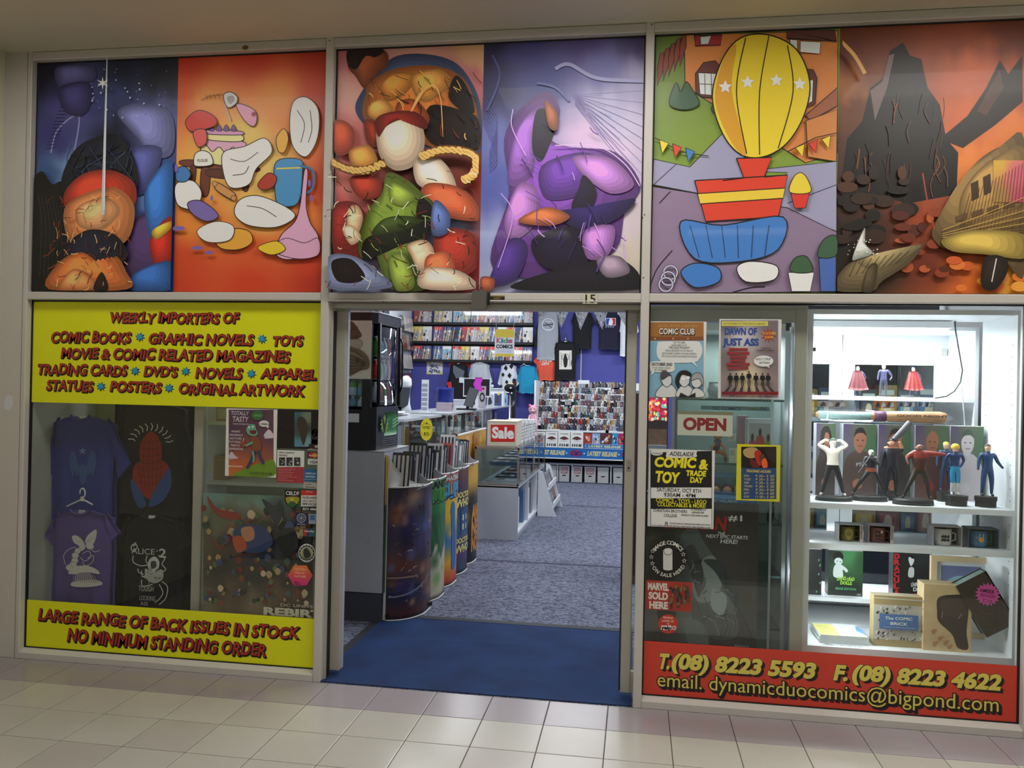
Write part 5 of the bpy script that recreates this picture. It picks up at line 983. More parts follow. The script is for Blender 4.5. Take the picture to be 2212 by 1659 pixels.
o, a = disc('sticker', 'small round red sticker with a white review-site name', 1443, 1348, 21, (176, 50, 34), n=32); a.text('PEOPLE', (1433, 1336), (1453, 1337), 4, (220, 200, 180)); a.text('LOVE US', (1430, 1343), (1455, 1344), 4, (220, 200, 180)); a.text('ON', (1441, 1348.6), (1446, 1348.8), 2.6, (220, 200, 180)); a.rect(1428, 1351, 1450, 1361, (220, 216, 210)); a.text('yelp', (1429, 1359), (1449, 1360), 7.4, (30, 26, 26), 'x')
for t in range(5): a.ell(1456+3.6*cos(t*1.26), 1356+3.6*sin(t*1.26), 1.9, 1.4, (220, 216, 210), 8)
a.build('print', VINYL, o)

# dark hero poster on the leaf glass
o, a = board('poster', 'large dark grey poster announcing a number one issue in white letters', 'poster', 1391, 1080, 1633, 1430, .150, .001, PAPER, (50, 42, 40), gain=1.7); a.xz = a.x
a.grad(1391, 1080, 1633, 1420, [(1400, 1100, (26, 20, 20)), (1620, 1100, (46, 38, 38)), (1560, 1150, (58, 50, 48)), (1400, 1200, (90, 84, 80)), (1480, 1240, (96, 96, 94)), (1560, 1220, (60, 54, 52)), (1630, 1200, (50, 44, 42)), (1400, 1330, (76, 74, 72)), (1500, 1330, (100, 104, 104)), (1600, 1330, (54, 50, 48)), (1420, 1400, (40, 36, 36)), (1540, 1400, (46, 46, 46)), (1630, 1400, (40, 36, 34))], 14, 20, 3, 1)
for pts, c in [([(1470, 1160), (1500, 1130), (1520, 1170), (1560, 1230), (1590, 1300), (1580, 1340), (1520, 1360), (1490, 1300), (1470, 1230)], (84, 88, 90)), ([(1500, 1230), (1540, 1200), (1560, 1260), (1530, 1300), (1500, 1290)], (124, 130, 132)), ([(1520, 1210), (1560, 1215), (1590, 1270), (1610, 1330), (1580, 1300), (1548, 1240)], (48, 54, 60)), ([(1496, 1300), (1540, 1320), (1590, 1330), (1590, 1375), (1540, 1380), (1500, 1350)], (72, 74, 74)), ([(1540, 1270), (1570, 1290), (1560, 1330), (1536, 1310)], (140, 146, 148)), ([(1480, 1340), (1520, 1350), (1530, 1400), (1490, 1396)], (96, 100, 102)), ([(1480, 1190), (1500, 1180), (1520, 1240), (1510, 1290), (1496, 1250)], (62, 62, 64))]: a.blob(pts, c)
for i in range(5): a.curve([(1556+i*9, 1330), (1562+i*9, 1350), (1556+i*9, 1372)], 1.6, (40, 42, 42), 4)
streaks(a, 30, 1480, 1200, 1600, 1390, [(44, 44, 46), (120, 124, 126), (34, 32, 34)], (10, 36), (1, 2.6))
a.text('BATMAN', (1436, 1150), (1566, 1133), 27, (150, 34, 24), 'x', .1); a.text('#1', (1573, 1125), (1602, 1124), 12, (196, 200, 200), 'b'); a.text('THE', (1549, 1156), (1565, 1155), 7, (196, 200, 200), 'b', .15); a.text('NEXT EPIC STARTS', (1525, 1160), (1614, 1164.5), 7, (196, 200, 200), 'b', .15); a.text('HERE!', (1556, 1172), (1592, 1174.5), 8.5, (196, 200, 200), 'b', .1)
for i, t in enumerate(['SCOTT', 'SNYDER', 'DECLAN', 'SHALVEY', 'JOHN', 'ROMITA', 'DEAN', 'SHAW']): a.text(t, (1392, 1167+i*9.4), (1392+len(t)*6, 1167+i*9.4), 6.4, (110, 108, 104), 'r')
a.text('BEGINNING IN', (1586, 1394), (1616, 1397), 3.4, (150, 150, 150)); a.text('SEPTEMBER', (1582, 1399), (1620, 1402), 3.4, (150, 150, 150)); fin(o, a, m=PAPER)
# blue striped packaging band above it
x0, x1, z0, z1 = pxrect(1392, 1064, 1637, 1106, .20)
o = E_('toy_package', ((x0+x1)/2, .22, z0), 'wide blue striped toy package above the dark number one poster', 'package')
b = B(); b.sheet(lambda p, q: (x0+(x1-x0)*p, .20+.04*q*q, z0+(z1-z0)*q+(.012*sin(p*3))), 12, 6, (0, .05, 0)); b.col = C(30, 90, 140); b.c = [C(30, 96, 150)]*len(b.v); b.build('wrapper', VINYL, o, True)
a = Art(Y=.198); 
for i in range(7): a.curve([(1530, 1076+i*4.4), (1580, 1079+i*4), (1634, 1076+i*3.2)], 1.3, (10, 26, 60))
for i in range(5): a.curve([(1394, 1074+i*5.4), (1404, 1077+i*5.2), (1412, 1078+i*5)], 1.3, (10, 26, 60))
a.text('WORST VILLAINS', (1516, 1083), (1592, 1086), 6, (160, 200, 220)); a.build('print', VINYL, o)

# ================================================================ RIGHT DISPLAY CABINET
CXL, CXR = 2.60, 3.62
fc = E_('display_cabinet', (3.11, .33, 0), 'bright white front display cabinet full of figurines at right window', 'cabinet')
def px(n, x0, x1, y0, y1, z0, z1, m=WHITE, par=None): return B().box(x0, x1, y0, y1, z0, z1).build(n, m, par)
px('side_panel', CXL, CXL+.034, .15, .56, 0, 2.05, par=fc); px('side_panel', CXR-.02, CXR, .15, .56, 0, 2.05, par=fc)
px('top_board', CXL+.034, CXR-.02, .15, .56, 2.025, 2.05, par=fc)
zA = P(1765, 1086, 'y', .15).z; zB = P(1765, 1173, 'y', .15).z; zF = .33
px('shelf', CXL+.034, CXR-.02, .15, .56, zA-.028, zA, par=fc); px('shelf', CXL+.034, CXR-.02, .15, .56, zB-.028, zB, par=fc)
px('base_board', CXL+.034, CXR-.02, .15, .56, .0, zF, par=fc)
hol = B()
for k in range(24):
    z = .5+k*.06
    for y in (.2, .5): hol.box(CXR-.0212, CXR-.02, y-.0025, y+.0025, z-.0025, z+.0025)
tag(hol.build('shelf_pin_holes', DARKGAP, fc), kind='stuff')
# back cabinet with glazed doors
bc = E_('display_cabinet', (3.15, .85, 0), 'white rear display cabinet with glazed hinged doors, behind the front one', 'cabinet')
BX0, BX1, BY0, BY1 = 2.62, 3.60, .60, 1.00
px('side_panel', BX1-.02, BX1, BY0, BY1, 0, 2.0, par=bc); px('side_panel', BX0, BX0+.02, BY0, BY1, 0, 2.0, par=bc); px('top_board', BX0+.02, BX1-.02, BY0, BY1, 1.98, 2.0, par=bc)
zC = P(1900, 857, 'y', BY0).z; zD = P(1800, 1291, 'y', BY0).z
for z in (zC, zD): px('shelf', BX0+.02, BX1-.02, BY0, BY1, z-.022, z, par=bc)
px('base_board', BX0+.02, BX1-.02, BY0, BY1, 0, .33, par=bc)
def gdoor(x0, x1):
    d = px('door', x0, x0+.055, BY1, BY1+.02, .34, 1.98, par=bc)
    b = B()
    for q in ((x0, x0+.07, .34, 1.98), (x1-.07, x1, .34, 1.98), (x0+.07, x1-.07, .34, .46), (x0+.07, x1-.07, 1.80, 1.98), (x0+.07, x1-.07, 1.02, 1.10)): b.box(q[0], q[1], BY1, BY1+.02, q[2], q[3])
    bpy.data.objects.remove(d); d = b.build('door', WHITE, bc)
    px('pane', x0+.07, x1-.07, BY1+.008, BY1+.012, .46, 1.80, CASEGLASS, d)
    for z in (1.86, .5): px('hinge', x1-.03, x1-.006, BY1-.012, BY1, z, z+.04, STEEL, d)
gdoor(BX0+.02, 2.98); gdoor(2.985, 3.58)
# lamps of the cabinet
z1_ = P(1800, 683, 'y', .5).z
la = E_('batten_lamp', (3.0, .5, z1_), 'white batten lamp under the top of the bright display cabinet', 'lamp')
px('housing', 2.66, 3.42, .47, .53, 1.985, 2.02, WHITE, la); px('tube', 2.68, 3.40, .485, .515, 1.972, 1.985, mat('lamp_tube', (1, 1, 1), .5, emit=(.9, .97, 1), es=6), la)
area('cabinet_batten_light', (3.04, .5, 1.968), (3.04, .5, 0), .7, .04, 16, (.92, .98, 1))
q = P(1767, 755, 'y', .24)
lb = E_('led_spot', q, 'small glaring LED lamp clipped inside the cabinet left edge', 'lamp'); B().ball(q, .013, n=12).build('bulb', mat('led_bulb', (1, 1, 1), .5, emit=(.92, .97, 1), es=60), lb); px('clip', CXL+.034, q.x-.008, .235, .245, q.z-.01, q.z+.01, BLACK, lb)
ls = E_('led_strip', (CXL+.04, .2, .4), 'vertical LED strip along the left inside edge of the cabinet', 'lamp'); px('strip', CXL+.034, CXL+.038, .19, .21, .36, 1.0, mat('led_strip_face', (1, 1, 1), .5, emit=(.92, .98, 1), es=10), ls)
area('cabinet_strip_light', (CXL+.045, .22, .62), (3.6, .45, .6), .5, .03, 7, (.92, .98, 1)); area('cabinet_strip_light', (CXL+.045, .22, 1.5), (3.6, .45, 1.4), .8, .03, 6, (.92, .98, 1))
area('cabinet_back_light', (3.0, .80, 1.95), (3.0, .8, 0), .6, .1, 9, (.92, .98, 1)); area('cabinet_low_light', (3.0, .80, .86), (3.0, .7, 0), .6, .1, 5, (.92, .98, 1))
pts = [P(u, v, 'y', .5) for u, v in ((2063, 694), (2064, 715), (2072, 760), (2079, 800), (2075, 825), (2062, 845), (2045, 856), (2020, 860))]
tag(B().tube(pts, .0035, 6).build('power_cord', BLACK, None, True), 'thin black lamp cord curving down inside the white cabinet', 'cord')
pts = [P(u, v, 'y', .52) for u, v in ((2064, 694), (2068, 760), (2074, 820), (2080, 860), (2084, 920))]
tag(B().tube(pts, .003, 6).build('power_cord', WHITEB, None, True), 'thin white lamp cord hanging beside the black cord', 'cord')

# ---- figurines
def figmat(name, bands):
    """cloth and skin colours by height of the figure; bands = [(fraction, colour)...] from the feet up"""
    m = bpy.data.materials.new(name); m.use_nodes = True; nt = m.node_tree; b = nt.nodes['Principled BSDF']; b.inputs['Roughness'].default_value = .4
    tc = nt.nodes.new('ShaderNodeTexCoord'); sp = nt.nodes.new('ShaderNodeSeparateXYZ'); mr = nt.nodes.new('ShaderNodeMath'); mr.operation = 'DIVIDE'; mr.inputs[1].default_value = bands[0]
    cr = nt.nodes.new('ShaderNodeValToRGB'); cr.color_ramp.interpolation = 'CONSTANT'
    nt.links.new(tc.outputs['Object'], sp.inputs[0]); nt.links.new(sp.outputs['Z'], mr.inputs[0]); nt.links.new(mr.outputs[0], cr.inputs[0]); nt.links.new(cr.outputs[0], b.inputs['Base Color'])
    e = cr.color_ramp.elements; e[0].position = 0; e[0].color = C(bands[1][1]); e[1].position = bands[2][0]; e[1].color = C(bands[2][1])
    for f, c in bands[3:]: n = e.new(f); n.color = C(c)
    return m
def figurine(label, u, vt, vb, Y, bands, pose, hair=None, base=None, cat='figurine', extra=None, face=0, bulk=1.0, cape=None):
    t = P(u, vt, 'y', Y); b_ = P(u, vb, 'y', Y); H = t.z-b_.z; x0, z0 = b_.x, b_.z
    zs = base[4] if base else z0
    root = E_('figurine', (x0, Y, zs), label, cat, 'figurines in the white cabinet')
    J = dict(pel=(0, 0, .52), ch=(0, 0, .70), nk=(0, 0, .84), hd=(0, -.005, .90), top=(0, 0, .965), sl=(-.11, 0, .80), sr=(.11, 0, .80), el=(-.15, .01, .66), er=(.15, .01, .66), wl=(-.17, -.02, .53), wr=(.17, -.02, .53), hl=(-.175, -.03, .485), hr=(.175, -.03, .485),
             pl=(-.055, 0, .50), pr_=(.055, 0, .50), kl=(-.075, -.01, .28), kr=(.075, -.01, .28), al=(-.085, .02, .045), ar=(.085, .02, .045), tl=(-.095, -.05, .018), tr=(.095, -.05, .018))
    J.update(pose)
    R = dict(pel=.062, ch=.078, nk=.030, hd=.052, top=.040, sl=.036, sr=.036, el=.027, er=.027, wl=.018, wr=.018, hl=.020, hr=.020, pl=.05, pr_=.05, kl=.036, kr=.036, al=.021, ar=.021, tl=.017, tr=.017)
    names = list(J); idx = {n: i for i, n in enumerate(names)}
    E = [('pel', 'ch'), ('ch', 'nk'), ('nk', 'hd'), ('hd', 'top'), ('ch', 'sl'), ('ch', 'sr'), ('sl', 'el'), ('el', 'wl'), ('wl', 'hl'), ('sr', 'er'), ('er', 'wr'), ('wr', 'hr'), ('pel', 'pl'), ('pl', 'kl'), ('kl', 'al'), ('al', 'tl'), ('pel', 'pr_'), ('pr_', 'kr'), ('kr', 'ar'), ('ar', 'tr')]
    ca, sa = cos(face), sin(face)
    def W_(p): return ((p[0]*ca-p[1]*sa)*H, (p[0]*sa+p[1]*ca)*H, p[2]*H)
    me = bpy.data.meshes.new('body'); me.from_pydata([W_(J[n]) for n in names], [(idx[a], idx[b]) for a, b in E], [])
    ob = bpy.data.objects.new('body', me); COL.objects.link(ob); ob.parent = root; ob.location = (0, 0, z0-zs)
    md = ob.modifiers.new('skin', 'SKIN'); md.use_smooth_shade = True
    for n in names:
        r = R[n]*H*1.34*(bulk if n in ('ch', 'sl', 'sr', 'el', 'er', 'pel') else 1)
        me.skin_vertices[0].data[idx[n]].radius = (r, r*.78 if n in ('ch', 'pel') else r); me.skin_vertices[0].data[idx[n]].use_root = (n == 'pel')
    ob.modifiers.new('sub', 'SUBSURF').levels = 1; ob.modifiers['sub'].render_levels = 1
    ob.data.materials.append(figmat('figurine_paint', [H]+bands))
    def wp(p): q = W_(p); return (x0+q[0], Y+q[1], z0+q[2])
    hd = Vector(J['hd']); nz = B().ball(wp(hd+Vector((0, -.052, -.0))), .010*H, .012*H, .014*H, 8, 5).build('nose', mat('figurine_skin', C(196, 156, 130), .5), root, True)
    eb = B(); eb.ball(wp(hd+Vector((-.02, -.046, .014))), .006*H, n=6, m=4); eb.ball(wp(hd+Vector((.02, -.046, .014))), .006*H, n=6, m=4); eb.build('eyes', BLACK, root)
    if hair: B().ball(wp(hd+Vector((0, .012, .034))), .058*H*hair[1], .056*H*hair[1], .05*H*hair[1], 12, 8).build('hair', mat('figurine_hair_%d_%d' % hair[0][:2], C(hair[0]), .6), root, True)
    if cape:
        def cf(a, b): w_ = .13+.20*b; s_ = 2*a-1; return wp((s_*w_, -.06-.10*b+.05*s_*s_+.03*sin(a*26)*b, .84-.62*b-.05*sin(a*3.1)*b))
        B().sheet(cf, 16, 8, (0, .004, 0)).build('cape', mat('cape_%d' % cape[0], C(cape), .5), root, True)
    if base:
        bx0, bx1, by0, by1, zz, kind = base
        b = B(); cx_, cy_ = (bx0+bx1)/2, (by0+by1)/2
        if kind == 'round': b.lathe([((bx1-bx0)/2*.92, 0), ((bx1-bx0)/2*.92, (z0-zz)*.55), ((bx1-bx0)/2, (z0-zz)*.6), ((bx1-bx0)/2, (z0-zz))], (cx_, cy_, zz), 8, None, 1, .8)
        else: b.lathe([((bx1-bx0)/2, 0), ((bx1-bx0)/2*.97, (z0-zz)*.8), ((bx1-bx0)/2*.9, (z0-zz))], (cx_, cy_, zz), 20, None, 1, .55)
        b.build('base', mat('figurine_base', C(34, 34, 34), .5), root, True if kind != 'round' else False)
    if extra: extra(root, wp, H)
    return root
def bs_(a, b, Y, kind, z=None): x = P(a, 1080, 'y', Y).x; x2 = P(b, 1080, 'y', Y).x; r = (x2-x)/2; return (x, x2, Y-r*.6, Y+r*.6, z or zA+.0005, kind)
SKN = (206, 168, 140)
figurine('figurine of a pale bare-chested man holding both hands behind his head', 1797, 944, 1072, .27, [(0, (200, 196, 190)), (.06, (30, 28, 30)), (.53, (226, 218, 204))], dict(el=(-.24, .0, .86), wl=(-.12, .01, .95), hl=(-.06, .03, .93), er=(.24, 0, .86), wr=(.12, .01, .95), hr=(.06, .03, .93), kl=(-.10, -.02, .28), al=(-.17, 0, .045), tl=(-.20, -.04, .018), kr=(.12, -.01, .28), ar=(.19, .01, .045), tr=(.22, -.03, .018)), hair=((50, 64, 48), 1.0), base=bs_(1760, 1842, .27, 'oval'))
def rifle(root, wp, H): B().cyl(wp((-.28, -.14, .48)), wp((.0, -.14, .92)), .012*H, n=8).build('pole', mat('gun_metal', C(90, 92, 98), .35, .6), root)
figurine('figurine in black lunging with a long grey pole across the chest', 1880, 967, 1070, .32, [(0, (20, 20, 22)), (.5, (150, 70, 50)), (.58, (26, 26, 32)), (.84, (206, 206, 206))], dict(el=(-.17, -.07, .66), wl=(-.16, -.13, .62), hl=(-.15, -.15, .62), er=(.12, -.10, .66), wr=(-.02, -.14, .78), hr=(-.04, -.15, .80), kl=(-.20, -.04, .30), al=(-.34, .02, .045), tl=(-.37, -.03, .018), kr=(.18, .0, .26), ar=(.32, .04, .045), tr=(.35, 0, .018)), base=bs_(1838, 1918, .32, 'oval'), extra=rifle)
def cannon(root, wp, H): B().cyl(wp((.02, -.02, .96)), wp((.30, .06, 1.25)), .045*H, .06*H, 12).build('tube', mat('gun_metal', C(90, 92, 98), .35, .6), root)
figurine('figurine of a bearded man in a dark coat shouldering a black tube', 1925, 945, 1072, .38, [(0, (18, 18, 22)), (.3, (28, 28, 40)), (.82, (176, 120, 96))], dict(er=(.16, -.05, .78), wr=(.10, -.07, .92), hr=(.08, -.08, .94)), hair=((40, 28, 22), 1.0), base=bs_(1918, 1972, .38, 'oval'), extra=cannon, bulk=1.15)
figurine('figurine of a bald fighter in red and dark armour aiming to the right', 1985, 955, 1078, .235, [(0, (40, 34, 30)), (.5, (70, 34, 28)), (.72, (130, 40, 30)), (.86, (120, 76, 58))], dict(er=(.26, -.03, .80), wr=(.38, -.05, .80), hr=(.42, -.06, .80), el=(-.22, -.02, .72), wl=(-.22, -.10, .62), hl=(-.20, -.12, .60), kl=(-.16, -.02, .28), al=(-.26, 0, .045), tl=(-.28, -.04, .018), kr=(.13, -.02, .28), ar=(.18, .03, .045), tr=(.2, -.02, .018)), base=bs_(1927, 2018, .235, 'oval'), bulk=1.35)
BLS = (24, 60, 110)
figurine('figurine in a dark blue suit with blond hair, half hidden behind another', 2042, 952, 1062, .42, [(0, (24, 44, 80)), (.84, SKN)], {}, hair=((214, 180, 70), 1.0), base=bs_(2022, 2062, .42, 'round'))
figurine('figurine of a slim woman in blue with big yellow hair and white boots', 2062, 958, 1070, .26, [(0, (210, 212, 214)), (.24, (40, 140, 190)), (.56, (24, 52, 104)), (.84, SKN)], dict(el=(-.17, .03, .68), wl=(-.10, .0, .56), hl=(-.07, -.01, .54), er=(.17, .03, .68), wr=(.10, 0, .56), hr=(.07, -.01, .54), kl=(-.04, -.01, .28), kr=(.05, -.01, .28), al=(-.05, .02, .045), ar=(.055, .02, .045), tl=(-.06, -.05, .018), tr=(.065, -.05, .018)), hair=((226, 186, 60), 1.35), base=bs_(2040, 2092, .26, 'round'), bulk=.8)
figurine('figurine of a brown-haired man in a dark blue suit, right end of the shelf', 2132, 957, 1072, .26, [(0, (16, 30, 56)), (.08, BLS), (.84, SKN)], dict(er=(.17, .0, .66), wr=(.24, -.02, .56), hr=(.27, -.03, .53)), hair=((90, 66, 48), 1.0), base=bs_(2104, 2155, .26, 'round'))
# upper shelf of the rear cabinet: three seen from behind in capes
for (u, a, c, lb_, hc) in ((1852, 790, (84, 26, 32), 'caped figurine with a dark red cloak, left on the upper shelf', (40, 30, 30)), (1908, 786, (150, 96, 60), 'figurine with flowing ginger hair, middle of the upper shelf', (176, 96, 54)), (1972, 792, (120, 30, 30), 'figurine with a wide bright red cape, right on the upper shelf', (60, 60, 90))):
    figurine(lb_, u, a, 855, .70, [(0, (30, 34, 50)), (.5, (50, 50, 80)), (.84, SKN)], dict(er=(.2, 0, .7), wr=(.25, 0, .6)), hair=(hc, 1.05), base=(P(u-16, 850, 'y', .7).x, P(u+16, 850, 'y', .7).x, .67, .73, zC+.0005, 'oval'), cape=c if u != 1908 else None)

# ---- portrait boxes on the shelf
pbs = [(1764, 1803, (60, 50, 48), 'hooded'), (1822, 1890, (80, 64, 60), 'short dark hair'), (1898, 1966, (50, 46, 52), 'long dark coat'), (1978, 2046, (80, 50, 44), 'bald head'), (2054, 2123, (196, 186, 190), 'pale skin')]
for i, (a_, b_, c, nm) in enumerate(pbs):
    x0, x1, z0, z1 = pxrect(a_, 914+i*1.5, b_, 1060, .47)
    o = E_('figure_box', ((x0+x1)/2, .5, zA), 'tall box with a portrait showing %s, on the figurine shelf' % nm, 'box', 'portrait boxes behind the figurines')
    px('carton', x0, x1, .47, .545, zA+.0005, z1, WHITE, o)
    a = Art(O=(x0, .47, zA), gain=1.0); w_, h = x1-x0, z1-zA; a.xz = (x0, x1, zA, z1)
    a.grad(0, 0, w_, h, [(0, h, (84, 64, 110)), (w_*.5, h, (90, 94, 76)), (w_, h, (66, 96, 66)), (0, h*.7, (96, 84, 104)), (w_, h*.7, (58, 100, 64)), (w_*.5, h*.5, (90, 100, 80)), (0, 0, (40, 54, 44)), (w_, 0, (48, 80, 54))], 6, 8, 3)
    sk = (206, 196, 198) if i == 4 else (150, 100, 78)
    a.blob([(w_*.02, 0), (w_*.05, h*.45), (w_*.3, h*.62), (w_*.7, h*.62), (w_*.98, h*.42), (w_, 0)], c); a.blob([(w_*.34, h*.70), (w_*.5, h*.60), (w_*.68, h*.70), (w_*.70, h*.84), (w_*.52, h*.93), (w_*.35, h*.84)], sk)
    if i in (1, 2, 4): a.blob([(w_*.33, h*.82), (w_*.4, h*.93), (w_*.6, h*.95), (w_*.71, h*.84), (w_*.6, h*.88), (w_*.42, h*.87)], (40, 34, 34) if i != 4 else (60, 80, 60))
    if i == 0: a.blob([(w_*.2, h*.6), (w_*.25, h*.9), (w_*.6, h*.96), (w_*.8, h*.8), (w_*.7, h*.62), (w_*.66, h*.84), (w_*.45, h*.86), (w_*.38, h*.66)], (40, 34, 34))
    for s_ in (.44, .6): a.ell(w_*s_, h*.78, w_*.035, h*.008, (30, 24, 24), 8)
    a.line([(w_*.45, h*.70), (w_*.6, h*.70)], h*.008, (90, 40, 36)); a.blob([(w_*.3, h*.2), (w_*.5, h*.25), (w_*.6, h*.15), (w_*.4, h*.1)], sk if i != 3 else (130, 40, 36))
    if i == 1: a.text('PTIRA', (w_*.42, h*.42), (w_*.8, h*.44), h*.045, (190, 190, 190))
    fin(o, a, m=PAPER)
# wrapped bat lying on the boxes
zb_ = max(P(2120, 920, 'y', .47).z, P(1770, 914, 'y', .47).z)
q0 = P(1765, 900, 'y', .44); q1 = P(2062, 900, 'y', .44); r_t = .036
o = E_('wrapped_bat', ((q0.x+q1.x)/2, .50, zb_), 'wooden bat wrapped in clear plastic lying across the portrait boxes', 'bat')
zz = zb_+r_t+.001
B().tube([(q0.x+.01, .505, zz), (q0.x+.25, .505, zz), (q0.x+.42, .505, zz), (q1.x-.05, .505, zz), (q1.x-.02, .505, zz)], [.017, .020, .030, .033, .026], 18).build('bat', mat('bat_wood', C(176, 130, 92), .4, 0, .1, 20), o, True)
B().tube([(q0.x+.02, .505, zz), (q0.x+.30, .505, zz)], .0225, 18).build('grip_tape', mat('grip_tape', C(150, 176, 172), .5, 0, .3, 60), o, True)
B().tube([(q0.x+.31, .505, zz), (q0.x+.37, .505, zz)], .029, 18).build('band', mat('red_band', C(90, 40, 70), .5), o, True)
a = Art(O=(q0.x, .470, zz-.006)); a.text('GOOD NIGHT', (.42, .008), (.68, .008), .012, (60, 40, 34)); 
for i in range(22): a.line([(.40+i*.013, -.014), (.402+i*.013, -.004)], .0014, (40, 34, 30))
a.build('lettering', CARD, o)
b = B()
for k in range(10):
    pass
pp = [(q0.x-.01+i*(q1.x-q0.x+.03)/16, .505+random.uniform(-.002, .002), zz+random.uniform(-.002, .002)) for i in range(17)]
b.tube(pp, [.006]+[.034+random.uniform(-.002, .001) for _ in range(15)]+[.004], 12); b.build('plastic_bag', CLEAR, o)

# ---- mug boxes
for (a_, t_, b_, d_, c1, c2, cm, lb_) in ((1812, 1140, 1864, 1180, (176, 180, 180), (50, 34, 28), (120, 110, 50), 'mug box with a dull gold shield printed on the mug'), (1877, 1142, 1930, 1183, (170, 160, 166), (60, 44, 50), (140, 90, 80), 'mug box with a reddish brown picture mug'), (2016, 1144, 2078, 1190, (180, 180, 180), (44, 40, 40), (206, 204, 200), 'mug box holding a white mug with black drawing'), (2092, 1148, 2158, 1193, (80, 96, 106), (84, 120, 30), (70, 120, 150), 'mug box, green inside, with a pale blue mug')):
    x0, x1, z0, z1 = pxrect(a_, t_, b_, d_, .22); h = z1-z0; z0 = zB+.0005; z1 = z0+h
    o = E_('mug_box', ((x0+x1)/2, .26, z0), lb_, 'box', 'boxed mugs on the middle shelf')
    b = B(); th = .003
    b.box(x0, x1, .22, .31, z0, z0+th); b.box(x0, x1, .22, .31, z1-th, z1); b.box(x0, x0+th, .22, .31, z0+th, z1-th); b.box(x1-th, x1, .22, .31, z0+th, z1-th); b.box(x0, x1, .307, .31, z0, z1); b.build('carton', mat('mugcarton%d%d' % (c1[0], c2[1]), C(c1), .6), o)
    px('liner', x0+th, x1-th, .296, .306, z0+th, z1-th, mat('mugliner%d%d' % (c2[0], c2[1]), C(c2), .6), o)
    mx_ = x0+(x1-x0)*.42; r = (x1-x0)*.33
    mg = B().lathe([(r*.9, 0), (r, .004), (r, h*.82), (r*.92, h*.82), (r*.9, .01)], (mx_, .22+r+.004, z0+th), 20).build('mug', mat('mug%d%d' % cm[:2], C(cm), .2), o, True)
    B().tube([(mx_+r, .22+r, z0+h*.65), (mx_+r+.018, .22+r, z0+h*.6), (mx_+r+.02, .22+r, z0+h*.3), (mx_+r, .22+r, z0+h*.22)], .004, 6).build('handle', mat('mug%d%d' % cm[:2], C(cm), .2), mg, True)
    a = Art(O=(mx_, .2195, z0+h*.45))
    if a_ == 1812: a.blob([(-.02, .02), (0, .028), (.02, .02), (.016, -.012), (0, -.03), (-.016, -.012)], (150, 138, 60)); a.text('HD', (-.010, -.006), (.010, -.006), .014, (80, 70, 26))
    elif a_ == 1877: [a.blob([(x, y), (x+.008, y+.006), (x+.012, y-.004), (x+.004, y-.01)], random.choice([(90, 40, 34), (196, 180, 176), (50, 40, 44)])) for x in (-.02, -.006, .006) for y in (-.02, 0, .02)]
    elif a_ == 2016: [a.blob([(x, y), (x+.01, y+.008), (x+.013, y-.004), (x+.003, y-.008)], (34, 34, 36)) for x in (-.02, -.008, .006) for y in (-.012, .006)]; pass
    else: a.ell(0, -.002, .013, .013, (220, 150, 80), 18); a.line([(-.008, .008), (-.006, .028)], .003, (224, 214, 150)); a.line([(.008, .008), (.010, .028)], .003, (224, 214, 150))
    a.build('print', CARD, o)
    if a_ < 1900:
        a = Art(O=(x1-.0165, .2197, z0)); a.rect(0, 0, .016, h, (206, 190, 186)); a.text('2000', (.013, .012), (.013, .046), .009, (30, 26, 26)) if False else None
        for k, ch in enumerate('2000AD'): a.text(ch, (.004, h-.012-k*.0115), (.012, h-.012-k*.0115), .008, (34, 28, 30))
        a.build('side_label', CARD, o)

# ---- lower shelf: doll boxes, brick, stocking box, books
def carton(name, label, x0, x1, y0, y1, z0, z1, m, cat='box', group=None):
    o = E_(name, ((x0+x1)/2, (y0+y1)/2, z0), label, cat, group); px('carton', x0, x1, y0, y1, z0, z1, m, o); return o
DKG = mat('dark_print_card', C(28, 30, 32), .35)
x0, x1, z0, z1 = pxrect(1790, 1188, 1863, 1290, .66)
o = carton('doll_box', 'dark doll box with green lettering and a pale doll in a white gown', x0, x1, .66, .74, zD+.0005, z1, DKG); a = Art(O=(x0, .66, zD)); w_, h = x1-x0, z1-zD; a.xz = (x0, x1, zD, z1)
a.grad(0, 0, w_, h, [(0, h, (24, 34, 28)), (w_*.6, h*.9, (70, 130, 80)), (w_, h*.8, (40, 80, 50)), (w_*.5, 0, (26, 30, 30))], 6, 8, 3); a.ell(w_*.28, h*.86, w_*.15, h*.12, (16, 16, 18)); a.ell(w_*.29, h*.76, w_*.12, h*.08, (206, 214, 214)); a.blob([(w_*.14, h*.48), (w_*.18, h*.66), (w_*.34, h*.70), (w_*.56, h*.58), (w_*.52, h*.52), (w_*.42, h*.58), (w_*.42, h*.4), (w_*.2, h*.4)], (206, 214, 212)); a.ell(w_*.25, h*.76, .003, .003, (20, 20, 20), 8); a.ell(w_*.34, h*.755, .003, .003, (20, 20, 20), 8)
a.text('LIVING DEAD', (w_*.26, h*.34), (w_*.76, h*.34), h*.07, (150, 200, 70), 'x', jit=.1); a.text('DOLLS', (w_*.36, h*.25), (w_*.68, h*.25), h*.07, (150, 200, 70), 'x', jit=.1); a.text('BRIDE EDITION', (w_*.22, h*.13), (w_*.8, h*.13), h*.05, (90, 170, 120)); a.text('LDD', (w_*.84, h*.03), (w_*.96, h*.03), h*.03, (200, 200, 200)); fin(o, a, m=PAPER)
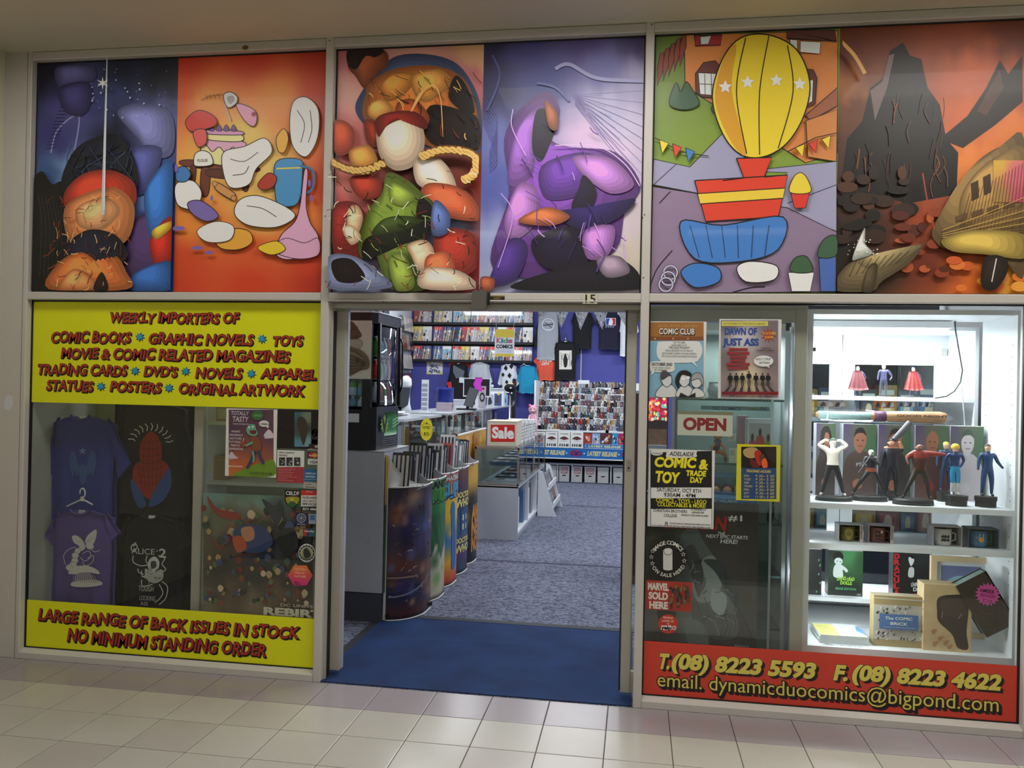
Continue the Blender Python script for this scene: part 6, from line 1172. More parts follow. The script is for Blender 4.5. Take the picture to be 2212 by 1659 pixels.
x0, x1, z0, z1 = pxrect(1745, 1186, 1774, 1286, .64); o = carton('doll_box', 'dark doll box with green specks cut off by the cabinet edge', max(x0, BX0+.021), x1, .64, .72, zD+.0005, z1, DKG); a = Art(O=(x1-.05, .64, zD)); [a.blob([(x, y), (x+.008, y+.006), (x+.004, y-.008)], (110, 170, 130)) for x, y in ((.03, .2), (.036, .17), (.03, .12), (.038, .07), (.02, .02))]; a.build('print', PAPER, o)
x0, x1, z0, z1 = pxrect(1930, 1192, 2010, 1296, .64)
o = carton('doll_box', 'black doll box with a red lettered spine and a pale boy doll', x0, x1, .64, .72, zD+.0005, z1, DKG); a = Art(O=(x0, .64, zD)); w_, h = x1-x0, z1-zD; a.xz = (x0, x1, zD, z1)
a.rect(0, 0, w_*.18, h, (24, 22, 24)); 
for k, ch in enumerate('DRACULA'): a.text(ch, (w_*.03, h*.86-k*h*.125), (w_*.16, h*.86-k*h*.125), h*.10, (190, 34, 40), 'x')
a.rect(w_*.19, 0, w_, h, (20, 22, 24)); a.blob([(w_*.4, h*.84), (w_*.47, h*.72), (w_*.55, h*.84), (w_*.5, h*.92), (w_*.42, h*.92)], (214, 220, 222)); a.poly([(w_*.38, h*.9), (w_*.4, h*.96), (w_*.48, h*.88), (w_*.56, h*.96), (w_*.57, h*.88), (w_*.5, h*.92)], (16, 16, 16)); a.blob([(w_*.40, h*.5), (w_*.42, h*.68), (w_*.54, h*.68), (w_*.54, h*.5)], (196, 200, 202)); a.text('LIVING DEAD', (w_*.48, h*.3), (w_*.96, h*.3), h*.07, (200, 206, 206), 'x', jit=.1); a.text('DOLLS', (w_*.54, h*.2), (w_*.94, h*.2), h*.07, (200, 206, 206), 'x', jit=.1); a.text('DRACULA', (w_*.56, h*.08), (w_*.96, h*.08), h*.07, (190, 34, 40), 'x'); fin(o, a, m=PAPER)
# comic brick
x0, x1, z0, z1 = pxrect(1888, 1288, 1990, 1420, .22); z1 = zF+(P(1940, 1288, 'y', .22).z-zF)
o = carton('book_box', 'olive boxed book with a blue title panel and comic strip print', x0, x1, .22, .29, zF+.0005, z1, mat('olive_card', C(150, 132, 92), .5)); a = Art(O=(x0, .22, zF)); w_, h = x1-x0, z1-zF; a.xz = (x0, x1, zF, z1)
a.rect(0, h*.14, w_, h*.82, (176, 172, 162)); rn = random.Random(21)
for i in range(70): x, y = rn.uniform(0, w_), rn.uniform(h*.15, h*.81); a.blob([(x, y), (x+rn.uniform(.004, .018), y+.004), (x+.006, y-rn.uniform(.004, .016))], rn.choice([(60, 58, 56), (110, 106, 100), (206, 202, 196), (90, 88, 84)]), 3)
for x in (.33, .66): a.line([(w_*x, h*.14), (w_*x, h*.82)], .002, (200, 196, 190))
a.rect(w_*.1, h*.36, w_*.90, h*.66, (70, 106, 156)); a.text('The COMIC', (w_*.22, h*.55), (w_*.78, h*.555), h*.055, (214, 218, 220)); a.text('BRICK', (w_*.33, h*.45), (w_*.68, h*.45), h*.055, (214, 218, 220)); a.text('A WHOLE LOT OF COMICS ABOUT EVERYTHING', (w_*.18, h*.395), (w_*.84, h*.395), h*.015, (190, 200, 210)); a.line([(0, h*.965), (w_, h*.955)], h*.02, (196, 190, 176)); fin(o, a, m=CARD)
# marbled box with a leg-shaped dark window
x0, x1, z0, z1 = pxrect(2010, 1262, 2097, 1432, .20); z1 = P(2050, 1264, 'y', .20).z
o = carton('marbled_box', 'tan marbled box with a dark boot-shaped window', x0-.03, x1, .20, .30, zF+.0005, z1, mat('marbled_tan', C(196, 172, 130), .45, 0, .22, 18)); a = Art(O=(x0-.03, .20, zF)); w_, h = x1-x0+.03, z1-zF; a.xz = (x0-.03, x1, zF, z1)
a.blob([(w_*.3, h*.80), (w_*.62, h*.86), (w_*.92, h*.84), (w_*.93, h*.6), (w_*.9, h*.3), (w_*.94, h*.06), (w_*.72, h*.07), (w_*.6, h*.26), (w_*.32, h*.44), (w_*.28, h*.6)], (60, 48, 44)); a.blob([(w_*.36, h*.76), (w_*.85, h*.8), (w_*.86, h*.55), (w_*.4, h*.56)], (74, 60, 54)); a.line([(w_*.38, h*.5), (w_*.4, h*.6)], .003, (150, 140, 130)); a.line([(w_*.72, h*.5), (w_*.8, h*.58)], .003, (160, 150, 140))
for (x, y) in ((.16, .3), (.3, .2), (.42, .14), (.2, .12), (.5, .08)): a.blob([(w_*x, h*y), (w_*(x+.12), h*(y+.03)), (w_*(x+.05), h*(y-.05))], (176, 126, 86))
fin(o, a, m=CARD)
# tilted dark book with pink star
c0 = P(2122, 1300, 'y', .24); ang = radians(-31)
hw, hh = .082, .145
o = E_('dark_book', (c0.x, .26, c0.z-.16), 'dark brown book tilted on its corner with a pink star sticker', 'book')
M_ = Matrix.Translation((c0.x, .19, c0.z)) @ Matrix.Rotation(ang, 4, 'Y')
b = B(); b.M = M_; b.box(-hw, hw, 0, .006, -hh, hh); b.box(-hw, hw, .066, .072, -hh, hh); b.box(hw-.006, hw, 0, .072, -hh, hh); b.build('cover', mat('dark_brown_cover', C(62, 52, 40), .5), o)
b = B(); b.M = M_; b.box(-hw+.004, hw-.006, .006, .066, -hh+.004, hh-.004); b.build('pages', mat('grey_green_pages', C(128, 150, 144), .7, 0, .1, 120), o)
b = B(); b.M = M_; b.box(-hw-.016, -hw, .0, .072, -hh, -hh+.006)
R3 = M_.to_3x3(); a = Art(O=M_ @ Vector((0, -.0003, 0)), R=R3 @ Vector((1, 0, 0)), U=R3 @ Vector((0, 0, 1)), N=(0, -1, 0))
a.N = Vector((0, -1, 0)); R_b = a.R; U_b = a.U; a.R = Vector((1, 0, 0)); a.U = Vector((0, 0, 1))
a.star(.004, .05, .060, .046, 18, (206, 80, 150)); a.text('AMBER', (-.034, .062), (.034, .054), .018, (60, 20, 40), 'b'); a.text('BENSON', (-.03, .040), (.036, .032), .015, (110, 30, 70), 'r'); a.text('C10', (-.020, .012), (.022, .006), .017, (60, 20, 40), 'r')
a.curve([(-.03, -.03), (0, -.05), (.03, -.04)], .0016, (110, 86, 50)); a.curve([(-.02, -.06), (.01, -.08), (.035, -.06)], .0016, (110, 86, 50)); a.curve([(-.01, -.09), (.01, -.1), (.03, -.09)], .0014, (110, 86, 50)); a.build('star_sticker', PAPER, o)
# framed picture leaning behind
x0, x1, z0, z1 = pxrect(2012, 1200, 2158, 1415, .46)
o = E_('framed_picture', ((x0+x1)/2, .48, zF), 'pale wooden framed picture of a blue moon leaning at the back', 'picture'); b = B(); z0 = zF+.0005; f_ = .03
for q in ((x0, x0+f_, z0, z1), (x1-f_, x1, z0, z1), (x0+f_, x1-f_, z0, z0+f_), (x0+f_, x1-f_, z1-f_, z1)): b.box(q[0], q[1], .46, .485, q[2], q[3])
b.build('frame', mat('pale_wood', C(206, 184, 148), .5, 0, .06, 10), o); px('mount', x0+f_, x1-f_, .475, .48, z0+f_, z1-f_, WHITEB, o)
a = Art(O=(x0, .4748, z0)); w_, h = x1-x0, z1-z0; a.rect(w_*.16, h*.45, w_*.74, h*.88, (110, 120, 160)); a.ell(w_*.46, h*.60, w_*.26, h*.16, (140, 180, 200)); a.ell(w_*.42, h*.58, w_*.2, h*.12, (180, 206, 216)); a.build('print', PAPER, o)
# stack of bagged magazines
x0, x1, z0, z1 = pxrect(1768, 1352, 1868, 1398, .24)
for i in range(6):
    z = zF+.0005+i*.0075; dx = random.uniform(-.004, .004)
    o = E_('magazine', ((x0+x1)/2, .3, z), ['lowest', 'second lowest', 'third lowest', 'third from the top', 'second from the top', 'topmost'][i]+' bagged magazine of the stack on the cabinet floor', 'magazine', 'stack of bagged magazines')
    b = B(); b.col = C(190, 196, 196); b.box(x0+dx, x1+dx, .20, .42, z, z+.0068); b.build('pages', PAPER, o)
    if i == 5: a = Art(O=(x0+dx, .20, z+.0070), R=(1, 0, 0), U=(0, 1, 0), N=(0, 0, 1)); a.rect(0, 0, .10, .2, (220, 214, 120)); a.rect(.10, 0, x1-x0, .22, (214, 226, 230)); [a.line([(.01, .03+k*.03), (.07, .034+k*.03)], .005, (120, 130, 90)) for k in range(5)]; a.poly([(.2, .1), (.23, .04), (.24, .12), (.22, .2)], (90, 150, 200)); a.build('cover', PAPER, o)
x0, x1, z0, z1 = pxrect(1770, 1400, 1868, 1412, .17)
o = B(); o.box(x0, x1, .165, .195, zF+.0003, zF+.0012); o.v = [(p[0], p[1], p[2]) for p in o.v]; n_ = tag(o.build('paper_note', WHITEB), 'white paper note with small black lettering before the magazines', 'note')
a = Art(O=(x0, .168, zF+.0013), R=(1, 0, 0), U=(0, 1, 0), N=(0, 0, 1)); a.text('GIVE YOURS A', (.09, .016), (.2, .016), .007, (30, 30, 30)); a.text("'COMIC BRICK' FOR", (.02, .003), (.21, .003), .008, (30, 30, 30)); a.poly([(.02, .016), (.04, .026), (.07, .014)], (120, 120, 100)); a.build('lettering', PAPER, n_)

# ---- toy wall seen through the glazed doors and rear items
tw = E_('toy_shelf', (3.1, 1.35, 0), 'dark shelf unit with boxed toys behind the glazed cabinet doors', 'shelf')
px('back_panel', 2.3, 3.72, 1.55, 1.57, 0, 2.3, mat('slate_board', C(70, 76, 92), .7), tw)
for v in (776, 905, 1040, 1150): px('shelf', 2.3, 3.72, 1.22, 1.55, P(1950, v, 'y', 1.22).z-.03, P(1950, v, 'y', 1.22).z, GREYL, tw)
rn = random.Random(31)
for ri, v in enumerate((776, 905, 1040, 1150)):
    z = P(1950, v, 'y', 1.22).z; x = 2.42; k = 0
    while x < 3.55:
        w_ = rn.uniform(.09, .16); h = rn.uniform(.16, .24); c = rn.choice([(60, 70, 90), (100, 40, 50), (40, 60, 90), (120, 120, 128), (44, 44, 50), (60, 90, 110), (130, 100, 50)]); k += 1
        nmc = {60: 'slate', 100: 'maroon', 40: 'navy', 120: 'grey', 44: 'black', 130: 'ochre'}[c[0]]
        o = E_('toy_box', (x+w_/2, 1.3, z), '%s toy box, %s from the left on the %s shelf behind the cabinet' % (nmc, ['first', 'second', 'third', 'fourth', 'fifth', 'sixth', 'seventh', 'eighth', 'ninth', 'tenth', 'eleventh'][k-1], ['upper', 'second', 'third', 'lowest'][ri]), 'box', 'toy boxes behind the cabinet')
        px('carton', x, x+w_-.006, 1.26, 1.36, z+.0005, z+h, mat('toybox%d' % c[0], C(c), .35), o)
        a = Art(O=(x, 1.26, z)); 
        a.rect(w_*.12, h*.1, w_*.8, h*.55, tuple(min(255, int(q*1.5)) for q in c)); a.blob([(w_*.3, h*.15), (w_*.35, h*.45), (w_*.5, h*.5), (w_*.62, h*.4), (w_*.6, h*.14)], (190, 170, 150)); a.rect(w_*.12, h*.7, w_*.8, h*.85, (180, 180, 176)); a.build('print', PAPER, o); x += w_
for (t, u, v) in (('KICK!', 1818, 765), ('POW', 2008, 775)):
    q = P(u, v, 'y', 1.2); b = B(); pts_ = [(q.x+(.035 if i % 2 else .022)*cos(i*pi/11), q.z+(.035 if i % 2 else .022)*sin(i*pi/11)) for i in range(22)]; b.col = C(220, 180, 40); b.prism(pts_, 1.20, 1.203, ax='y'); o = tag(b.build('price_star', PAPER), 'yellow starburst price tag on the toy shelf edge reading %s' % t, 'tag'); a = Art(O=(q.x, 1.1995, q.z)); a.text(t, (-.022, -.006), (.022, -.004), .014, (60, 50, 20), 'x'); a.build('lettering', PAPER, o)
for i, (u0, v0, u1, v1, c, lb_) in enumerate(((1765, 866, 1828, 880, (200, 170, 150), 'flat comic with a cream cover lying under the upper shelf'), (1886, 866, 1934, 882, (210, 120, 70), 'flat comic with orange legs on its cover under the upper shelf'), (1938, 866, 1978, 880, (150, 150, 186), 'lilac comic lying under the upper shelf'), (1980, 866, 2012, 880, (90, 150, 200), 'blue and white comic lying under the upper shelf'))):
    x0, x1, z0, z1 = pxrect(u0, v0, u1, v1, .96); b = B(); b.col = C(c); b.box(x0, x1, .955, .96, z0, z1); o = tag(b.build('comic', FOIL), lb_, 'comic'); a = Art(O=(x0, .955, z0)); w_ = x1-x0; h = z1-z0; [a.blob([(w_*t, h*.1), (w_*(t+.1), h*.9), (w_*(t+.2), h*.3)], (240, 236, 230) if k % 2 else (60, 60, 70)) for k, t in enumerate((.1, .35, .6, .75))]; fin(o, a, m=PAPER, cl=False)

# ---- showcase behind the sliding leaf
cs = E_('glass_showcase', (2.1, .7, 0), 'glass-fronted toy showcase behind the sliding door leaf', 'showcase')
SX0, SX1 = 1.96, 2.57
px('side_panel', SX0, SX0+.015, .45, .85, 0, 2.0, mat('case_metal', C(110, 114, 118), .4, .5), cs); px('side_panel', SX1-.02, SX1, .45, .85, 0, 2.0, WHITE, cs)
px('back_panel', SX0+.015, SX1-.02, .84, .85, 0, 1.96, mat('sea_green_board', C(140, 158, 154), .6), cs); px('top_board', SX0, SX1, .45, .85, 1.96, 2.0, WHITE, cs)
for v in (862, 1001, 1128, 1240, 1352):
    z = P(1600, v, 'y', .46).z; px('glass_shelf', SX0+.015, SX1-.02, .46, .84, z-.008, z, CASEGLASS, cs); px('shelf_edge', SX0+.015, SX1-.02, .452, .46, z-.012, z, mat('green_glass_edge', C(70, 96, 92), .3), cs)
px('mullion', P(1663, 1000, 'y', .46).x, P(1668, 1000, 'y', .46).x, .445, .455, .1, 1.95, WHITE, cs)
area('showcase_light', (2.26, .6, 1.93), (2.26, .6, 0), .4, .1, 3.5, (.9, .97, 1))
b = B(); x0, x1, z0, z1 = pxrect(1514, 876, 1662, 888, .46); b.col = C(120, 150, 156); b.box(x0, x1, .455, .459, z0, z1); o = tag(b.build('shelf_banner', PAPER), 'pale blue lettered strip along the toy showcase shelf', 'banner'); a = Art(Y=.455); a.text('DC COMICS', (1540, 886), (1600, 886), 7, (50, 80, 120)); a.text('COMICS', (1612, 886), (1640, 886), 6, (130, 140, 70)); a.text('DC', (1643, 886), (1658, 886), 7, (50, 80, 120)); a.build('lettering', PAPER, o)
def zsh(v): return P(1600, v, 'y', .46).z+.0005
# colourful caped figures box
x0, x1, z0, z1 = pxrect(1615, 912, 1669, 958, .50); zz = zsh(1001); hh_ = P(1640, 905, 'y', .5).z-zz
o = carton('toy_box', 'white window box with pink, red and lime caped toy figures', x0, x1, .50, .60, zz, zz+hh_, WHITE); a = Art(O=(x0, .50, zz)); w_, h = x1-x0, hh_; a.rect(w_*.06, 0, w_*.95, h*.9, (176, 180, 180))
for t, c in ((.2, (190, 70, 130)), (.5, (190, 60, 40)), (.82, (140, 170, 40))): y = h*.62 if t == .5 else h*.5; a.blob([(w_*(t-.17), y-h*.18), (w_*(t-.1), y), (w_*(t+.1), y), (w_*(t+.17), y-h*.18), (w_*(t+.06), y-h*.4), (w_*(t-.06), y-h*.4)], c); a.ell(w_*t, y+h*.08, w_*.06, h*.09, (44, 34, 40), 14)
a.build('print', PAPER, o)
x0, x1, z0, z1 = pxrect(1597, 902, 1622, 958, .56); o = carton('toy_box', 'pinkish toy box angled behind the caped figures box', x0, x1-.01, .61, .68, zz, zz+hh_*1.05, mat('pink_card', C(176, 140, 150), .5))
# orange jointed toy
q = P(1550, 1000, 'y', .55); o = E_('toy_figure', (q.x, .55, zz), 'orange jointed toy figure kneeling on the showcase shelf', 'toy'); OM = mat('orange_plastic', C(200, 130, 60), .35)
B().ball((q.x, .55, zz+.15), .026, .022, .03).build('head', OM, o, True); B().tube([(q.x, .55, zz+.12), (q.x-.01, .55, zz+.06)], [.022, .016], 10).build('torso', mat('violet_plastic', C(80, 60, 110), .35), o, True)
for sg in (-1, 1): B().tube([(q.x-.005, .55, zz+.06), (q.x+sg*.04, .53, zz+.04), (q.x+sg*.045, .56, zz+.006)], [.014, .011, .009], 8).build('leg', OM, o, True); B().tube([(q.x, .55, zz+.115), (q.x+sg*.035, .53, zz+.08), (q.x+sg*.03, .51, zz+.05)], [.010, .008, .007], 8).build('arm', OM, o, True)
for (u, v) in ((1582, 945), (1583, 977)):
    x0, x1, z0, z1 = pxrect(u-8, v-9, u+8, v+8, .47); b = B(); b.col = C(210, 206, 196); b.box(x0, x1, .47, .472, zz if v > 960 else z0, z1); o = tag(b.build('price_card', PAPER), 'small white price card %s on the toy showcase' % ('upper' if v < 960 else 'lower'), 'card'); a = Art(O=(x0, .47, z0)); [a.line([(.004, .006+k*.008), (.03, .006+k*.008)], .002, (90, 90, 90)) for k in range(4)]; a.build('print', PAPER, o)
# big-headed toys in their box
zz2 = zsh(1128)
x0, x1, z0, z1 = pxrect(1536, 1021, 1608, 1082, .50)
o = E_('toy_box', ((x0+x1)/2, .52, zz2), 'blue-topped toy box with big-headed brown-haired toys', 'box'); px('back_card', x0, x1, .56, .565, zz2, z1, mat('blue_grey_card', C(120, 150, 170), .5), o); px('tray', x0, x1, .49, .565, zz2, z0+.02, mat('blue_tray', C(50, 110, 160), .4), o); px('header', x0, x1, .485, .49, z1-.022, z1, mat('blue_head_card', C(96, 140, 180), .5), o)
for k, (t, c) in enumerate(((.15, (90, 66, 50)), (.5, (84, 52, 40)), (.85, (190, 150, 90)))): cx_ = x0+(x1-x0)*t; z = z0+.045; B().ball((cx_, .525, z+.01), .026).build('toy_head', mat('toyskin', C(206, 166, 130), .4), o, True); B().ball((cx_, .532, z+.02), .029, .026, .026).build('toy_hair', mat('toyhair%d' % c[0], C(c), .4), o, True)
q = P(1668, 1128, 'y', .5); o = E_('toy_figure', (q.x, .52, zz2), 'black toy figure on the showcase shelf beside the blue package', 'toy'); B().tube([(q.x-.01, .52, zz2), (q.x-.005, .52, zz2+.05), (q.x, .52, zz2+.09)], [.016, .02, .016], 10).build('body', BLACK, o, True); B().ball((q.x, .52, zz2+.105), .014).build('head', BLACK, o, True)
# silver bags on the top shelf
for i, (u0, v0, u1, v1) in enumerate(((1530, 825, 1585, 862), (1590, 822, 1628, 864), (1630, 828, 1662, 870))):
    x0, x1, z0, z1 = pxrect(u0, v0, u1, v1, .56); z0 = P(1600, 862, 'y', .46).z+.0005
    def bf(a, b, x0=x0, x1=x1, z0=z0, z1=z1, i=i): return (x0+(x1-x0)*a+.004*sin(b*9), .54-.02*sin(pi*a)*sin(pi*b)-.004*sin(a*17+b*13+i), z0+(z1-z0)*b)
    b = B(); b.sheet(bf, 10, 8, (0, .03, 0)); tag(b.build('plastic_bag', mat('frosted_bag', C(200, 212, 214), .18, .2, .1, 40), None, True), ['left', 'middle', 'right'][i]+' silvery bagged item on the top shelf of the toy showcase', 'bag', 'bags in the toy showcase')
x0, x1, z0, z1 = pxrect(1390, 1085, 1700, 1400, .46)
# lit vending panel further in, seen at the left of the leaf
x0, x1, z0, z1 = pxrect(1390, 858, 1441, 908, 2.6)
vm = E_('vending_machine', ((x0+x1)/2, 2.75, 0), 'dark sweets machine with a glowing picture of colourful sweets', 'machine')
px('cabinet', x0-.12, x1+.01, 2.62, 3.1, 0, z1+.03, mat('maroon_enamel', C(70, 34, 44), .4), vm)
rn = random.Random(5); a = Art(Y=2.61)
a.rect(1388, 858, 1441, 908, (150, 30, 50))
for i in range(60): a.ell(rn.uniform(1390, 1439), rn.uniform(861, 906), rn.uniform(2, 5), rn.uniform(2, 5), rn.choice([(240, 210, 110), (230, 60, 70), (240, 130, 60), (250, 230, 170), (220, 40, 110), (120, 200, 190)]), 10)
ob = a.build('lit_picture', None, vm); ml = bpy.data.materials.new('lit_sweets_picture'); ml.use_nodes = True; nt = ml.node_tree; at = nt.nodes.new('ShaderNodeAttribute'); at.attribute_name = 'Col'; bb_ = nt.nodes['Principled BSDF']; nt.links.new(at.outputs['Color'], bb_.inputs['Base Color']); nt.links.new(at.outputs['Color'], bb_.inputs['Emission Color']); bb_.inputs['Emission Strength'].default_value = .9; ob.data.materials.clear(); ob.data.materials.append(ml)
x0, x1, z0, z1 = pxrect(1390, 926, 1440, 962, 2.6); px('glass_tray', x0, x1, 2.605, 2.62, z0, z1, mat('amber_glass', C(150, 110, 84), .2, 0, .4, 30), vm); px('ledge', x0, x1, 2.56, 2.62, z0-.04, z0, GREYL, vm)

# ================================================================ INSIDE THE SHOP
ORD = ['first', 'second', 'third', 'fourth', 'fifth', 'sixth', 'seventh', 'eighth', 'ninth', 'tenth', 'eleventh', 'twelfth', 'thirteenth', 'fourteenth', 'fifteenth', 'sixteenth', 'seventeenth', 'eighteenth', 'nineteenth', 'twentieth', 'twenty-first', 'twenty-second', 'twenty-third', 'twenty-fourth', 'twenty-fifth', 'twenty-sixth', 'twenty-seventh', 'twenty-eighth', 'twenty-ninth', 'thirtieth', 'thirty-first', 'thirty-second', 'thirty-third', 'thirty-fourth']
# --- grey plinth cabinet, fridge on top
PY = 1.12
pc = E_('plinth_cabinet', (-.3, 1.4, 0), 'grey plinth cabinet under the black drinks fridge', 'cabinet')
zk = .20
px('body', -.72, .06, PY, 1.72, zk, 1.155, GREYL, pc); px('carpeted_kick', -.72, .055, PY+.008, 1.70, 0, zk, mat('kick_carpet', C(66, 68, 80), .95, 0, .2, 60, .4, 200), pc)
for (u, v) in ((786, 1120), (795, 1173)): q = P(u, v, 'y', PY); B().cyl((q.x, PY-.001, q.z), (q.x, PY, q.z), .0025, n=8).build('screw', BLACK, pc)
px('top_edge', -.72, .062, PY-.002, 1.72, 1.155, 1.163, mat('top_laminate', C(140, 142, 146), .4), pc)
FZ0, FZ1 = 1.1635, 2.11
fg = E_('drinks_fridge', (-.3, 1.4, FZ0), 'tall black glass-fronted drinks fridge standing on the grey plinth', 'fridge')
foot = [(-.62, 1.14), (-.055, 1.14), (-.02, 1.18), (.0, 1.62), (-.62, 1.66)]
b = B(); b.prism(foot, FZ0, FZ0+.30); b.build('base', BLACK, fg)
b = B(); b.prism(foot, FZ1-.075, FZ1); b.build('top', BLACK, fg); b = B(); b.prism([(-.63, 1.13), (-.05, 1.13), (-.01, 1.175), (.01, 1.63), (-.63, 1.67)], FZ1, FZ1+.008); b.build('lid', WHITE, fg)
zw0, zw1 = P(780, 878, 'y', 1.14).z, P(780, 820, 'y', 1.14).z
b = B()
for q in ((-.62, -.60, 1.14, 1.66), (-.115, -.055, 1.14, 1.18), (-.60, -.02, 1.62, 1.65)): b.box(q[0], q[1], q[2], q[3], FZ0+.30, FZ1-.075)
b.box(-.60, -.115, 1.14, 1.15, zw1+.002, FZ1-.075); b.box(-.60, -.115, 1.14, 1.16, FZ0+.30, zw0-.02); b.build('body', BLACK, fg)
px('side_window', -.60, -.115, 1.144, 1.148, zw0-.02, zw1+.002, CLEAR, fg)
b = B(); b.sheet(lambda p, q: (-.025+.035*sin(pi*p)*.8+.02*p, 1.185+.43*p, FZ0+.31+(FZ1-FZ0-.40)*q), 10, 2, (-.006, 0, 0)); dr = b.build('glass_door', CLEAR, fg, True)
for y_ in (1.185, 1.60):
    b = B(); b.cyl((-.012 if y_ < 1.3 else .008, y_, FZ0+.30), (-.012 if y_ < 1.3 else .008, y_, FZ1-.07), .012, n=10); b.build('door_frame', BLACK, dr, True)
B().tube([(.02, 1.59, FZ0+.4), (.034, 1.59, FZ0+.45), (.034, 1.59, FZ1-.2), (.02, 1.59, FZ1-.15)], .007, 8).build('handle', BLACK, dr, True)
for z in (1.50, 1.66, 1.82): px('wire_shelf', -.59, -.03, 1.2, 1.6, z-.006, z, STEEL, fg)
# green label, curved
b = B(); b.sheet(lambda p, q: (-.048+.05*sin(p*pi*.62), 1.15+.46*p, 1.255+.165*q), 12, 4, (-.004, 0, 0)); gl_ = b.build('brand_panel', mat('green_label', C(30, 120, 40), .35, 0, .35, 9), fg, True)
A0 = P(813, 895, 'y', 1.16); a = Art(O=(-.040, 1.17, 1.255), R=Vector((.135, 1, 0)).normalized(), U=(0, 0, 1), N=(1, -.135, 0)); a.O = Vector((-.036, 1.16, 1.255))+Vector((.022, 0, 0))
a.star(.13, .085, .07, .045, 12, (120, 170, 40)); a.text('V', (.085, .03), (.175, .03), .11, (14, 20, 14), 'x'); [a.line([(.26, .06+k*.022), (.38, .09+k*.022)], .008, (150, 190, 150)) for k in range(3)]; a.build('emblem', CARD, gl_)
b = B(); b.box(-.27, -.13, 1.137, 1.14, 1.415-.06, 1.415); b.build('paper_label', WHITEB, fg)
for k in range(4): b = B(); b.sheet(lambda p, q, k=k: (-.048+.05*sin(p*pi*.62)+.002, 1.15+.46*p, 1.19+k*.015+.004*q), 10, 1, (-.004, 0, 0)); b.build('vent_slat', DGREY, fg, True)
x0, x1, z0, z1 = pxrect(744, 692, 801, 819, 1.136)
o, a = board('poster', 'cream poster with brown ink drawing on the fridge side', 'poster', 738, 692, 801, 819, 1.1365, .002, PAPER, (206, 206, 190)); a.xz = a.x; BWN = (120, 84, 50)
a.blob([(744, 700), (760, 694), (778, 716), (780, 728), (760, 734), (744, 730)], (96, 62, 40)); streaks(a, 26, 742, 696, 776, 732, [(60, 40, 26), (140, 96, 60)], (5, 14), (.7, 1.4)); a.blob([(742, 736), (778, 734), (780, 750), (756, 756), (742, 752)], (170, 160, 140))
a.blob([(742, 752), (770, 752), (790, 765), (798, 780), (796, 796), (780, 800), (744, 812)], (110, 88, 58)); 
for i in range(8): a.curve([(744, 760+i*6), (762, 756+i*7), (784, 772+i*3.4)], 1.6, random.choice([(70, 52, 34), (170, 150, 116), (50, 38, 26)]))
a.ell(786, 786, 4, 6, (60, 44, 30)); a.ell(772, 778, 3, 6, (60, 44, 30)); fin(o, a, m=PAPER)
# drinks
def bottle(x, y, z, h, r, mb, mcap, label):
    o = E_('drink_bottle', (x, y, z), label, 'bottle', 'drinks in the fridge')
    B().lathe([(r*.9, 0), (r, .006), (r, h*.62), (r*.45, h*.82), (r*.38, h*.92)], (x, y, z), 12).build('body', mb, o, True); B().lathe([(r*.42, h*.92), (r*.42, h)], (x, y, z), 10).build('cap', mcap, o); return o
BLU = mat('blue_drink', C(70, 150, 190), .15); CLR = mat('clear_drink', C(170, 200, 210), .12); GRN = mat('green_can', C(60, 150, 40), .2); REDD = mat('red_label', C(190, 50, 40), .3); WC = mat('white_cap', C(220, 220, 220), .4)
rowsb = [(zw0, [BLU, CLR, BLU, CLR]), (zw0+.095, [CLR, BLU, CLR, BLU])]
cn = {id(BLU): 'blue', id(CLR): 'clear', id(GRN): 'green', id(REDD): 'red'}
for ri, (z, ms) in enumerate(rowsb):
    for k, m_ in enumerate(ms): bottle(-.32+k*.062, 1.19, z-.02+.0005, .088, .027, m_, WC, '%s bottle lying row %s, %s from left behind the fridge side window' % (cn[id(m_)], ['lower', 'upper'][ri], ORD[k]))
for k in range(4): bottle(-.32+k*.062, 1.19, zw1-.062, .06, .026, GRN, GRN, 'green can top row, %s from left behind the fridge side window' % ORD[k])
for ri, z in enumerate((1.465, 1.50, 1.66, 1.82)):
    if ri == 0: continue
    for k, m_ in enumerate([CLR, REDD, GRN, BLU, CLR][ri-1:ri+2]+[REDD]): bottle(-.06, 1.25+k*.09, z+.0005, .135, .027, m_, WC, '%s bottle, %s shelf of the fridge, %s from the front' % (cn[id(m_)], ['', 'lower', 'middle', 'upper'][ri], ORD[k]))
for i, (u0, u1, c) in enumerate(((758, 783, (190, 206, 220)), (786, 802, (40, 150, 170)), (804, 816, (30, 30, 60)), (817, 832, (24, 28, 60)))):
    x0, x1, z0, z1 = pxrect(u0, 645, u1, 674, 1.5); o = E_('carton_box', ((x0+x1)/2, 1.5, FZ1+.008), ['pale', 'teal', 'black', 'navy'][i]+' box standing on top of the drinks fridge', 'box', 'boxes on the fridge'); px('carton', x0, x1, 1.47, 1.6, FZ1+.0085, FZ1+.2, mat('fridgebox%d' % i, C(c), .5), o); px('label', x0+.01, x1-.01, 1.469, 1.47, FZ1+.03, FZ1+.09, WHITEB, o)

# --- cut-out card beside the plinth
ec = E_('cutout_card', (.075, 1.3, 0), 'tall narrow cardboard cut-out edge, yellow above and green below, beside the plinth', 'cutout')
px('upper_print', .066, .072, 1.135, 1.16, .80, 1.14, mat('yellow_card', C(196, 150, 40), .5), ec); px('lower_print', .066, .072, 1.135, 1.16, .20, .80, mat('green_card', C(40, 84, 54), .4), ec)

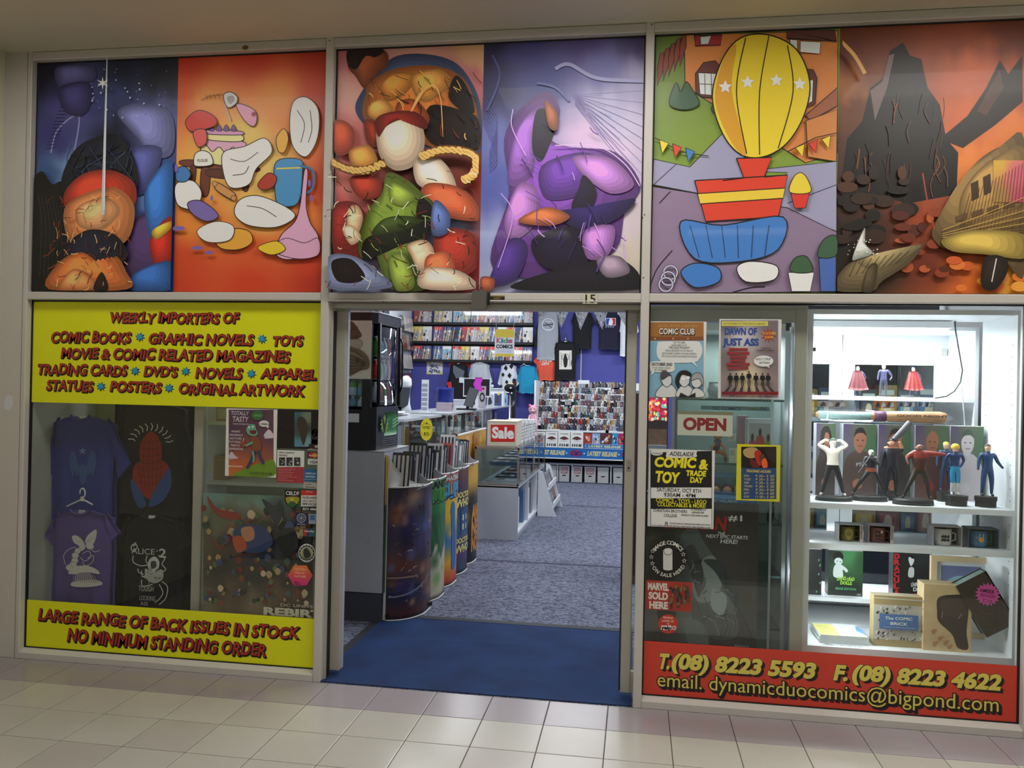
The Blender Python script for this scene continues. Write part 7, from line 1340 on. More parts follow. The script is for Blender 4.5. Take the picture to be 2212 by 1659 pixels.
# --- cardboard comic bins
def bin_front(y0, off=0.0):
    return [(.078, y0), (.13, y0+.012), (.18, y0+.04), (.225, y0+.085), (.262, y0+.15), (.285, y0+.22), (.292, y0+.30), (.292, y0+.38)]
PITCH = .43
artn = ['dark blue and purple space battle', 'green swell above a cream field', 'yellow with blue and red flight', 'purple night with pale lettering', 'yellow and black with large capitals']
covers = [[(30, 24, 34), (60, 44, 90), (40, 36, 70), (110, 60, 44), (30, 40, 80), (96, 44, 34)], [(90, 160, 60), (40, 120, 50), (30, 110, 56), (24, 90, 40), (196, 190, 160), (200, 190, 160)], [(200, 60, 40), (220, 180, 50), (226, 180, 40), (40, 110, 180), (224, 170, 40), (190, 50, 30)], [(120, 60, 40), (60, 40, 60), (40, 70, 110), (50, 90, 120), (90, 60, 120), (40, 30, 44)], [(216, 170, 50), (206, 160, 50), (26, 20, 20), (30, 24, 22), (24, 20, 20), (20, 18, 20)]]
for i in range(5):
    y0 = 1.163+i*PITCH; pts = bin_front(y0); zt = .915; zb = .012
    o = E_('comic_bin', (.18, y0+.2, 0), ['nearest', 'second', 'third', 'fourth', 'farthest'][i]+' cardboard comic bin, curved front printed '+artn[i], 'bin', 'cardboard comic bins along the aisle')
    s_ = spline(pts, 5, False)
    b = B(); vs = []; n = len(s_); NZ = 26
    for j in range(NZ+1):
        z = zb+(zt-zb)*j/NZ; vs += [(p[0], p[1], z) for p in s_]
    fs = [(j*n+k, j*n+k+1, (j+1)*n+k+1, (j+1)*n+k) for j in range(NZ) for k in range(n-1)]
    cs_ = []; rn = random.Random(40+i); cv = covers[i]
    blobs = [(rn.uniform(0, 1), rn.uniform(0, 1), rn.uniform(.03, .13), rn.choice([(150, 90, 50), (90, 110, 170), (200, 160, 120), (30, 30, 50), (70, 60, 120), (120, 60, 50)] if i == 0 else [cv[0], cv[3], cv[2]])) for _ in range(26 if i == 0 else 7)]
    for j in range(NZ+1):
        for k in range(n):
            t = 1-j/NZ; q = t*5; a0 = cv[min(5, int(q))]; a1 = cv[min(5, int(q)+1)]; f_ = q-int(q); c = [a0[m_]*(1-f_)+a1[m_]*f_ for m_ in range(3)]
            if i == 1 and t > .62+.05*sin(k*.5): c = (196, 188, 160)
            if i == 1 and t <= .62+.05*sin(k*.5) and t > .3: c = (34, 96+14*sin(k+j), 50)
            for (bx, by, br, bc) in blobs:
                d = math.hypot((k/n-bx)*.5, t-by)
                if d < br: w_ = (1-d/br)**.8*.85; c = [c[m_]*(1-w_)+bc[m_]*w_ for m_ in range(3)]
            if t > .975: c = (16, 14, 16)
            cs_.append(C(c))
    b.v = vs+[(v[0]-.004, v[1]+.004, v[2]) for v in vs]; N_ = len(vs); b.f = fs+[tuple(q+N_ for q in reversed(f)) for f in fs]; b.c = cs_+[C(170, 170, 172)]*N_
    b.build('printed_front', PAPER, o, True)
    # white trim at the foot and rim, pale card side and hopper
    for z_, nm in ((zb-.006, 'foot_trim'), (zt, 'rim')):
        t_ = B(); t_.tube([(p[0]+.001, p[1]-.001, z_) for p in s_], .005, 6); t_.build(nm, CARDW, o)
    def sail(y, nm, x0=.075):
        pr_ = [(x0, zt-.02)]+[(x0+(.292-x0)*t, zt+(1.135-zt)*(1-t)**1.9) for t in [k/10 for k in range(11)]]+[(.292, zt-.02)]
        b = B(); b.prism([(p[0], p[1]) for p in pr_], y, y+.004, ax='y'); return b.build(nm, CARDG, o)
    if i == 0:
        b = B(); b.prism([(.060, .008), (.078, .008), (.080, zt), (.10, 1.09), (.085, 1.13), (.068, 1.135)], y0-.003, y0, ax='y'); b.build('side_edge', CARDW, o)
        pr_ = [(.078, zt)]+[(.078+(.285-.078)*t, zt+(1.13-zt)*(1-t)**1.9) for t in [k/10 for k in range(11)]]
        def slope(p, q, y0=y0): x = .078+.207*p; yy = y0+.002+(.30*p**1.6)*1.0; return (x, yy, zt+(1.13-zt)*(1-p)**1.9*q)
        B().sheet(slope, 14, 3, (-.003, .003, 0)).build('side_panel', CARDW, o, True)
    sail(y0+PITCH-.012, 'divider')
    def hop(p, q, y0=y0): x = .292-.06*q; return (x, y0+.12+.27*p+.0*q, zt-.0+.012-.05*q-.02*sin(pi*p))
    B().sheet(hop, 8, 3, (0, 0, -.003)).build('hopper_lip', CARDW, o)
    px('rear_wall', .064, .070, y0+.01, y0+PITCH-.014, .1, 1.10, CARDG, o)
    # prints and letters on the curved front: built on the flat part of the curve
    a = Art(O=(.30, 0, 0)); a.xz = (.002, 99, .02, .905)
    cl_ = [0]
    for k in range(1, n): cl_.append(cl_[-1]+math.hypot(s_[k][0]-s_[k-1][0], s_[k][1]-s_[k-1][1]))
    def bend(a):
        out = []
        for (x, y, z) in a.v:
            x = min(max(x, .001), cl_[-1]-.001); k = max(j for j in range(n) if cl_[j] <= x); k = min(k, n-2); t = (x-cl_[k])/(cl_[k+1]-cl_[k]); p, q = s_[k], s_[k+1]
            L_ = cl_[k+1]-cl_[k]; nx_, ny_ = (q[1]-p[1])/L_, -(q[0]-p[0])/L_; d = -y+.0012
            out.append((p[0]+(q[0]-p[0])*t+nx_*d, p[1]+(q[1]-p[1])*t+ny_*d, min(max(z, .015), .905)))
        a.v = out
    if i == 0:
        O_ = a.O; a.O = Vector((0, 0, 0)); rn = random.Random(8)
        for k in range(60):
            x, z, L_ = rn.uniform(.01, .46), rn.uniform(.06, .82), rn.uniform(.01, .04); t = rn.uniform(-.6, 1.2)
            a.line([(x+j*L_/4*cos(t), z+j*L_/4*sin(t)+.004*sin(j)) for j in range(5)], rn.uniform(.0015, .006), rn.choice([(150, 90, 60), (90, 110, 170), (210, 190, 170), (40, 36, 60), (120, 130, 160), (60, 30, 30)]))
        for k in range(26): x, z, r = rn.uniform(.02, .45), rn.uniform(.06, .82), rn.uniform(.004, .016); a.poly([(x-r, z), (x, z+r*1.6), (x+r*1.3, z+r*.2), (x+r*.2, z-r)], rn.choice([(44, 40, 60), (120, 70, 50), (70, 80, 130), (30, 26, 34), (180, 140, 110)]))
        a.line([(.02+j*.04, .17+.0016*j*j) for j in range(10)], .012, (120, 130, 150)); a.line([(.01+j*.03, .30) for j in range(8)], .012, (150, 120, 100)); a.rect(.0, .03, .46, .055, (20, 18, 22)); a.O = O_
    if i == 1: a.text('PLANET', (-.16, .845), (.17, .845), .05, (16, 20, 16), 'x'); a.text('HULK', (-.13, .74), (.17, .74), .08, (60, 140, 60), 'x', 0, (16, 50, 20))
    if i == 2: a.text('AMAZING', (-.12, .855), (.17, .855), .035, (210, 206, 200), 'x', 0, (40, 40, 60)); a.text('SUPER', (-.12, .72), (.30, .72), .11, (80, 150, 190), 'x', 0, (20, 40, 80)); a.blob([(.0, .66), (.08, .64), (.09, .4), (.12, .16), (.03, .14), (.02, .4)], (40, 110, 180)); a.blob([(.06, .5), (.12, .3), (.14, .12), (.10, .3)], (180, 40, 30))
    if i == 3: a.text('DOCTOR', (-.1, .66), (.17, .66), .045, (220, 206, 110), 'x', 0, (30, 24, 40)); a.text('WHO', (-.1, .58), (.17, .58), .065, (220, 210, 130), 'x', 0, (30, 24, 40)); a.rect(-.02, .34, .14, .55, (40, 80, 130)); [a.rect(x, z, x+.035, z+.05, (190, 196, 200)) for x in (.0, .07) for z in (.38, .46)]; a.text('DOCTOR', (-.1, .27), (.17, .27), .04, (220, 206, 110), 'x'); a.text('WHO', (-.1, .19), (.17, .19), .06, (220, 210, 130), 'x')
    if i == 4: 
        for k, t_ in enumerate(('AN', 'NE', 'NO')): a.text(t_, (-.0, .40-k*.145), (.165, .40-k*.145), .125, (216, 140, 40), 'x')
        [a.curve([(x, .5+k*.05), (x+.03, .6+k*.04), (x-.01, .72+k*.02)], .01, (26, 20, 18)) for k, x in enumerate((.22, .30, .36, .42, .26, .46))]
    if a.v: bend(a); a.build('front_lettering', CARD, o)
    # comics standing in the bin
    for k in range(4):
        y = y0+.05+k*.085; rn2 = random.Random(i*9+k); c = rn2.choice([(200, 200, 198), (60, 60, 66), (130, 124, 124), (40, 40, 46), (90, 100, 116), (170, 80, 70)][:5 if k else 6])
        zt_ = 1.10+rn2.uniform(0, .07)+(.05 if (i, k) in ((1, 0), (3, 1)) else 0)
        cn_ = {200: 'white', 60: 'charcoal', 130: 'grey', 170: 'dull red', 90: 'slate blue', 40: 'black'}[c[0]]
        q = E_('comic', (.12, y, .86), '%s covered comic, %s from the front in the %s cardboard bin' % (cn_, ORD[k], ['nearest', 'second', 'third', 'fourth', 'farthest'][i]), 'comic', 'comics standing in the cardboard bins')
        b = B(); b.col = C(c); M_ = Matrix.Translation((.135, y, .86)) @ Matrix.Rotation(-.2, 4, 'X'); b.M = M_; b.box(-.06, .07, 0, .012, 0, zt_-.86); b.build('bagged_cover', FOIL, q)
        b = B(); b.M = M_; hh_ = zt_-.86
        for m_ in range(4): b.col = C((210, 208, 204) if c[0] < 150 else (60, 58, 60)); b.box(-.052+m_*.031, -.034+m_*.031, -.0012, 0, .02, hh_-.02)
        b.build('panels', PAPER, q)
q = P(921, 928, 'y', 3.3); b = B(); b.col = C(222, 206, 40); b.prism([(q.x+.062*cos(t), q.z+.105*sin(t)) for t in [2*pi*k/28 for k in range(28)]], 3.30, 3.304, ax='y'); o = tag(b.build('oval_sign', PAPER), 'yellow oval price sign standing above the comic bins', 'sign'); a = Art(O=(q.x, 3.2995, q.z)); a.ring(0, 0, .058, .061, (120, 110, 30)); a.text('4', (-.01, .05), (.01, .05), .02, (60, 54, 30)); a.text('VOTED', (-.035, .01), (.035, .01), .022, (60, 54, 30)); a.text('$10', (-.022, -.05), (.022, -.05), .026, (60, 54, 30)); a.build('lettering', PAPER, o)
B().tube([(q.x, 3.31, q.z-.1), (q.x, 3.31, .002)], .004, 6).build('stalk', STEEL, o)
yb = E_('art_board', (0, 4.4, .6), 'large yellow art board with a pale rim leaning along the aisle behind the bins', 'board')
b = B(); b.col = C(206, 150, 44); b.box(-.01, .0, 3.72, 5.2, .55, 1.12); b.build('board', PAPER, yb); px('leg', -.01, 0, 3.8, 3.84, 0, .55, WOOD, yb); px('leg', -.01, 0, 5.1, 5.14, 0, .55, WOOD, yb); px('rim', -.012, .004, 3.72, 5.2, 1.12, 1.135, CARDW, yb)
a = Art(O=(.0005, 3.72, .55), R=(0, 1, 0), U=(0, 0, 1), N=(1, 0, 0)); a.blob([(.1, .1), (.3, .5), (.5, .52), (.6, .2), (.4, .05)], (206, 170, 130)); a.blob([(.6, .1), (.7, .5), (.8, .52), (.74, .1)], (150, 90, 40)); a.blob([(.9, .1), (1.0, .4), (1.2, .5), (1.3, .1)], (220, 176, 60)); a.curve([(.65, .05), (.72, .3), (.70, .54)], .03, (110, 60, 34)); a.curve([(.78, .05), (.8, .3), (.92, .5)], .02, (120, 70, 34)); a.build('print', PAPER, yb)

# --- Sale showcase counter in the aisle
SCX0, SCX1, SCY0, SCY1 = .057, .535, 4.27, 6.72
sc_ = E_('showcase_counter', (.3, 5.5, 0), 'grey glass-topped showcase counter carrying the Sale box', 'counter')
px('end_panel', SCX0, SCX1-.002, SCY0, SCY0+.02, 0, .565, GREYL, sc_); px('back_panel', SCX0, SCX0+.02, SCY0+.02, SCY1, 0, .565, GREYL, sc_); px('far_panel', SCX0, SCX1, SCY1-.02, SCY1, 0, .565, GREYL, sc_)
px('floor_board', SCX0+.02, SCX1, SCY0+.02, SCY1-.02, .06, .085, WHITE, sc_); px('toe_board', SCX1-.03, SCX1-.012, SCY0+.02, SCY1-.02, 0, .06, GREYL, sc_); px('deck', SCX0, SCX1, SCY0, SCY1, .55, .572, GREYL, sc_)
for y in (4.27+.8, 4.27+1.6): px('divider', SCX0+.02, SCX1, y, y+.018, .085, .55, WHITE, sc_)
def edge(p0, p1, r=.009): B().cyl(p0, p1, r, n=6).build('metal_edge', BRZ, sc_)
BRZ = mat('bronze_edge', C(150, 138, 124), .35, .5)
CZ0, CZ1 = .572, .975
for x in (SCX0+.01, SCX1-.01):
    for y in [SCY0+.01]+[SCY0+.01+k*(SCY1-SCY0-.02)/4 for k in range(1, 5)]: px('metal_edge', x-.009, x+.009, y-.008, y+.008, CZ0, CZ1, BRZ, sc_)
    for z in (CZ0, CZ1-.02): px('metal_edge', x-.009, x+.009, SCY0, SCY1, z, z+.018, BRZ if x < .3 else STEEL, sc_)
for z in (CZ0, CZ1-.02):
    for y in (SCY0, SCY1-.018): px('metal_edge', SCX0, SCX1, y, y+.018, z, z+.018, BRZ, sc_)
px('end_pane', SCX0+.02, SCX1-.02, SCY0+.006, SCY0+.010, CZ0+.018, CZ1-.02, CASEGLASS, sc_); px('side_pane', SCX1-.008, SCX1-.004, SCY0+.02, SCY1-.02, CZ0+.018, CZ1-.02, CASEGLASS, sc_); px('top_pane', SCX0, SCX1, SCY0, SCY1, CZ1, CZ1+.006, CASEGLASS, sc_); px('glass_shelf', SCX0+.05, SCX1-.03, SCY0+.15, SCY1-.05, .765, .771, CASEGLASS, sc_); px('rear_board', SCX0+.012, SCX0+.02, SCY0+.02, SCY1-.02, CZ0+.018, CZ1-.02, mat('rust_board', C(150, 146, 134), .6), sc_)
rn = random.Random(3)
for k in range(12):
    top = k % 2; y = SCY0+.22+(k//2)*.38; z = .7715 if top else .573; c = rn.choice([(90, 90, 96), (150, 150, 160), (60, 60, 66), (120, 80, 70), (40, 60, 90)])
    nm = {90: 'grey', 150: 'pale grey', 60: 'black', 120: 'brown', 40: 'blue'}[c[0]]
    b = B(); b.col = C(c); b.box(SCX0+.12, SCX1-.06, y, y+.26, z, z+.03); o = tag(b.build('trade_book', PAPER), '%s book lying %s in the Sale showcase, %s from the front' % (nm, ['on the lower deck', 'on the glass shelf'][top], ORD[k//2]), 'book', 'books lying in the Sale showcase'); a = Art(O=(SCX0+.12, y, z+.0301), R=(1, 0, 0), U=(0, 1, 0), N=(0, 0, 1)); a.rect(.03, .05, .2, .2, (200, 196, 190)); a.blob([(.06, .08), (.1, .17), (.16, .15), (.15, .07)], (110, 60, 60)); a.build('cover', PAPER, o)
for k, (y, c) in enumerate(((4.45, 'white'), (4.9, 'blue'), (5.3, 'white'), (5.60, 'grey'), (6.1, 'white'), (6.4, 'grey'))):
    o = E_('comic_stack', (.4, y, .085), '%s bundle of bagged comics, %s cubby place along the counter side' % (c, ORD[k]), 'bundle', 'bundles in the counter cubbies'); px('comics', .3, .5, y, y+.14, .0855, .42+.03*(k % 2), mat('bundle_'+c, C({'white': (210, 210, 214), 'blue': (90, 120, 160), 'grey': (130, 134, 140)}[c]), .5), o); px('tab', .36, .44, y-.002, y, .25, .29, BLACKM, o)
# Sale box and long boxes on top
x0, x1, z0, z1 = pxrect(1053, 911, 1115, 962, 4.45); ZT_ = CZ1+.0065
def longbox(name, label, x0, x1, y0, y1, z0, z1, m, group=None):
    o = E_(name, ((x0+x1)/2, (y0+y1)/2, z0), label, 'box', group); px('body', x0+.004, x1-.004, y0+.004, y1-.004, z0, z1-.02, m, o); px('lid', x0, x1, y0, y1, z1-.05, z1, m, o); B().box((x0+x1)/2-.03, (x0+x1)/2+.03, y0-.0005, y0+.004, z0+.10, z0+.118).build('hand_hole', BLACKM, o); return o
sx = E_('sale_box', ((x0+x1)/2, 4.6, ZT_), 'cream comic box with a red Sale sign on the showcase counter', 'box'); px('body', x0, x1, 4.45, 4.85, ZT_, z1, mat('cream_board', C(206, 196, 176), .6), sx); px('lid', x0-.004, x1+.004, 4.446, 4.854, z1, z1+.012, mat('cream_board', C(206, 196, 176), .6), sx)
a = Art(Y=4.449); a.rect(1060, 917.5, 1112, 954.5, (200, 34, 30)); a.text('Sale', (1064, 945.5), (1108.5, 946.5), 22, (236, 232, 228), 'x'); a.build('sale_sign', PAPER, sx)
for k in range(4):
    y = 4.88+k*.30
    o = longbox('comic_box', 'white comic box, %s behind the Sale box' % ORD[k], .30+.01*k, .46+.008*k, y, y+.27, ZT_, ZT_+.27-.012*k, CARDW, 'white boxes behind the Sale box')
    a = Art(O=(.46+.008*k+.0006, y, ZT_), R=(0, 1, 0), U=(0, 0, 1), N=(1, 0, 0)); 
    for r_ in range(5): a.line([(.04, .04+r_*.036), (.20, .045+r_*.036)], .010, (110, 112, 120))
    a.build('print', PAPER, o)
o = E_('brochure_rack', (.62, 6.5, 0), 'white slanted brochure rack at the far end of the showcase counter', 'rack')
for y in (5.95, 6.85): b = B(); b.prism([(.54, 0), (.78, 0), (.74, .10), (.60, .56), (.54, .58)], y, y+.015, ax='y'); b.build('side', WHITE, o)
for zz, xx in ((.10, .70), (.33, .64)):
    px('lip', xx+.03, xx+.045, 5.965, 6.85, zz, zz+.07, WHITE, o); px('tray', .55, xx+.03, 5.965, 6.85, zz-.0, zz+.01, WHITE, o)
    for k in range(5): y = 6.0+k*.17; b = B(); b.col = C(rn.choice([(40, 50, 80), (150, 150, 156), (60, 60, 66), (110, 80, 80)])); b.M = Matrix.Translation((xx+.01, y, zz+.011)) @ Matrix.Rotation(-.3, 4, 'Y'); b.box(-.01, 0, 0, .13, 0, .19); tag(b.build('comic', FOIL), 'comic in the %s tray of the slanted rack, %s from the front' % ('lower' if zz < .2 else 'upper', ORD[k]), 'comic', 'comics in the slanted rack')

# --- pink plush on the counter
PK = mat('pink_plush', C(214, 160, 176), .95, 0, .06, 30, .5, 160)
q = P(1151, 885, 'y', 6.3); o = E_('plush_toy', (q.x, 6.3, ZT_), 'long-limbed pink plush toy sitting on the end of the showcase counter', 'toy')
zb_ = ZT_
B().ball((q.x, 6.3, q.z), .058, .05, .062, 14, 10).build('head', PK, o, True); B().tube([(q.x, 6.3, q.z-.04), (q.x+.005, 6.3, (q.z+zb_)/2), (q.x-.005, 6.3, zb_+.03)], [.03, .04, .05], 12).build('body', PK, o, True)
for sg in (-1, 1):
    B().ball((q.x+sg*.04, 6.3, q.z+.055), .016, .010, .018, 8, 6).build('ear', PK, o, True)
    B().tube([(q.x+sg*.03, 6.29, q.z-.07), (q.x+sg*.06, 6.25, (q.z+zb_)/2), (q.x+sg*.05, 6.2, zb_+.05)], [.016, .013, .014], 8).build('arm', PK, o, True)
    B().tube([(q.x+sg*.02, 6.28, zb_+.03), (q.x+sg*.04, 6.2, zb_+.05), (q.x+.03+sg*.045, 6.05, zb_+.022)], [.022, .019, .022], 8).build('leg', PK, o, True)
B().ball((q.x+.01, 6.24, q.z-.012), .022, .018, .016, 8, 6).build('muzzle', mat('pale_plush', C(230, 200, 206), .95), o, True); eb = B(); eb.ball((q.x-.018, 6.252, q.z+.01), .007, n=8, m=5); eb.ball((q.x+.024, 6.252, q.z+.01), .007, n=8, m=5); eb.build('eyes', BLACK, o)
B().ball((q.x-.04, 6.25, q.z+.05), .014, .01, .016, 8, 5).build('bow', mat('magenta_felt', C(200, 40, 110), .8), o, True)

# --- service counters on the left
KA = E_('service_counter', (-.75, 7, 0), 'long glass service counter with silver edges along the left', 'counter')
AX0, AX1, AY0, AY1, AZ = -1.05, -.40, 4.9, 9.8, 1.3
px('base', AX0, AX1, AY0, AY1, 0, .75, GREYL, KA); px('top', AX0, AX1+.01, AY0, AY1, AZ-.02, AZ, mat('silver_grey_top', C(176, 182, 188), .25), KA); px('red_stock_board', AX1-.2, AX1-.19, AY0+.1, AY1-.1, .76, 1.0, mat('red_board', C(150, 44, 50), .5), KA)
for y in [AY0, AY0+1.4, AY0+2.8, AY1-.02]: px('metal_edge', AX1-.02, AX1, y, y+.02, .75, AZ-.02, STEEL, KA)
px('front_pane', AX1-.010, AX1-.006, AY0+.02, AY1-.02, .75, AZ-.02, CASEGLASS, KA); px('end_pane', AX0, AX1-.02, AY0, AY0+.004, .75, AZ-.02, CASEGLASS, KA); px('glass_shelf', AX0+.02, AX1-.03, AY0+.02, AY1-.02, 1.03, 1.036, CASEGLASS, KA); px('back_board', AX0, AX0+.01, AY0, AY1, .75, AZ-.02, WHITEB, KA)
KB = E_('service_counter', (-1.0, 4.2, 0), 'short grey service counter nearest the fridge, with a paper pile on top', 'counter')
px('end_panel', -1.35, -.50, 3.4, 3.42, 0, 1.26, mat('blue_grey_panel', C(128, 136, 144), .5), KB); px('body', -1.35, -.52, 3.42, 4.86, 0, .75, GREYL, KB); px('top', -1.36, -.46, 3.38, 4.88, 1.26, 1.285, MATS['silver_grey_top'], KB); px('back_board', -1.35, -1.33, 3.42, 4.86, .75, 1.26, WHITEB, KB); px('front_pane', -.475, -.47, 3.42, 4.86, .75, 1.26, CASEGLASS, KB); px('metal_edge', -.50, -.47, 3.40, 3.42, 0, 1.26, STEEL, KB)
rn = random.Random(17)
for lvl, z in enumerate((.7605, 1.0365)):
    for k in range(9):
        y = AY0+.12+k*.45; c = rn.choice([(150, 150, 156), (110, 60, 60), (60, 70, 90), (190, 190, 186), (80, 80, 84)]); nm = {150: 'grey', 110: 'dark red', 60: 'slate', 190: 'white', 80: 'charcoal'}[c[0]]
        o = E_('boxed_figure', (-.56, y, z-.01), '%s boxed figure, %s row of the long service counter, %s from the front' % (nm, ['lower', 'upper'][lvl], ORD[k]), 'box', 'boxed figures in the service counter'); px('carton', -.62, -.50, y, y+.2, z-.0+(.0 if lvl else 0), z+.20, mat('boxfig%d' % c[0], C(c), .4), o); px('window', -.4995, -.499, y+.03, y+.17, z+.03, z+.17, WHITEB, o)
def onc(name, label, cat, u0, v0, u1, v1, Y, z=None): 
    x0, x1, z0, z1 = pxrect(u0, v0, u1, v1, Y); return x0, x1, (AZ+.0005 if z is None else z), z1
# papers
for k in range(4):
    q = P(955, 880, 'y', 4.6); zz = 1.2855+k*.010; b = B(); b.M = Matrix.Translation((-.95+.05*(k % 2), 4.3, zz)) @ Matrix.Rotation(.15*k-.2, 4, 'Z'); b.box(-.16, .16, -.22, .22, 0, .009); tag(b.build('paper_pile', CARDW), '%s sheaf in the white paper pile on the short counter' % ['lowest', 'second', 'third', 'topmost'][k], 'papers', 'paper pile on the short counter')
# white mannequin form on box
x0, x1, z0, z1 = pxrect(895, 822, 918, 880, 5.2); cx_ = (x0+x1)/2; r = (x1-x0)/2
zt_ = 1.3005
o = E_('white_vase_stand', (-.99, 5.2, zt_), 'tall glossy white bulb-headed stand on the service counter', 'stand'); cx_ = -.985; k_ = 1
B().lathe([(.075, 0), (.05, .10), (.042, .20), (.055, .27), (.07, .33), (.062, .39), (.03, .425), (.002, .43)], (cx_, 5.2, zt_), 20).build('body', mat('gloss_white', C(226, 230, 234), .15), o, True); B().lathe([(.06, 0), (.06, .004), (.05, .012)], (cx_, 5.2, zt_), 16).build('foot', WHITE, o)
# tall card spinner
x0, x1, z0, z1 = pxrect(911, 820, 923, 897, 4.2); o = E_('card_tower', ((x0+x1)/2, 4.2, 1.286), 'tall narrow white card tower on the short counter', 'stand'); px('column', x0, x1, 4.2, 4.24, 1.326, z1, WHITE, o); px('foot', x0-.02, x1+.02, 4.16, 4.28, 1.3258, 1.33, WHITE, o)
a = Art(O=(x0, 4.2, 1.33)); [a.rect(.004, .02+k*.05, x1-x0-.004, .055+k*.05, (150, 160, 176)) for k in range(int((z1-1.36)/.05))]; a.build('cards', PAPER, o)
# blue drum, clear rack
x0, x1, z0, z1 = pxrect(924, 838, 958, 878, 7.0); o = E_('blue_tub', ((x0+x1)/2, 7, AZ), 'deep blue plastic tub on the counter', 'tub'); r = (x1-x0)/2; cx_ = max((x0+x1)/2, -1.05+r); zz = AZ+.0005
B().lathe([(r*.85, 0), (r, .01), (r, z1-zz-.02), (r*1.04, z1-zz-.02), (r*1.04, z1-zz)], (cx_, 7, zz), 20).build('tub', mat('cobalt_plastic', C(34, 50, 150), .3), o, True); B().lathe([(r*1.06, 0), (r*1.06, .008), (r*.9, .012)], (cx_, 7, z1), 20).build('lid', mat('cobalt_plastic', C(34, 50, 150), .3), o)
x0, x1, z0, z1 = pxrect(942, 866, 975, 884, 5.6); o = E_('acrylic_box', ((x0+x1)/2, 5.6, AZ), 'clear acrylic box of cards on the counter', 'box'); zz = AZ+.0005; px('cards', x0+.005, x1-.005, 5.605, 5.695, zz, z1-.02, mat('pinkish_cards', C(190, 170, 180), .6), o); px('case', x0, x1, 5.6, 5.7, zz, z1, CLEAR, o)
b = B(); b.M = Matrix.Translation((x0-.02, 5.62, z1)) @ Matrix.Rotation(-.2, 4, 'Y'); b.box(0, .03, 0, .02, 0, .12); b.box(-.04, .12, -.01, .03, .12, .128); tag(b.build('display_bracket', CLEAR), 'bent clear plastic display arm above the acrylic box', 'stand')
# stack of white trays
for k in range(4):
    x0, x1, z0, z1 = pxrect(975, 862, 1000, 884, 8.2); zz = AZ+.0005+k*.028; tag(B().bbox(x0, x1+.02, 8.2, 8.45, zz, zz+.022, .004).build('paper_tray', WHITE), '%s white paper tray stacked behind the till screen' % ['lowest', 'second', 'third', 'topmost'][k], 'tray', 'paper trays on the counter')
# monitor and till screen
x0, x1, z0, z1 = pxrect(1001, 816, 1059, 858, 8.0); o = E_('monitor', ((x0+x1)/2, 8, AZ), 'white-framed black computer monitor on the counter', 'monitor')
px('bezel', x0, x1, 8.0, 8.04, z0, z1, WHITE, o); px('screen', x0+.015, x1-.015, 7.997, 8.0, z0+.02, z1-.015, BLACK, o); px('neck', (x0+x1)/2-.03, (x0+x1)/2+.03, 8.04, 8.07, AZ+.012, z0+.1, WHITE, o); px('foot', (x0+x1)/2-.1, (x0+x1)/2+.1, 7.98, 8.14, AZ+.0005, AZ+.012, WHITE, o)
x0, x1, z0, z1 = pxrect(992, 832, 1027, 884, 6.4); o = E_('till_screen', ((x0+x1)/2, 6.4, AZ), 'dark grey tilted till screen seen from behind', 'screen'); zz = AZ+.0005
b = B(); b.M = Matrix.Translation(((x0+x1)/2, 6.4, zz+.05)) @ Matrix.Rotation(.28, 4, 'Y') @ Matrix.Rotation(-.2, 4, 'X'); b.bbox(-.055, .075, 0, .03, 0, z1-zz-.07, .01); b.build('housing', DGREY, o); px('foot', x0-.02, x1, 6.34, 6.5, zz, zz+.02, BLACK, o); B().tube([((x0+x1)/2, 6.42, zz+.02), ((x0+x1)/2+.01, 6.43, zz+.08)], .02, 8).build('neck', BLACK, o, True)
x0, x1, z0, z1 = pxrect(1025, 815, 1040, 846, 7.1); b = B(); b.sheet(lambda p, q: (x0+(x1-x0)*p+.012*sin(q*9), 7.1-.01*sin(p*3), z0+(z1-z0)*q), 6, 8, (0, .012, 0)); o = tag(b.build('feather_duster', mat('magenta_fluff', C(196, 60, 190), .9, 0, .2, 60), None, True), 'magenta fluffy duster hanging off the till screen', 'duster'); B().tube([((x0+x1)/2, 7.11, z0+.01), ((x0+x1)/2-.02, 7.11, AZ+.001)], .004, 6).build('stick', WHITE, o)
def card(name, label, cat, u0, v0, u1, v1, Y, col, z=None, m=PAPER, th=.01, draw=None):
    x0, x1, z0, z1 = pxrect(u0, v0, u1, v1, Y); z0 = AZ+.0005 if z is None else z; b = B(); b.col = C(col); b.box(x0, x1, Y, Y+th, z0, z1); o = tag(b.build(name, m), label, cat); a = Art(O=(x0, Y, z0)); (draw or (lambda a, w_, h: a.blob([(w_*.2, h*.2), (w_*.3, h*.8), (w_*.6, h*.7), (w_*.75, h*.3)], (60, 60, 66))))(a, x1-x0, z1-z0); a.build('print', m, o); return o
card('display_card', 'grey card with a dark ringed face beside the till', 'card', 1034, 834, 1049, 884, 7.4, (176, 172, 176), draw=lambda a, w_, h: (a.rect(w_*.2, h*.84, w_*.8, h*.94, (150, 30, 40)), a.ell(w_*.5, h*.5, w_*.35, h*.22, (40, 40, 44)), a.ell(w_*.5, h*.5, w_*.2, h*.12, (170, 170, 176))))
card('picture_card', 'white and grey picture card on the counter right of the till', 'card', 1052, 852, 1066, 884, 8.2, (210, 214, 220)); card('boxed_game', 'blue and navy picture box behind the yellow rosette', 'box', 1068, 850, 1082, 882, 9.2, (60, 76, 130), th=.05); card('boxed_game', 'light blue picture box right of the yellow rosette', 'box', 1084, 852, 1096, 880, 9.6, (150, 180, 214), th=.05, draw=lambda a, w_, h: a.blob([(w_*.2, h*.2), (w_*.3, h*.8), (w_*.6, h*.7), (w_*.75, h*.3)], (40, 60, 120)))
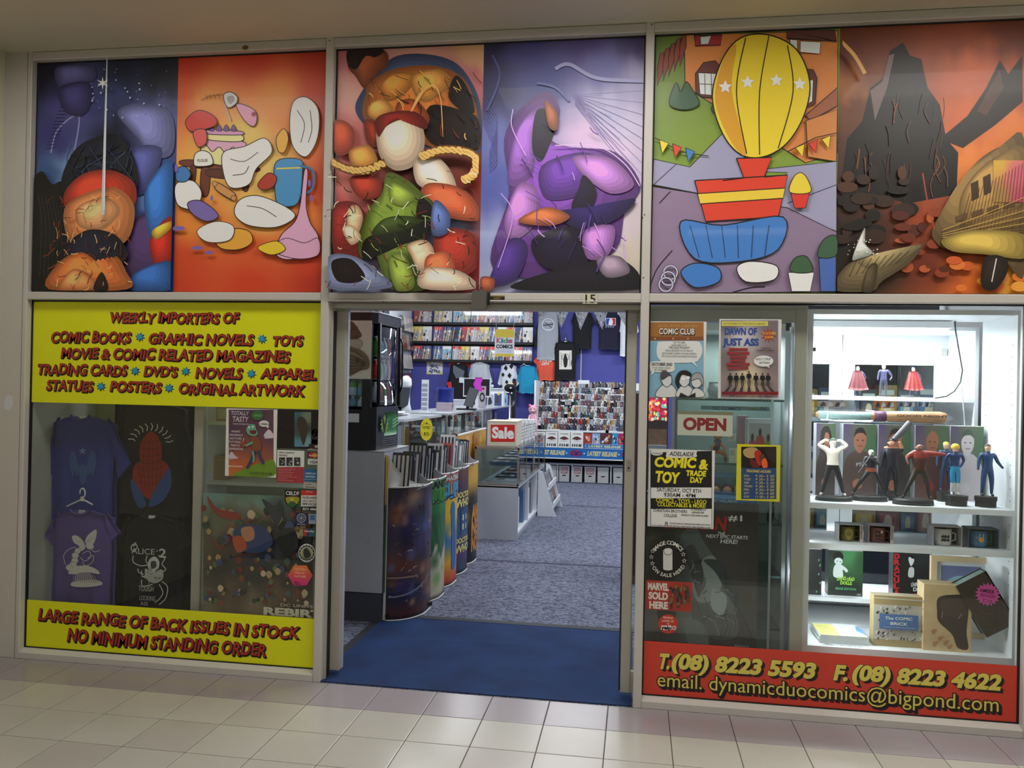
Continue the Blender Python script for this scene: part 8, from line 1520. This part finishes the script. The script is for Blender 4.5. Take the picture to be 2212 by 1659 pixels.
q = P(1077, 851, 'y', 9.1); b = B(); b.col = C(226, 200, 50); b.prism([(q.x+(.024 if i % 2 else .018)*cos(i*pi/8), q.z+(.024 if i % 2 else .018)*sin(i*pi/8)) for i in range(16)], 6.5, 6.52, ax='y'); b.v = [(x, y+2.6, z) for x, y, z in b.v]; o = tag(b.build('rosette', PAPER), 'small yellow rosette on a stalk on the counter', 'rosette'); B().tube([(q.x, 9.11, q.z-.02), (q.x, 9.11, AZ+.001)], .005, 6).build('stalk', DGREY, o)
x0, x1, z0, z1 = pxrect(1054, 838, 1088, 858, 9.45); o = E_('printer', ((x0+x1)/2, 8.6, AZ), 'low white printer behind the picture boxes', 'printer'); px('body', x0, x1, 9.45, 9.75, AZ+.0005, z1-.02, WHITE, o); px('lid', x0-.01, x1+.01, 9.43, 9.77, z1-.02, z1, mat('printer_lid', C(190, 196, 200), .4), o)
for (u, lb_) in ((1067, 'left'), (1086, 'right')): q = P(u-5, 832, 'y', 9.5); tag(B().ball((q.x, 9.55, z1+.032), .03, n=12).build('paperweight', mat('pw_'+lb_, C((200, 204, 210) if lb_ == 'left' else (24, 24, 28)), .2), None, True), '%s ball ornament on the white printer' % ('silver' if lb_ == 'left' else 'black'), 'ornament')
# black padded cap on a stand, black case
x0, x1, z0, z1 = pxrect(1094, 818, 1134, 884, 7.2)
o = E_('black_case', ((x0+x1)/2, 7.5, AZ), 'tall black box with red slash and faint white script', 'box'); bx0 = P(1113, 850, 'y', 7.5).x; bx1 = P(1136, 850, 'y', 7.5).x; zt_ = P(1113, 819, 'y', 7.5).z; bx1 = min(bx1, -.05)
px('shell', bx0, bx1, 7.5, 7.6, .98, zt_, BLACKM, o); a = Art(O=(bx0, 7.5, 1.0)); h = zt_-1.0; w_ = bx1-bx0; a.line([(w_*.1, h*.95), (w_*.9, h*.8)], .006, (150, 30, 34)); a.curve([(w_*.2, h*.5), (w_*.35, h*.58), (w_*.5, h*.46), (w_*.65, h*.56), (w_*.85, h*.46)], .006, (150, 150, 156)); a.line([(w_*.1, h*.2), (w_*.9, h*.2)], .003, (120, 120, 120)); a.build('print', CARD, o); px('foot', bx0, bx1, 7.5, 7.62, .0, .98, GREYL, o)
q = P(1102, 838, 'y', 7.0); o = E_('padded_hat', (q.x, 7.0, AZ), 'black padded cap with a small pale badge on a display stand', 'cap'); B().ball((q.x, 7.0, q.z), .085, .09, .062, 16, 10).build('crown', BLKC, o, True); b = B(); b.sheet(lambda p, t: (q.x+.05+.10*p, 6.95+.09*t, q.z-.03-.04*p+.008*sin(t*pi)), 6, 6, (0, 0, -.006)); b.build('peak', BLKC, o, True); B().ball((q.x+.02, 6.912, q.z+.0), .014, .004, .012, 10, 6).build('badge', WHITE, o, True); B().tube([(q.x, 7.0, q.z-.05), (q.x, 7.0, .002)], .012, 8).build('stand', STEEL, o, True); B().ball((q.x+.01, 6.99, q.z+.055), .04, .03, .012, 10, 6).build('yellow_patch', mat('cream_patch', C(226, 210, 140), .8), o, True)

# --- tall shelves on the left side wall
for rr, (va, vb) in enumerate(((664, 712), (716, 752), (757, 794), (797, 834))):
    za, zb_ = P(866, va, 'x', -2.38).z, P(866, vb, 'x', -2.38).z
    tr = B(); tr.box(-2.383, -2.30, 9.35, 10.2, zb_-.03, zb_-.015); tag(tr.build('wall_tray', BLACK), 'black comic tray on the white side wall, %s row down' % ORD[rr], 'tray', 'trays on the side wall')
    for k in range(4):
        c = random.choice([(196, 190, 186), (120, 60, 50), (60, 60, 70), (150, 140, 130)]); nm = {196: 'pale', 120: 'rust', 60: 'charcoal', 150: 'stone'}[c[0]]
        y = 9.4+k*.2; b = B(); b.col = C(c); b.M = Matrix.Translation((-2.31, y, zb_-.0145)) @ Matrix.Rotation(-.15, 4, 'Y'); b.box(0, .006, 0, .17, 0, .26); o = tag(b.build('comic', FOIL), '%s comic on the side wall, %s row down, %s from the front' % (nm, ORD[rr], ORD[k]), 'comic', 'comics on the white side wall')
x0 = P(846, 860, 'y', 5.0)
o = E_('folded_screen', (-1.25, 5.0, 1.3), 'grey folded screen back with a white base beyond the fridge', 'screen'); b = B(); xa = P(860, 850, 'y', 5.0).x; xb = P(886, 850, 'y', 5.0).x; z0, z1 = P(870, 886, 'y', 5).z, P(870, 833, 'y', 5).z; b.prism([(xa, z0+.03), (xa+.03, z0), (xb-.03, z0+.06), (xb, z1), (xa, z1)], 5.0, 5.03, ax='y'); b.build('shell', DGREY, o); px('stand', xa, xa+.04, 5.0, 5.04, 1.3005, z0+.04, DGREY, o); px('rim', xa, xb, 4.995, 5.0, z1-.02, z1, GREYL, o)

# --- comics on the purple wall
PAL = [((150, 76, 68), 'dull red'), ((206, 204, 200), 'white'), ((96, 112, 140), 'slate blue'), ((60, 58, 62), 'black'), ((176, 160, 120), 'straw'), ((132, 108, 92), 'brown'), ((120, 140, 120), 'sage green'), ((166, 166, 170), 'grey'), ((110, 84, 116), 'violet'), ((130, 170, 190), 'sky blue')]
cmesh = []
for vi, (c, nm) in enumerate(PAL):
    b = B(); b.col = C(c); b.box(-.080, .080, -.006, 0, 0, .255)
    a = Art(O=(-.080, -.0065, 0)); a.step = .0002; rn = random.Random(vi*5+2); a.xz = (-.08, .08, 0, .255)
    a.rect(.005, .20, .155, .25, rn.choice([(210, 60, 50), (220, 200, 80), (230, 230, 226), (40, 60, 120)]))
    for k in range(9): x, z = rn.uniform(.01, .13), rn.uniform(.01, .18); s_ = rn.uniform(.015, .04); a.blob([(x, z), (x+s_*.4, z+s_*1.2), (x+s_, z+s_*.6), (x+s_*.8, z-s_*.2)], rn.choice([(230, 226, 220), (30, 30, 36), (200, 120, 90), (90, 120, 170), (226, 190, 120)]), 3)
    for k in range(3): x = rn.uniform(.0, .12); a.line([(x, .01), (x+.03, .24)], .006, (236, 238, 242))  # pale streaks: glare on the bagged covers, painted into the print colour
    clip(a); n = len(b.v); b.v += a.v; b.f += [tuple(i+n for i in f) for f in a.f]; b.c += a.c
    o = b.build('comic', FOIL); o.location = (0, 0, 0); cmesh.append(o.data); bpy.data.objects.remove(o)
# (meshes are centred on x, foot at 0)
def comic(x, y, z, vi, label, group, sc_x=1.0, tilt=-.10):
    o = bpy.data.objects.new('comic', cmesh[vi]); COL.objects.link(o); o.location = (x, y, z); o.rotation_euler = (tilt, 0, 0); o.scale = (sc_x, 1, sc_x); return tag(o, label, 'comic', group)
WY = 10.22
cols_ = [894, 913, 938, 957, 979, 997, 1018, 1037, 1057, 1076, 1093, 1110, 1131]
rn = random.Random(77)
for r_, (va, vb) in enumerate(((664, 697), (702, 738), (744, 777))):
    zb_ = P(900, vb, 'y', WY).z; h = P(900, va, 'y', WY).z-zb_
    xa, xb = P(892, 700, 'y', WY).x, P(1152, 700, 'y', WY).x
    tr = E_('wall_rack', ((xa+xb)/2, WY, zb_), 'black comic rack on the purple wall, %s row' % ['top', 'middle', 'bottom'][r_], 'rack', 'black racks on the purple wall'); px('ledge', xa, xb, WY-.03, 10.298, zb_-.035, zb_-.012, BLACK, tr); px('front_lip', xa, xb, WY-.036, WY-.03, zb_-.035, zb_+.012, BLACK, tr); px('back_strip', xa, xb, 10.285, 10.298, zb_+h-.02, zb_+h+.03, BLACKM, tr)
    for k in range(0, 13, 2): q = P(cols_[k]-1.5, 700, 'y', WY).x; px('bracket', q-.008, q+.004, WY-.03, 10.298, zb_-.03, zb_+.07, BLACK, tr)
    for k, u in enumerate(cols_):
        vi = (k*7+r_*4+k//4) % 10; x = P(u+9, 700, 'y', WY).x; comic(x, WY, zb_-.011, vi, '%s comic, %s from the left in the %s rack on the purple wall' % (PAL[vi][1], ORD[k], ['top', 'middle', 'bottom'][r_]), 'comics in the purple wall racks', h/.262)
# Kids comics sign
o, a = board('hanging_sign', 'yellow and white Kids COMICS CORNER sign hanging before the comic racks', 'sign', 1069.5, 711, 1110.5, 770, 8.4, .004, PAPER, (226, 228, 230)); 
a.rect(1069.5, 711, 1110.5, 729, (222, 196, 60)); a.rect(1069.5, 764, 1109, 770, (222, 196, 60)); 
for t, x, c in (('K', 1073, (200, 70, 80)), ('i', 1083, (40, 150, 170)), ('d', 1088, (90, 150, 90)), ('s', 1098, (190, 80, 130))): a.text(t, (x, 740.5), (x+(3 if t == 'i' else 8), 740.6), 10, c, 'x')
a.text('COMICS', (1072, 752), (1107, 752.4), 7.4, (24, 24, 26), 'x'); a.text('CORNER', (1073, 761.6), (1106, 761.8), 6, (190, 196, 224), 'b'); a.build('lettering', PAPER, o)
x0, x1, z0, z1 = a.x; B().tube([(x0+.02, 8.402, z1), (x0-.04, 8.402, 3.53)], .002, 4).build('string', WHITE, o); B().tube([(x1-.02, 8.402, z1), (x1+.05, 8.402, 3.53)], .002, 4).build('string', WHITE, o)
o, a = board('wall_picture', 'small crowd drawing with yellow corners on the purple wall', 'picture', 922, 782, 956, 809, 10.29, .006, PAPER, (210, 212, 216)); [a.poly(p, (220, 196, 60)) for p in ([(922.5, 782.5), (932, 782.5), (922.5, 790)], [(955.5, 782.5), (946, 782.5), (955.5, 790)], [(922.5, 808.5), (930, 808.5), (922.5, 802)], [(955.5, 808.5), (948, 808.5), (955.5, 802)])]; [a.ell(random.uniform(928, 950), random.uniform(786, 805), 2, 1.6, random.choice([(60, 66, 90), (120, 126, 150), (90, 96, 120)]), 7) for _ in range(40)]; a.build('print', PAPER, o)
# clothes on the purple wall
GRYC = cloth('heather_grey', C(150, 154, 162)); ORC = cloth('orange_cotton', C(214, 84, 60)); TQC = cloth('turquoise_cotton', C(30, 140, 180)); LGC = cloth('light_grey_cotton', C(176, 180, 188)); WHC = cloth('white_cotton', C(206, 210, 216)); NVC = cloth('dark_navy_cotton', C(22, 24, 46)); HY = 10.20
GCW = 'clothes on the purple wall'
def p_ring(ar): ar.ring(1184, 701, 12, 13.4, (220, 222, 226)); ar.line([(1173, 703), (1195, 700)], 2.2, (60, 64, 72)); ar.line([(1177, 696), (1192, 708)], 1.4, (60, 64, 72)); ar.text('SILVER', (1178, 696), (1190, 696), 3, (220, 222, 226)); ar.text('RAPIDS', (1178, 714), (1190, 714), 3, (220, 222, 226))
shirt('raglan_shirt', 'grey raglan shirt with black sleeves and a white ring print', 1162, 1206, 666, 778, HY-.02, GRYC, (1153, 1212, 748, .22), GCW, art=p_ring, sm=BLKC, depth=.03)
def p_or(ar): ar.text('STAPLE', (1166, 780), (1192, 781), 6, (226, 216, 210), 'x', .1); ar.text('CITY', (1170, 788), (1186, 789), 5, (226, 216, 210), 'x', .1)
shirt('orange_shirt', 'orange shirt with white lettering below the grey raglan shirt', 1160, 1198, 766, 822, HY, ORC, (1152, 1206, 784, .24), GCW, art=p_or, depth=.03)
def p_card(ar): ar.rect(1208, 757, 1235, 798, (214, 212, 200)); ar.ring(1221.5, 772, 7, 8, (60, 60, 60)); ar.blob([(1218, 790), (1217, 776), (1221, 764), (1226, 776), (1225, 790), (1221, 794)], (30, 30, 34)); [ar.curve([(1210, 762+i*6), (1213, 764+i*6), (1212, 768+i*6)], .8, (60, 60, 64)) for i in range(5)]; [ar.curve([(1233, 762+i*6), (1230, 764+i*6), (1231, 768+i*6)], .8, (60, 60, 64)) for i in range(5)]
shirt('black_tee', 'black t-shirt with a cream tarot-like panel, centre of the wall', 1199, 1243, 736, 822, HY-.05, BLKC, (1194, 1253, 766, .26), GCW, art=p_card, depth=.03)
shirt('black_tee', 'plain black t-shirt behind the bunting on a silver hanger', 1238, 1277, 672, 754, HY, BLKC, (1233, 1285, 700, .24), GCW, depth=.03)
def p_lg(ar): ar.rect(1308, 687, 1330, 703, (210, 212, 216)); ar.rect(1309, 688, 1317, 702, (40, 70, 150)); ar.rect(1322, 688, 1329, 702, (180, 40, 50)); ar.blob([(1315, 702), (1316, 692), (1320, 689), (1324, 694), (1322, 702)], (216, 218, 222)); [ar.rect(1308+i*5, 705, 1311+i*5, 707, (170, 180, 200)) for i in range(4)]
shirt('navy_tee', 'dark navy t-shirt with a red, white and blue badge', 1294, 1338, 670, 756, HY, NVC, (1286, 1344, 702, .24), GCW, art=p_lg, depth=.03)
shirt('white_tee', 'white t-shirt cut off by the right door leaf', 1341, 1372, 672, 770, HY-.05, WHC, (1338, 1380, 720, .24), GCW, depth=.03)
shirt('black_jacket', 'black jacket with grey yoke and red flashes on the purple wall', 972, 1008, 784, 862, HY-.10, BLKC, (962, 1020, 850, .24), 'coats on the purple wall', depth=.05, cat='jacket')
for (u0, v0, u1, v1, lb_) in ((964, 826, 975, 842, 'elbow'), (965, 856, 974, 866, 'cuff')): pass
x0, x1, z0, z1 = pxrect(965, 824, 976, 842, HY-.16); b = B(); b.prism([(x0, z1-.02), (x1-.01, z1), (x1, z0), (x0+.03, z0+.03)], HY-.162, HY-.158, ax='y'); o = [q_ for q_ in bpy.data.objects if q_.name.startswith('black_jacket')][0]; b.build('red_flash', mat('red_cloth', C(196, 40, 40), .9), o); x0, x1, z0, z1 = pxrect(979, 786, 1003, 818, HY-.16); b = B(); b.prism([(x0, z1-.02), (x1, z0+.14), (x1-.02, z0+.02), (x0+.06, z0), (x0, z0+.12)], HY-.162, HY-.158, ax='y'); b.build('grey_yoke', mat('grey_cloth', C(90, 96, 104), .9), o); x0, x1, z0, z1 = pxrect(992, 815, 1001, 827, HY-.17); px('swing_tag', x0, x1, HY-.168, HY-.165, z0, z1, WHITEB, o)
x0, x1, z0, z1 = pxrect(970, 783, 1022, 794, 10.285); tag(B().box(x0, x1, 10.285, 10.29, z0, z1).build('red_card', mat('red_paper', C(190, 60, 54), .7)), 'flat red card on the purple wall behind the jackets', 'card')
shirt('grey_hoodie', 'light grey hooded top beside the black jacket', 1016, 1056, 782, 850, HY-.06, LGC, (1008, 1064, 830, .24), 'coats on the purple wall', depth=.05, cat='hoodie')
shirt('patterned_hoodie', 'white hooded top with black patches above the counter', 1082, 1114, 786, 850, HY-.05, WHC, (1075, 1122, 832, .24), 'coats on the purple wall', depth=.05, cat='hoodie')
o = [q_ for q_ in bpy.data.objects if q_.name.startswith('patterned_hoodie')][0]
for (u, v, s_) in ((1092, 796, 5), (1104, 792, 5), (1086, 810, 4), (1100, 812, 5), (1110, 822, 4), (1094, 826, 4)): p = P(u, v, 'y', HY-.105); k_ = s_/120; b = B(); b.prism([(p.x-k_*.8, p.z), (p.x, p.z+k_*1.4), (p.x+k_, p.z+k_*.3), (p.x+k_*.3, p.z-k_)], HY-.106, HY-.100, ax='y'); b.build('black_patch', BLKC, o)
shirt('turquoise_shirt', 'turquoise shirt hanging above the left end of the bookcase', 1122, 1158, 788, 850, HY-.08, TQC, (1116, 1164, 824, .26), 'coats on the purple wall', depth=.05, cat='shirt')
for (u, v, ul, vl, ur, vr, lb_) in ((1259, 666, 1247, 672, 1271, 672, 'silver wire hanger of the plain black t-shirt'), (1222, 732, 1212, 740, 1234, 740, 'dark hanger of the cream panel t-shirt'), (1131, 786, 1124, 792, 1142, 792, 'white hanger of the turquoise shirt')): hanger(u, v, ul, vl, ur, vr, HY, lb_, STEEL if 'silver' in lb_ else (BLACK if 'dark' in lb_ else WHITE), .05)
# bunting
BYY = 7.6
bn = E_('bunting', (.6, BYY, 2.4), 'silvery comic-print bunting strung across the shop above the shirts', 'bunting')
line_ = [Vector((-2.385, BYY, 3.1))]+[P(u, v, 'y', BYY) for u, v in ((1120, 640), (1180, 661), (1225, 670), (1270, 673.5), (1310, 671), (1352, 662), (1400, 648))]+[Vector((3.75, BYY, 3.3))]; B().tube(line_, .005, 6).build('cord', WHITE, bn)
for (u0, v0, u1, v1, ut, vt) in ((1122, 644, 1142, 652, 1131, 682), (1160, 657, 1187, 664, 1168, 698), (1200, 665, 1229, 671, 1212, 708), (1242, 673, 1271, 674, 1254, 713), (1282, 673.5, 1313, 671, 1301, 712), (1329, 668, 1362, 660, 1352, 706)):
    p0, p1, p2 = P(u0, v0, 'y', BYY), P(u1, v1, 'y', BYY), P(ut, vt, 'y', BYY); b = B(); b.col = C(150, 154, 160); b.add([p0, p1, p2, p0+Vector((0, .003, 0)), p1+Vector((0, .003, 0)), p2+Vector((0, .003, 0))], [(0, 1, 2), (5, 4, 3), (0, 3, 4, 1), (1, 4, 5, 2), (2, 5, 3, 0)])
    pn = b.build('pennant', FOIL, bn); a = Art(Y=BYY-.001); rn = random.Random(int(u0))
    for k in range(22):
        s_, t_ = rn.random(), rn.random(); 
        if s_+t_ > 1: s_, t_ = 1-s_, 1-t_
        u = u0+(u1-u0)*s_+(ut-u0)*t_; v = v0+(v1-v0)*s_+(vt-v0)*t_; a.ell(u, v+.5, rn.uniform(.7, 2), rn.uniform(.7, 2.4), rn.choice([(60, 60, 70), (206, 210, 216), (150, 110, 96), (90, 100, 120), (120, 120, 126)]), 6)
    a.build('print', FOIL, pn)

# --- bookcase at the back
KX0, KX1 = P(1165, 830, 'y', 9.9).x, 1.98
kc = E_('bookcase', ((KX0+KX1)/2, 9.9, 0), 'wide white tiered bookcase of graphic novels against the purple wall', 'bookcase')
vr_ = [837.3, 850.7, 863.7, 876.6, 890, 902.5, 916, 928.4]
px('side_panel', KX0-.03, KX0, 9.45, 10.28, 0, P(1165, 822, 'y', 9.9).z, WHITE, kc); px('back_panel', KX0, KX1, 10.2, 10.28, 0, P(1165, 824, 'y', 10.2).z, WHITE, kc)
bkm = []
PB = [((36, 38, 42), 'black'), ((150, 150, 152), 'grey'), ((206, 206, 202), 'white'), ((130, 50, 50), 'red'), ((70, 78, 110), 'blue'), ((180, 140, 90), 'tan'), ((70, 96, 90), 'green'), ((104, 74, 84), 'maroon'), ((140, 160, 180), 'pale blue'), ((90, 86, 84), 'brown')]
for vi, (c, nm) in enumerate(PB):
    b = B(); b.col = C(c); b.box(-.026, .026, -.012, .0, 0, .125); rn = random.Random(vi+60)
    for k in range(4): x, z = rn.uniform(-.024, .012), rn.uniform(.01, .10); b.col = C(rn.choice([(220, 218, 214), (30, 30, 34), (180, 120, 90), (110, 120, 150)])); b.box(x, x+rn.uniform(.005, .014), -.0135, -.012, z, z+rn.uniform(.012, .04))
    o = b.build('book', FOIL); bkm.append(o.data); bpy.data.objects.remove(o)
rn = random.Random(99); RW = ['top', 'second', 'third', 'fourth', 'fifth', 'sixth', 'seventh', 'lowest']
for r_, v in enumerate(vr_):
    yy = 10.06-r_*.045; z = P(1166, v, 'y', yy).z
    px('tier', KX0, KX1, yy-.03, 10.2, z-.012, z, WHITE, kc); px('tier_lip', KX0, KX1, yy-.034, yy-.03, z-.02, z+.010, WHITE, kc)
    n_ = 27
    for k in range(n_):
        x = KX0+.03+k*.0565
        if rn.random() < .03: continue
        vi = rn.choice([0, 0, 1, 2, 2, 3, 4, 5, 6, 7, 8, 9, 1, 9]); o = bpy.data.objects.new('book', bkm[vi]); COL.objects.link(o); o.location = (x, yy+rn.uniform(0, .006), z+.0004); o.scale = (1.0, 1, rn.uniform(.84, .97)); tag(o, '%s book, %s from the left on the %s tier of the white bookcase' % (PB[vi][1], ORD[k], RW[r_]), 'book', 'graphic novels in the white bookcase')
    for k in range(3):
        x = KX0+rn.uniform(.05, 1.35); px('category_label', x, x+.20, yy-.036, yy-.030, z-.018, z+.022, WHITE, kc)
x0, x1, z0, z1 = pxrect(1249, 821, 1273, 827, 9.95); px('header_card', x0, x1, 9.95, 9.955, z0-.02, z1, WHITE, kc)
# display ledge with boxes and comics
LYY = 9.5
zl = P(1240, 968, 'y', LYY).z
px('ledge', KX0-.03, KX1, LYY-.02, 10.2, zl-.03, zl, GREYL, kc); px('upper_step', P(1262, 960, 'y', LYY).x, KX1, LYY+.10, 9.72, zl, zl+.07, GREYL, kc)
CYN = (24, 100, 170)
a = Art(O=(KX0-.03, LYY-.0205, 0)); x_ = lambda u: P(u, 978, 'y', LYY-.02).x-(KX0-.03); zs0 = P(1260, 990, 'y', LYY).z; zs1 = zl-.002
px('strip_board', KX0-.03, KX1, LYY-.02, LYY, zs0-.02, zl, WHITE, kc)
a.rect(0, zs0, KX1-KX0+.03, zs1, CYN); hh_ = (zs1-zs0)
for (t, u0, u1, c) in (('LATEST RELEASE', 1130, 1219, (206, 200, 140)), ('COMICS', 1232, 1256, (150, 40, 80)), ('LATEST RELEASE', 1269, 1332, (206, 200, 140)), ('COMICS', 1343, 1368, (150, 40, 80))):
    if c[0] == 150: a.ell(x_((u0+u1)/2), zs0+hh_*.5, (x_(u1)-x_(u0))*.55, hh_*.34, c)
    a.text(t, (x_(max(u0, 1172)), zs0+hh_*.3), (x_(u1), zs0+hh_*.3), hh_*.42, c if c[0] != 150 else (60, 40, 110), 'x', .15) if u0 > 1150 else a.text('EST RELEASE', (x_(1173), zs0+hh_*.3), (x_(1219), zs0+hh_*.3), hh_*.42, c, 'x', .15)
for u in (1224, 1262, 1337): a.star(x_(u), zs0+hh_*.5, .022, .009, 4, (180, 210, 230))
a.build('blue_strip', PAPER, kc)
xs1 = P(1261, 960, 'y', LYY+.1).x; a = Art(O=(xs1, LYY+.0995, zl)); a.rect(0, .004, KX1-xs1, .068, CYN); a.text('LATEST RELEASE', (.08, .018), (.62, .018), .032, (206, 200, 140), 'x', .15); a.star(.03, .036, .02, .008, 4, (180, 210, 230)); a.star(.67, .036, .02, .008, 4, (180, 210, 230)); a.build('blue_strip', PAPER, kc)
for k, (u0, u1) in enumerate(((1152, 1177), (1179, 1204), (1206, 1231), (1233, 1259))):
    x0, x1, z0, z1 = pxrect(u0, 933, u1, 968, LYY+.0); o = E_('white_card_box', ((x0+x1)/2, LYY+.02, zl), 'white box with a dark red oval, %s from the left on the blue-striped ledge' % ORD[k], 'box', 'oval-marked boxes on the ledge'); px('carton', x0, x1, LYY+.005, LYY+.08, zl+.0005, z1, CARDW, o)
    a = Art(O=(x0, LYY+.0045, zl)); w_ = x1-x0; h = z1-zl; a.text('STORIES', (w_*.2, h*.84), (w_*.84, h*.84), h*.08, (60, 66, 76)); a.blob([(w_*.12, h*.56), (w_*.3, h*.68), (w_*.5, h*.72), (w_*.7, h*.68), (w_*.88, h*.56), (w_*.7, h*.54), (w_*.5, h*.5), (w_*.3, h*.54)], (70, 24, 26)); a.line([(w_*.3, h*.6), (w_*.7, h*.6)], h*.03, (150, 70, 60)); a.line([(w_*.2, h*.44), (w_*.8, h*.44)], h*.02, (150, 156, 166)); [a.blob([(w_*t, h*.12), (w_*(t+.06), h*.28), (w_*(t+.12), h*.2), (w_*(t+.08), h*.1)], (40, 44, 52)) for t in (.1, .28, .46, .64, .76)]; a.build('print', PAPER, o)
for k, (u0, u1, c) in enumerate(((1261, 1277, (170, 60, 50)), (1279, 1296, (130, 160, 200)), (1298, 1320, (90, 50, 50)), (1323, 1335, (40, 140, 200)), (1336, 1349, (170, 40, 80)))):
    x0, x1, z0, z1 = pxrect(u0, 936, u1, 958, LYY+.16); b = B(); b.col = C(c); b.box(x0, x1, LYY+.15, LYY+.16, zl+.0705, z1); o = tag(b.build('comic', FOIL), ['red figure', 'pale blue', 'dark maroon', 'bright blue', 'pink and black'][k]+' comic standing on the latest release step', 'comic', 'new comics on the step'); a = Art(O=(x0, LYY+.15, zl+.07)); w_ = x1-x0; h = z1-zl-.07; rn = random.Random(k); [a.blob([(w_*x, h*z), (w_*(x+.1), h*(z+.25)), (w_*(x+.25), h*(z+.1))], rn.choice([(220, 200, 180), (30, 30, 40), (210, 120, 80), (200, 210, 226)])) for x, z in [(rn.uniform(.05, .7), rn.uniform(.05, .7)) for _ in range(7)]]; a.build('print', PAPER, o)
# lower cupboard with white boxes
LB = 9.78
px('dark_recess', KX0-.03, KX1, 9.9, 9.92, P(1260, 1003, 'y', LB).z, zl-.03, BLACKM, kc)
zsh_ = P(1260, 1002, 'y', LB).z; px('lower_top', KX0-.03, KX1, LB-.02, 10.2, zsh_-.03, zsh_, WHITE, kc)
for u in (1204, 1235.5, 1319.5): x = P(u, 1030, 'y', LB-.02).x; px('partition', x-.012, x+.012, LB-.02, 10.2, 0, zsh_-.03, WHITE, kc)
for k, (u0, u1, mk) in enumerate(((1177, 1203, 0), (1206, 1231, 1), (1235.5, 1258.5, 1), (1261, 1288, 1), (1289, 1316, 0), (1323, 1349, 0), (1351, 1378, 0))):
    x0 = P(u0+1.2, 1030, 'y', LB).x; x1 = P(u1-1.2, 1030, 'y', LB).x; o = longbox('comic_box', 'white comic box in the low cupboard, %s from the left%s' % (ORD[k], ', with red square lettering' if mk else ', plain front'), x0, x1, LB, LB+.38, .001, zsh_-.05, CARDW, 'white boxes in the low cupboard')
    if mk: a = Art(O=(x0, LB-.0006, 0)); w_ = x1-x0; h = zsh_-.05; a.rect(w_*.18, h*.54, w_*.82, h*.92, (170, 60, 66)); a.text('MARVEL', (w_*.22, h*.76), (w_*.78, h*.76), h*.12, (226, 222, 222), 'x'); a.text('NOW!', (w_*.24, h*.57), (w_*.76, h*.57), h*.15, (226, 222, 222), 'x'); a.build('print', PAPER, o)
# paper on the floor beside the mat
p0 = P(735, 1408, 'z', 0); b = B(); b.col = C(214, 214, 214); b.add([(-.09, .30, .007), (.035, .47, .007), (-.01, .56, .007), (-.16, .42, .007)], [(0, 1, 2, 3)]); b.v = [(x-.045, y-.02, z-.004) for x, y, z in b.v]; o = tag(b.build('flyer', PAPER), 'black and white flyer lying on the carpet left of the mat', 'flyer'); a = Art(O=(-.1, .42, .0035), R=(.6, .8, 0), U=(-.8, .6, 0), N=(0, 0, 1)); a.rect(-.02, -.03, .10, .08, (24, 24, 26)); a.build('print', PAPER, o)
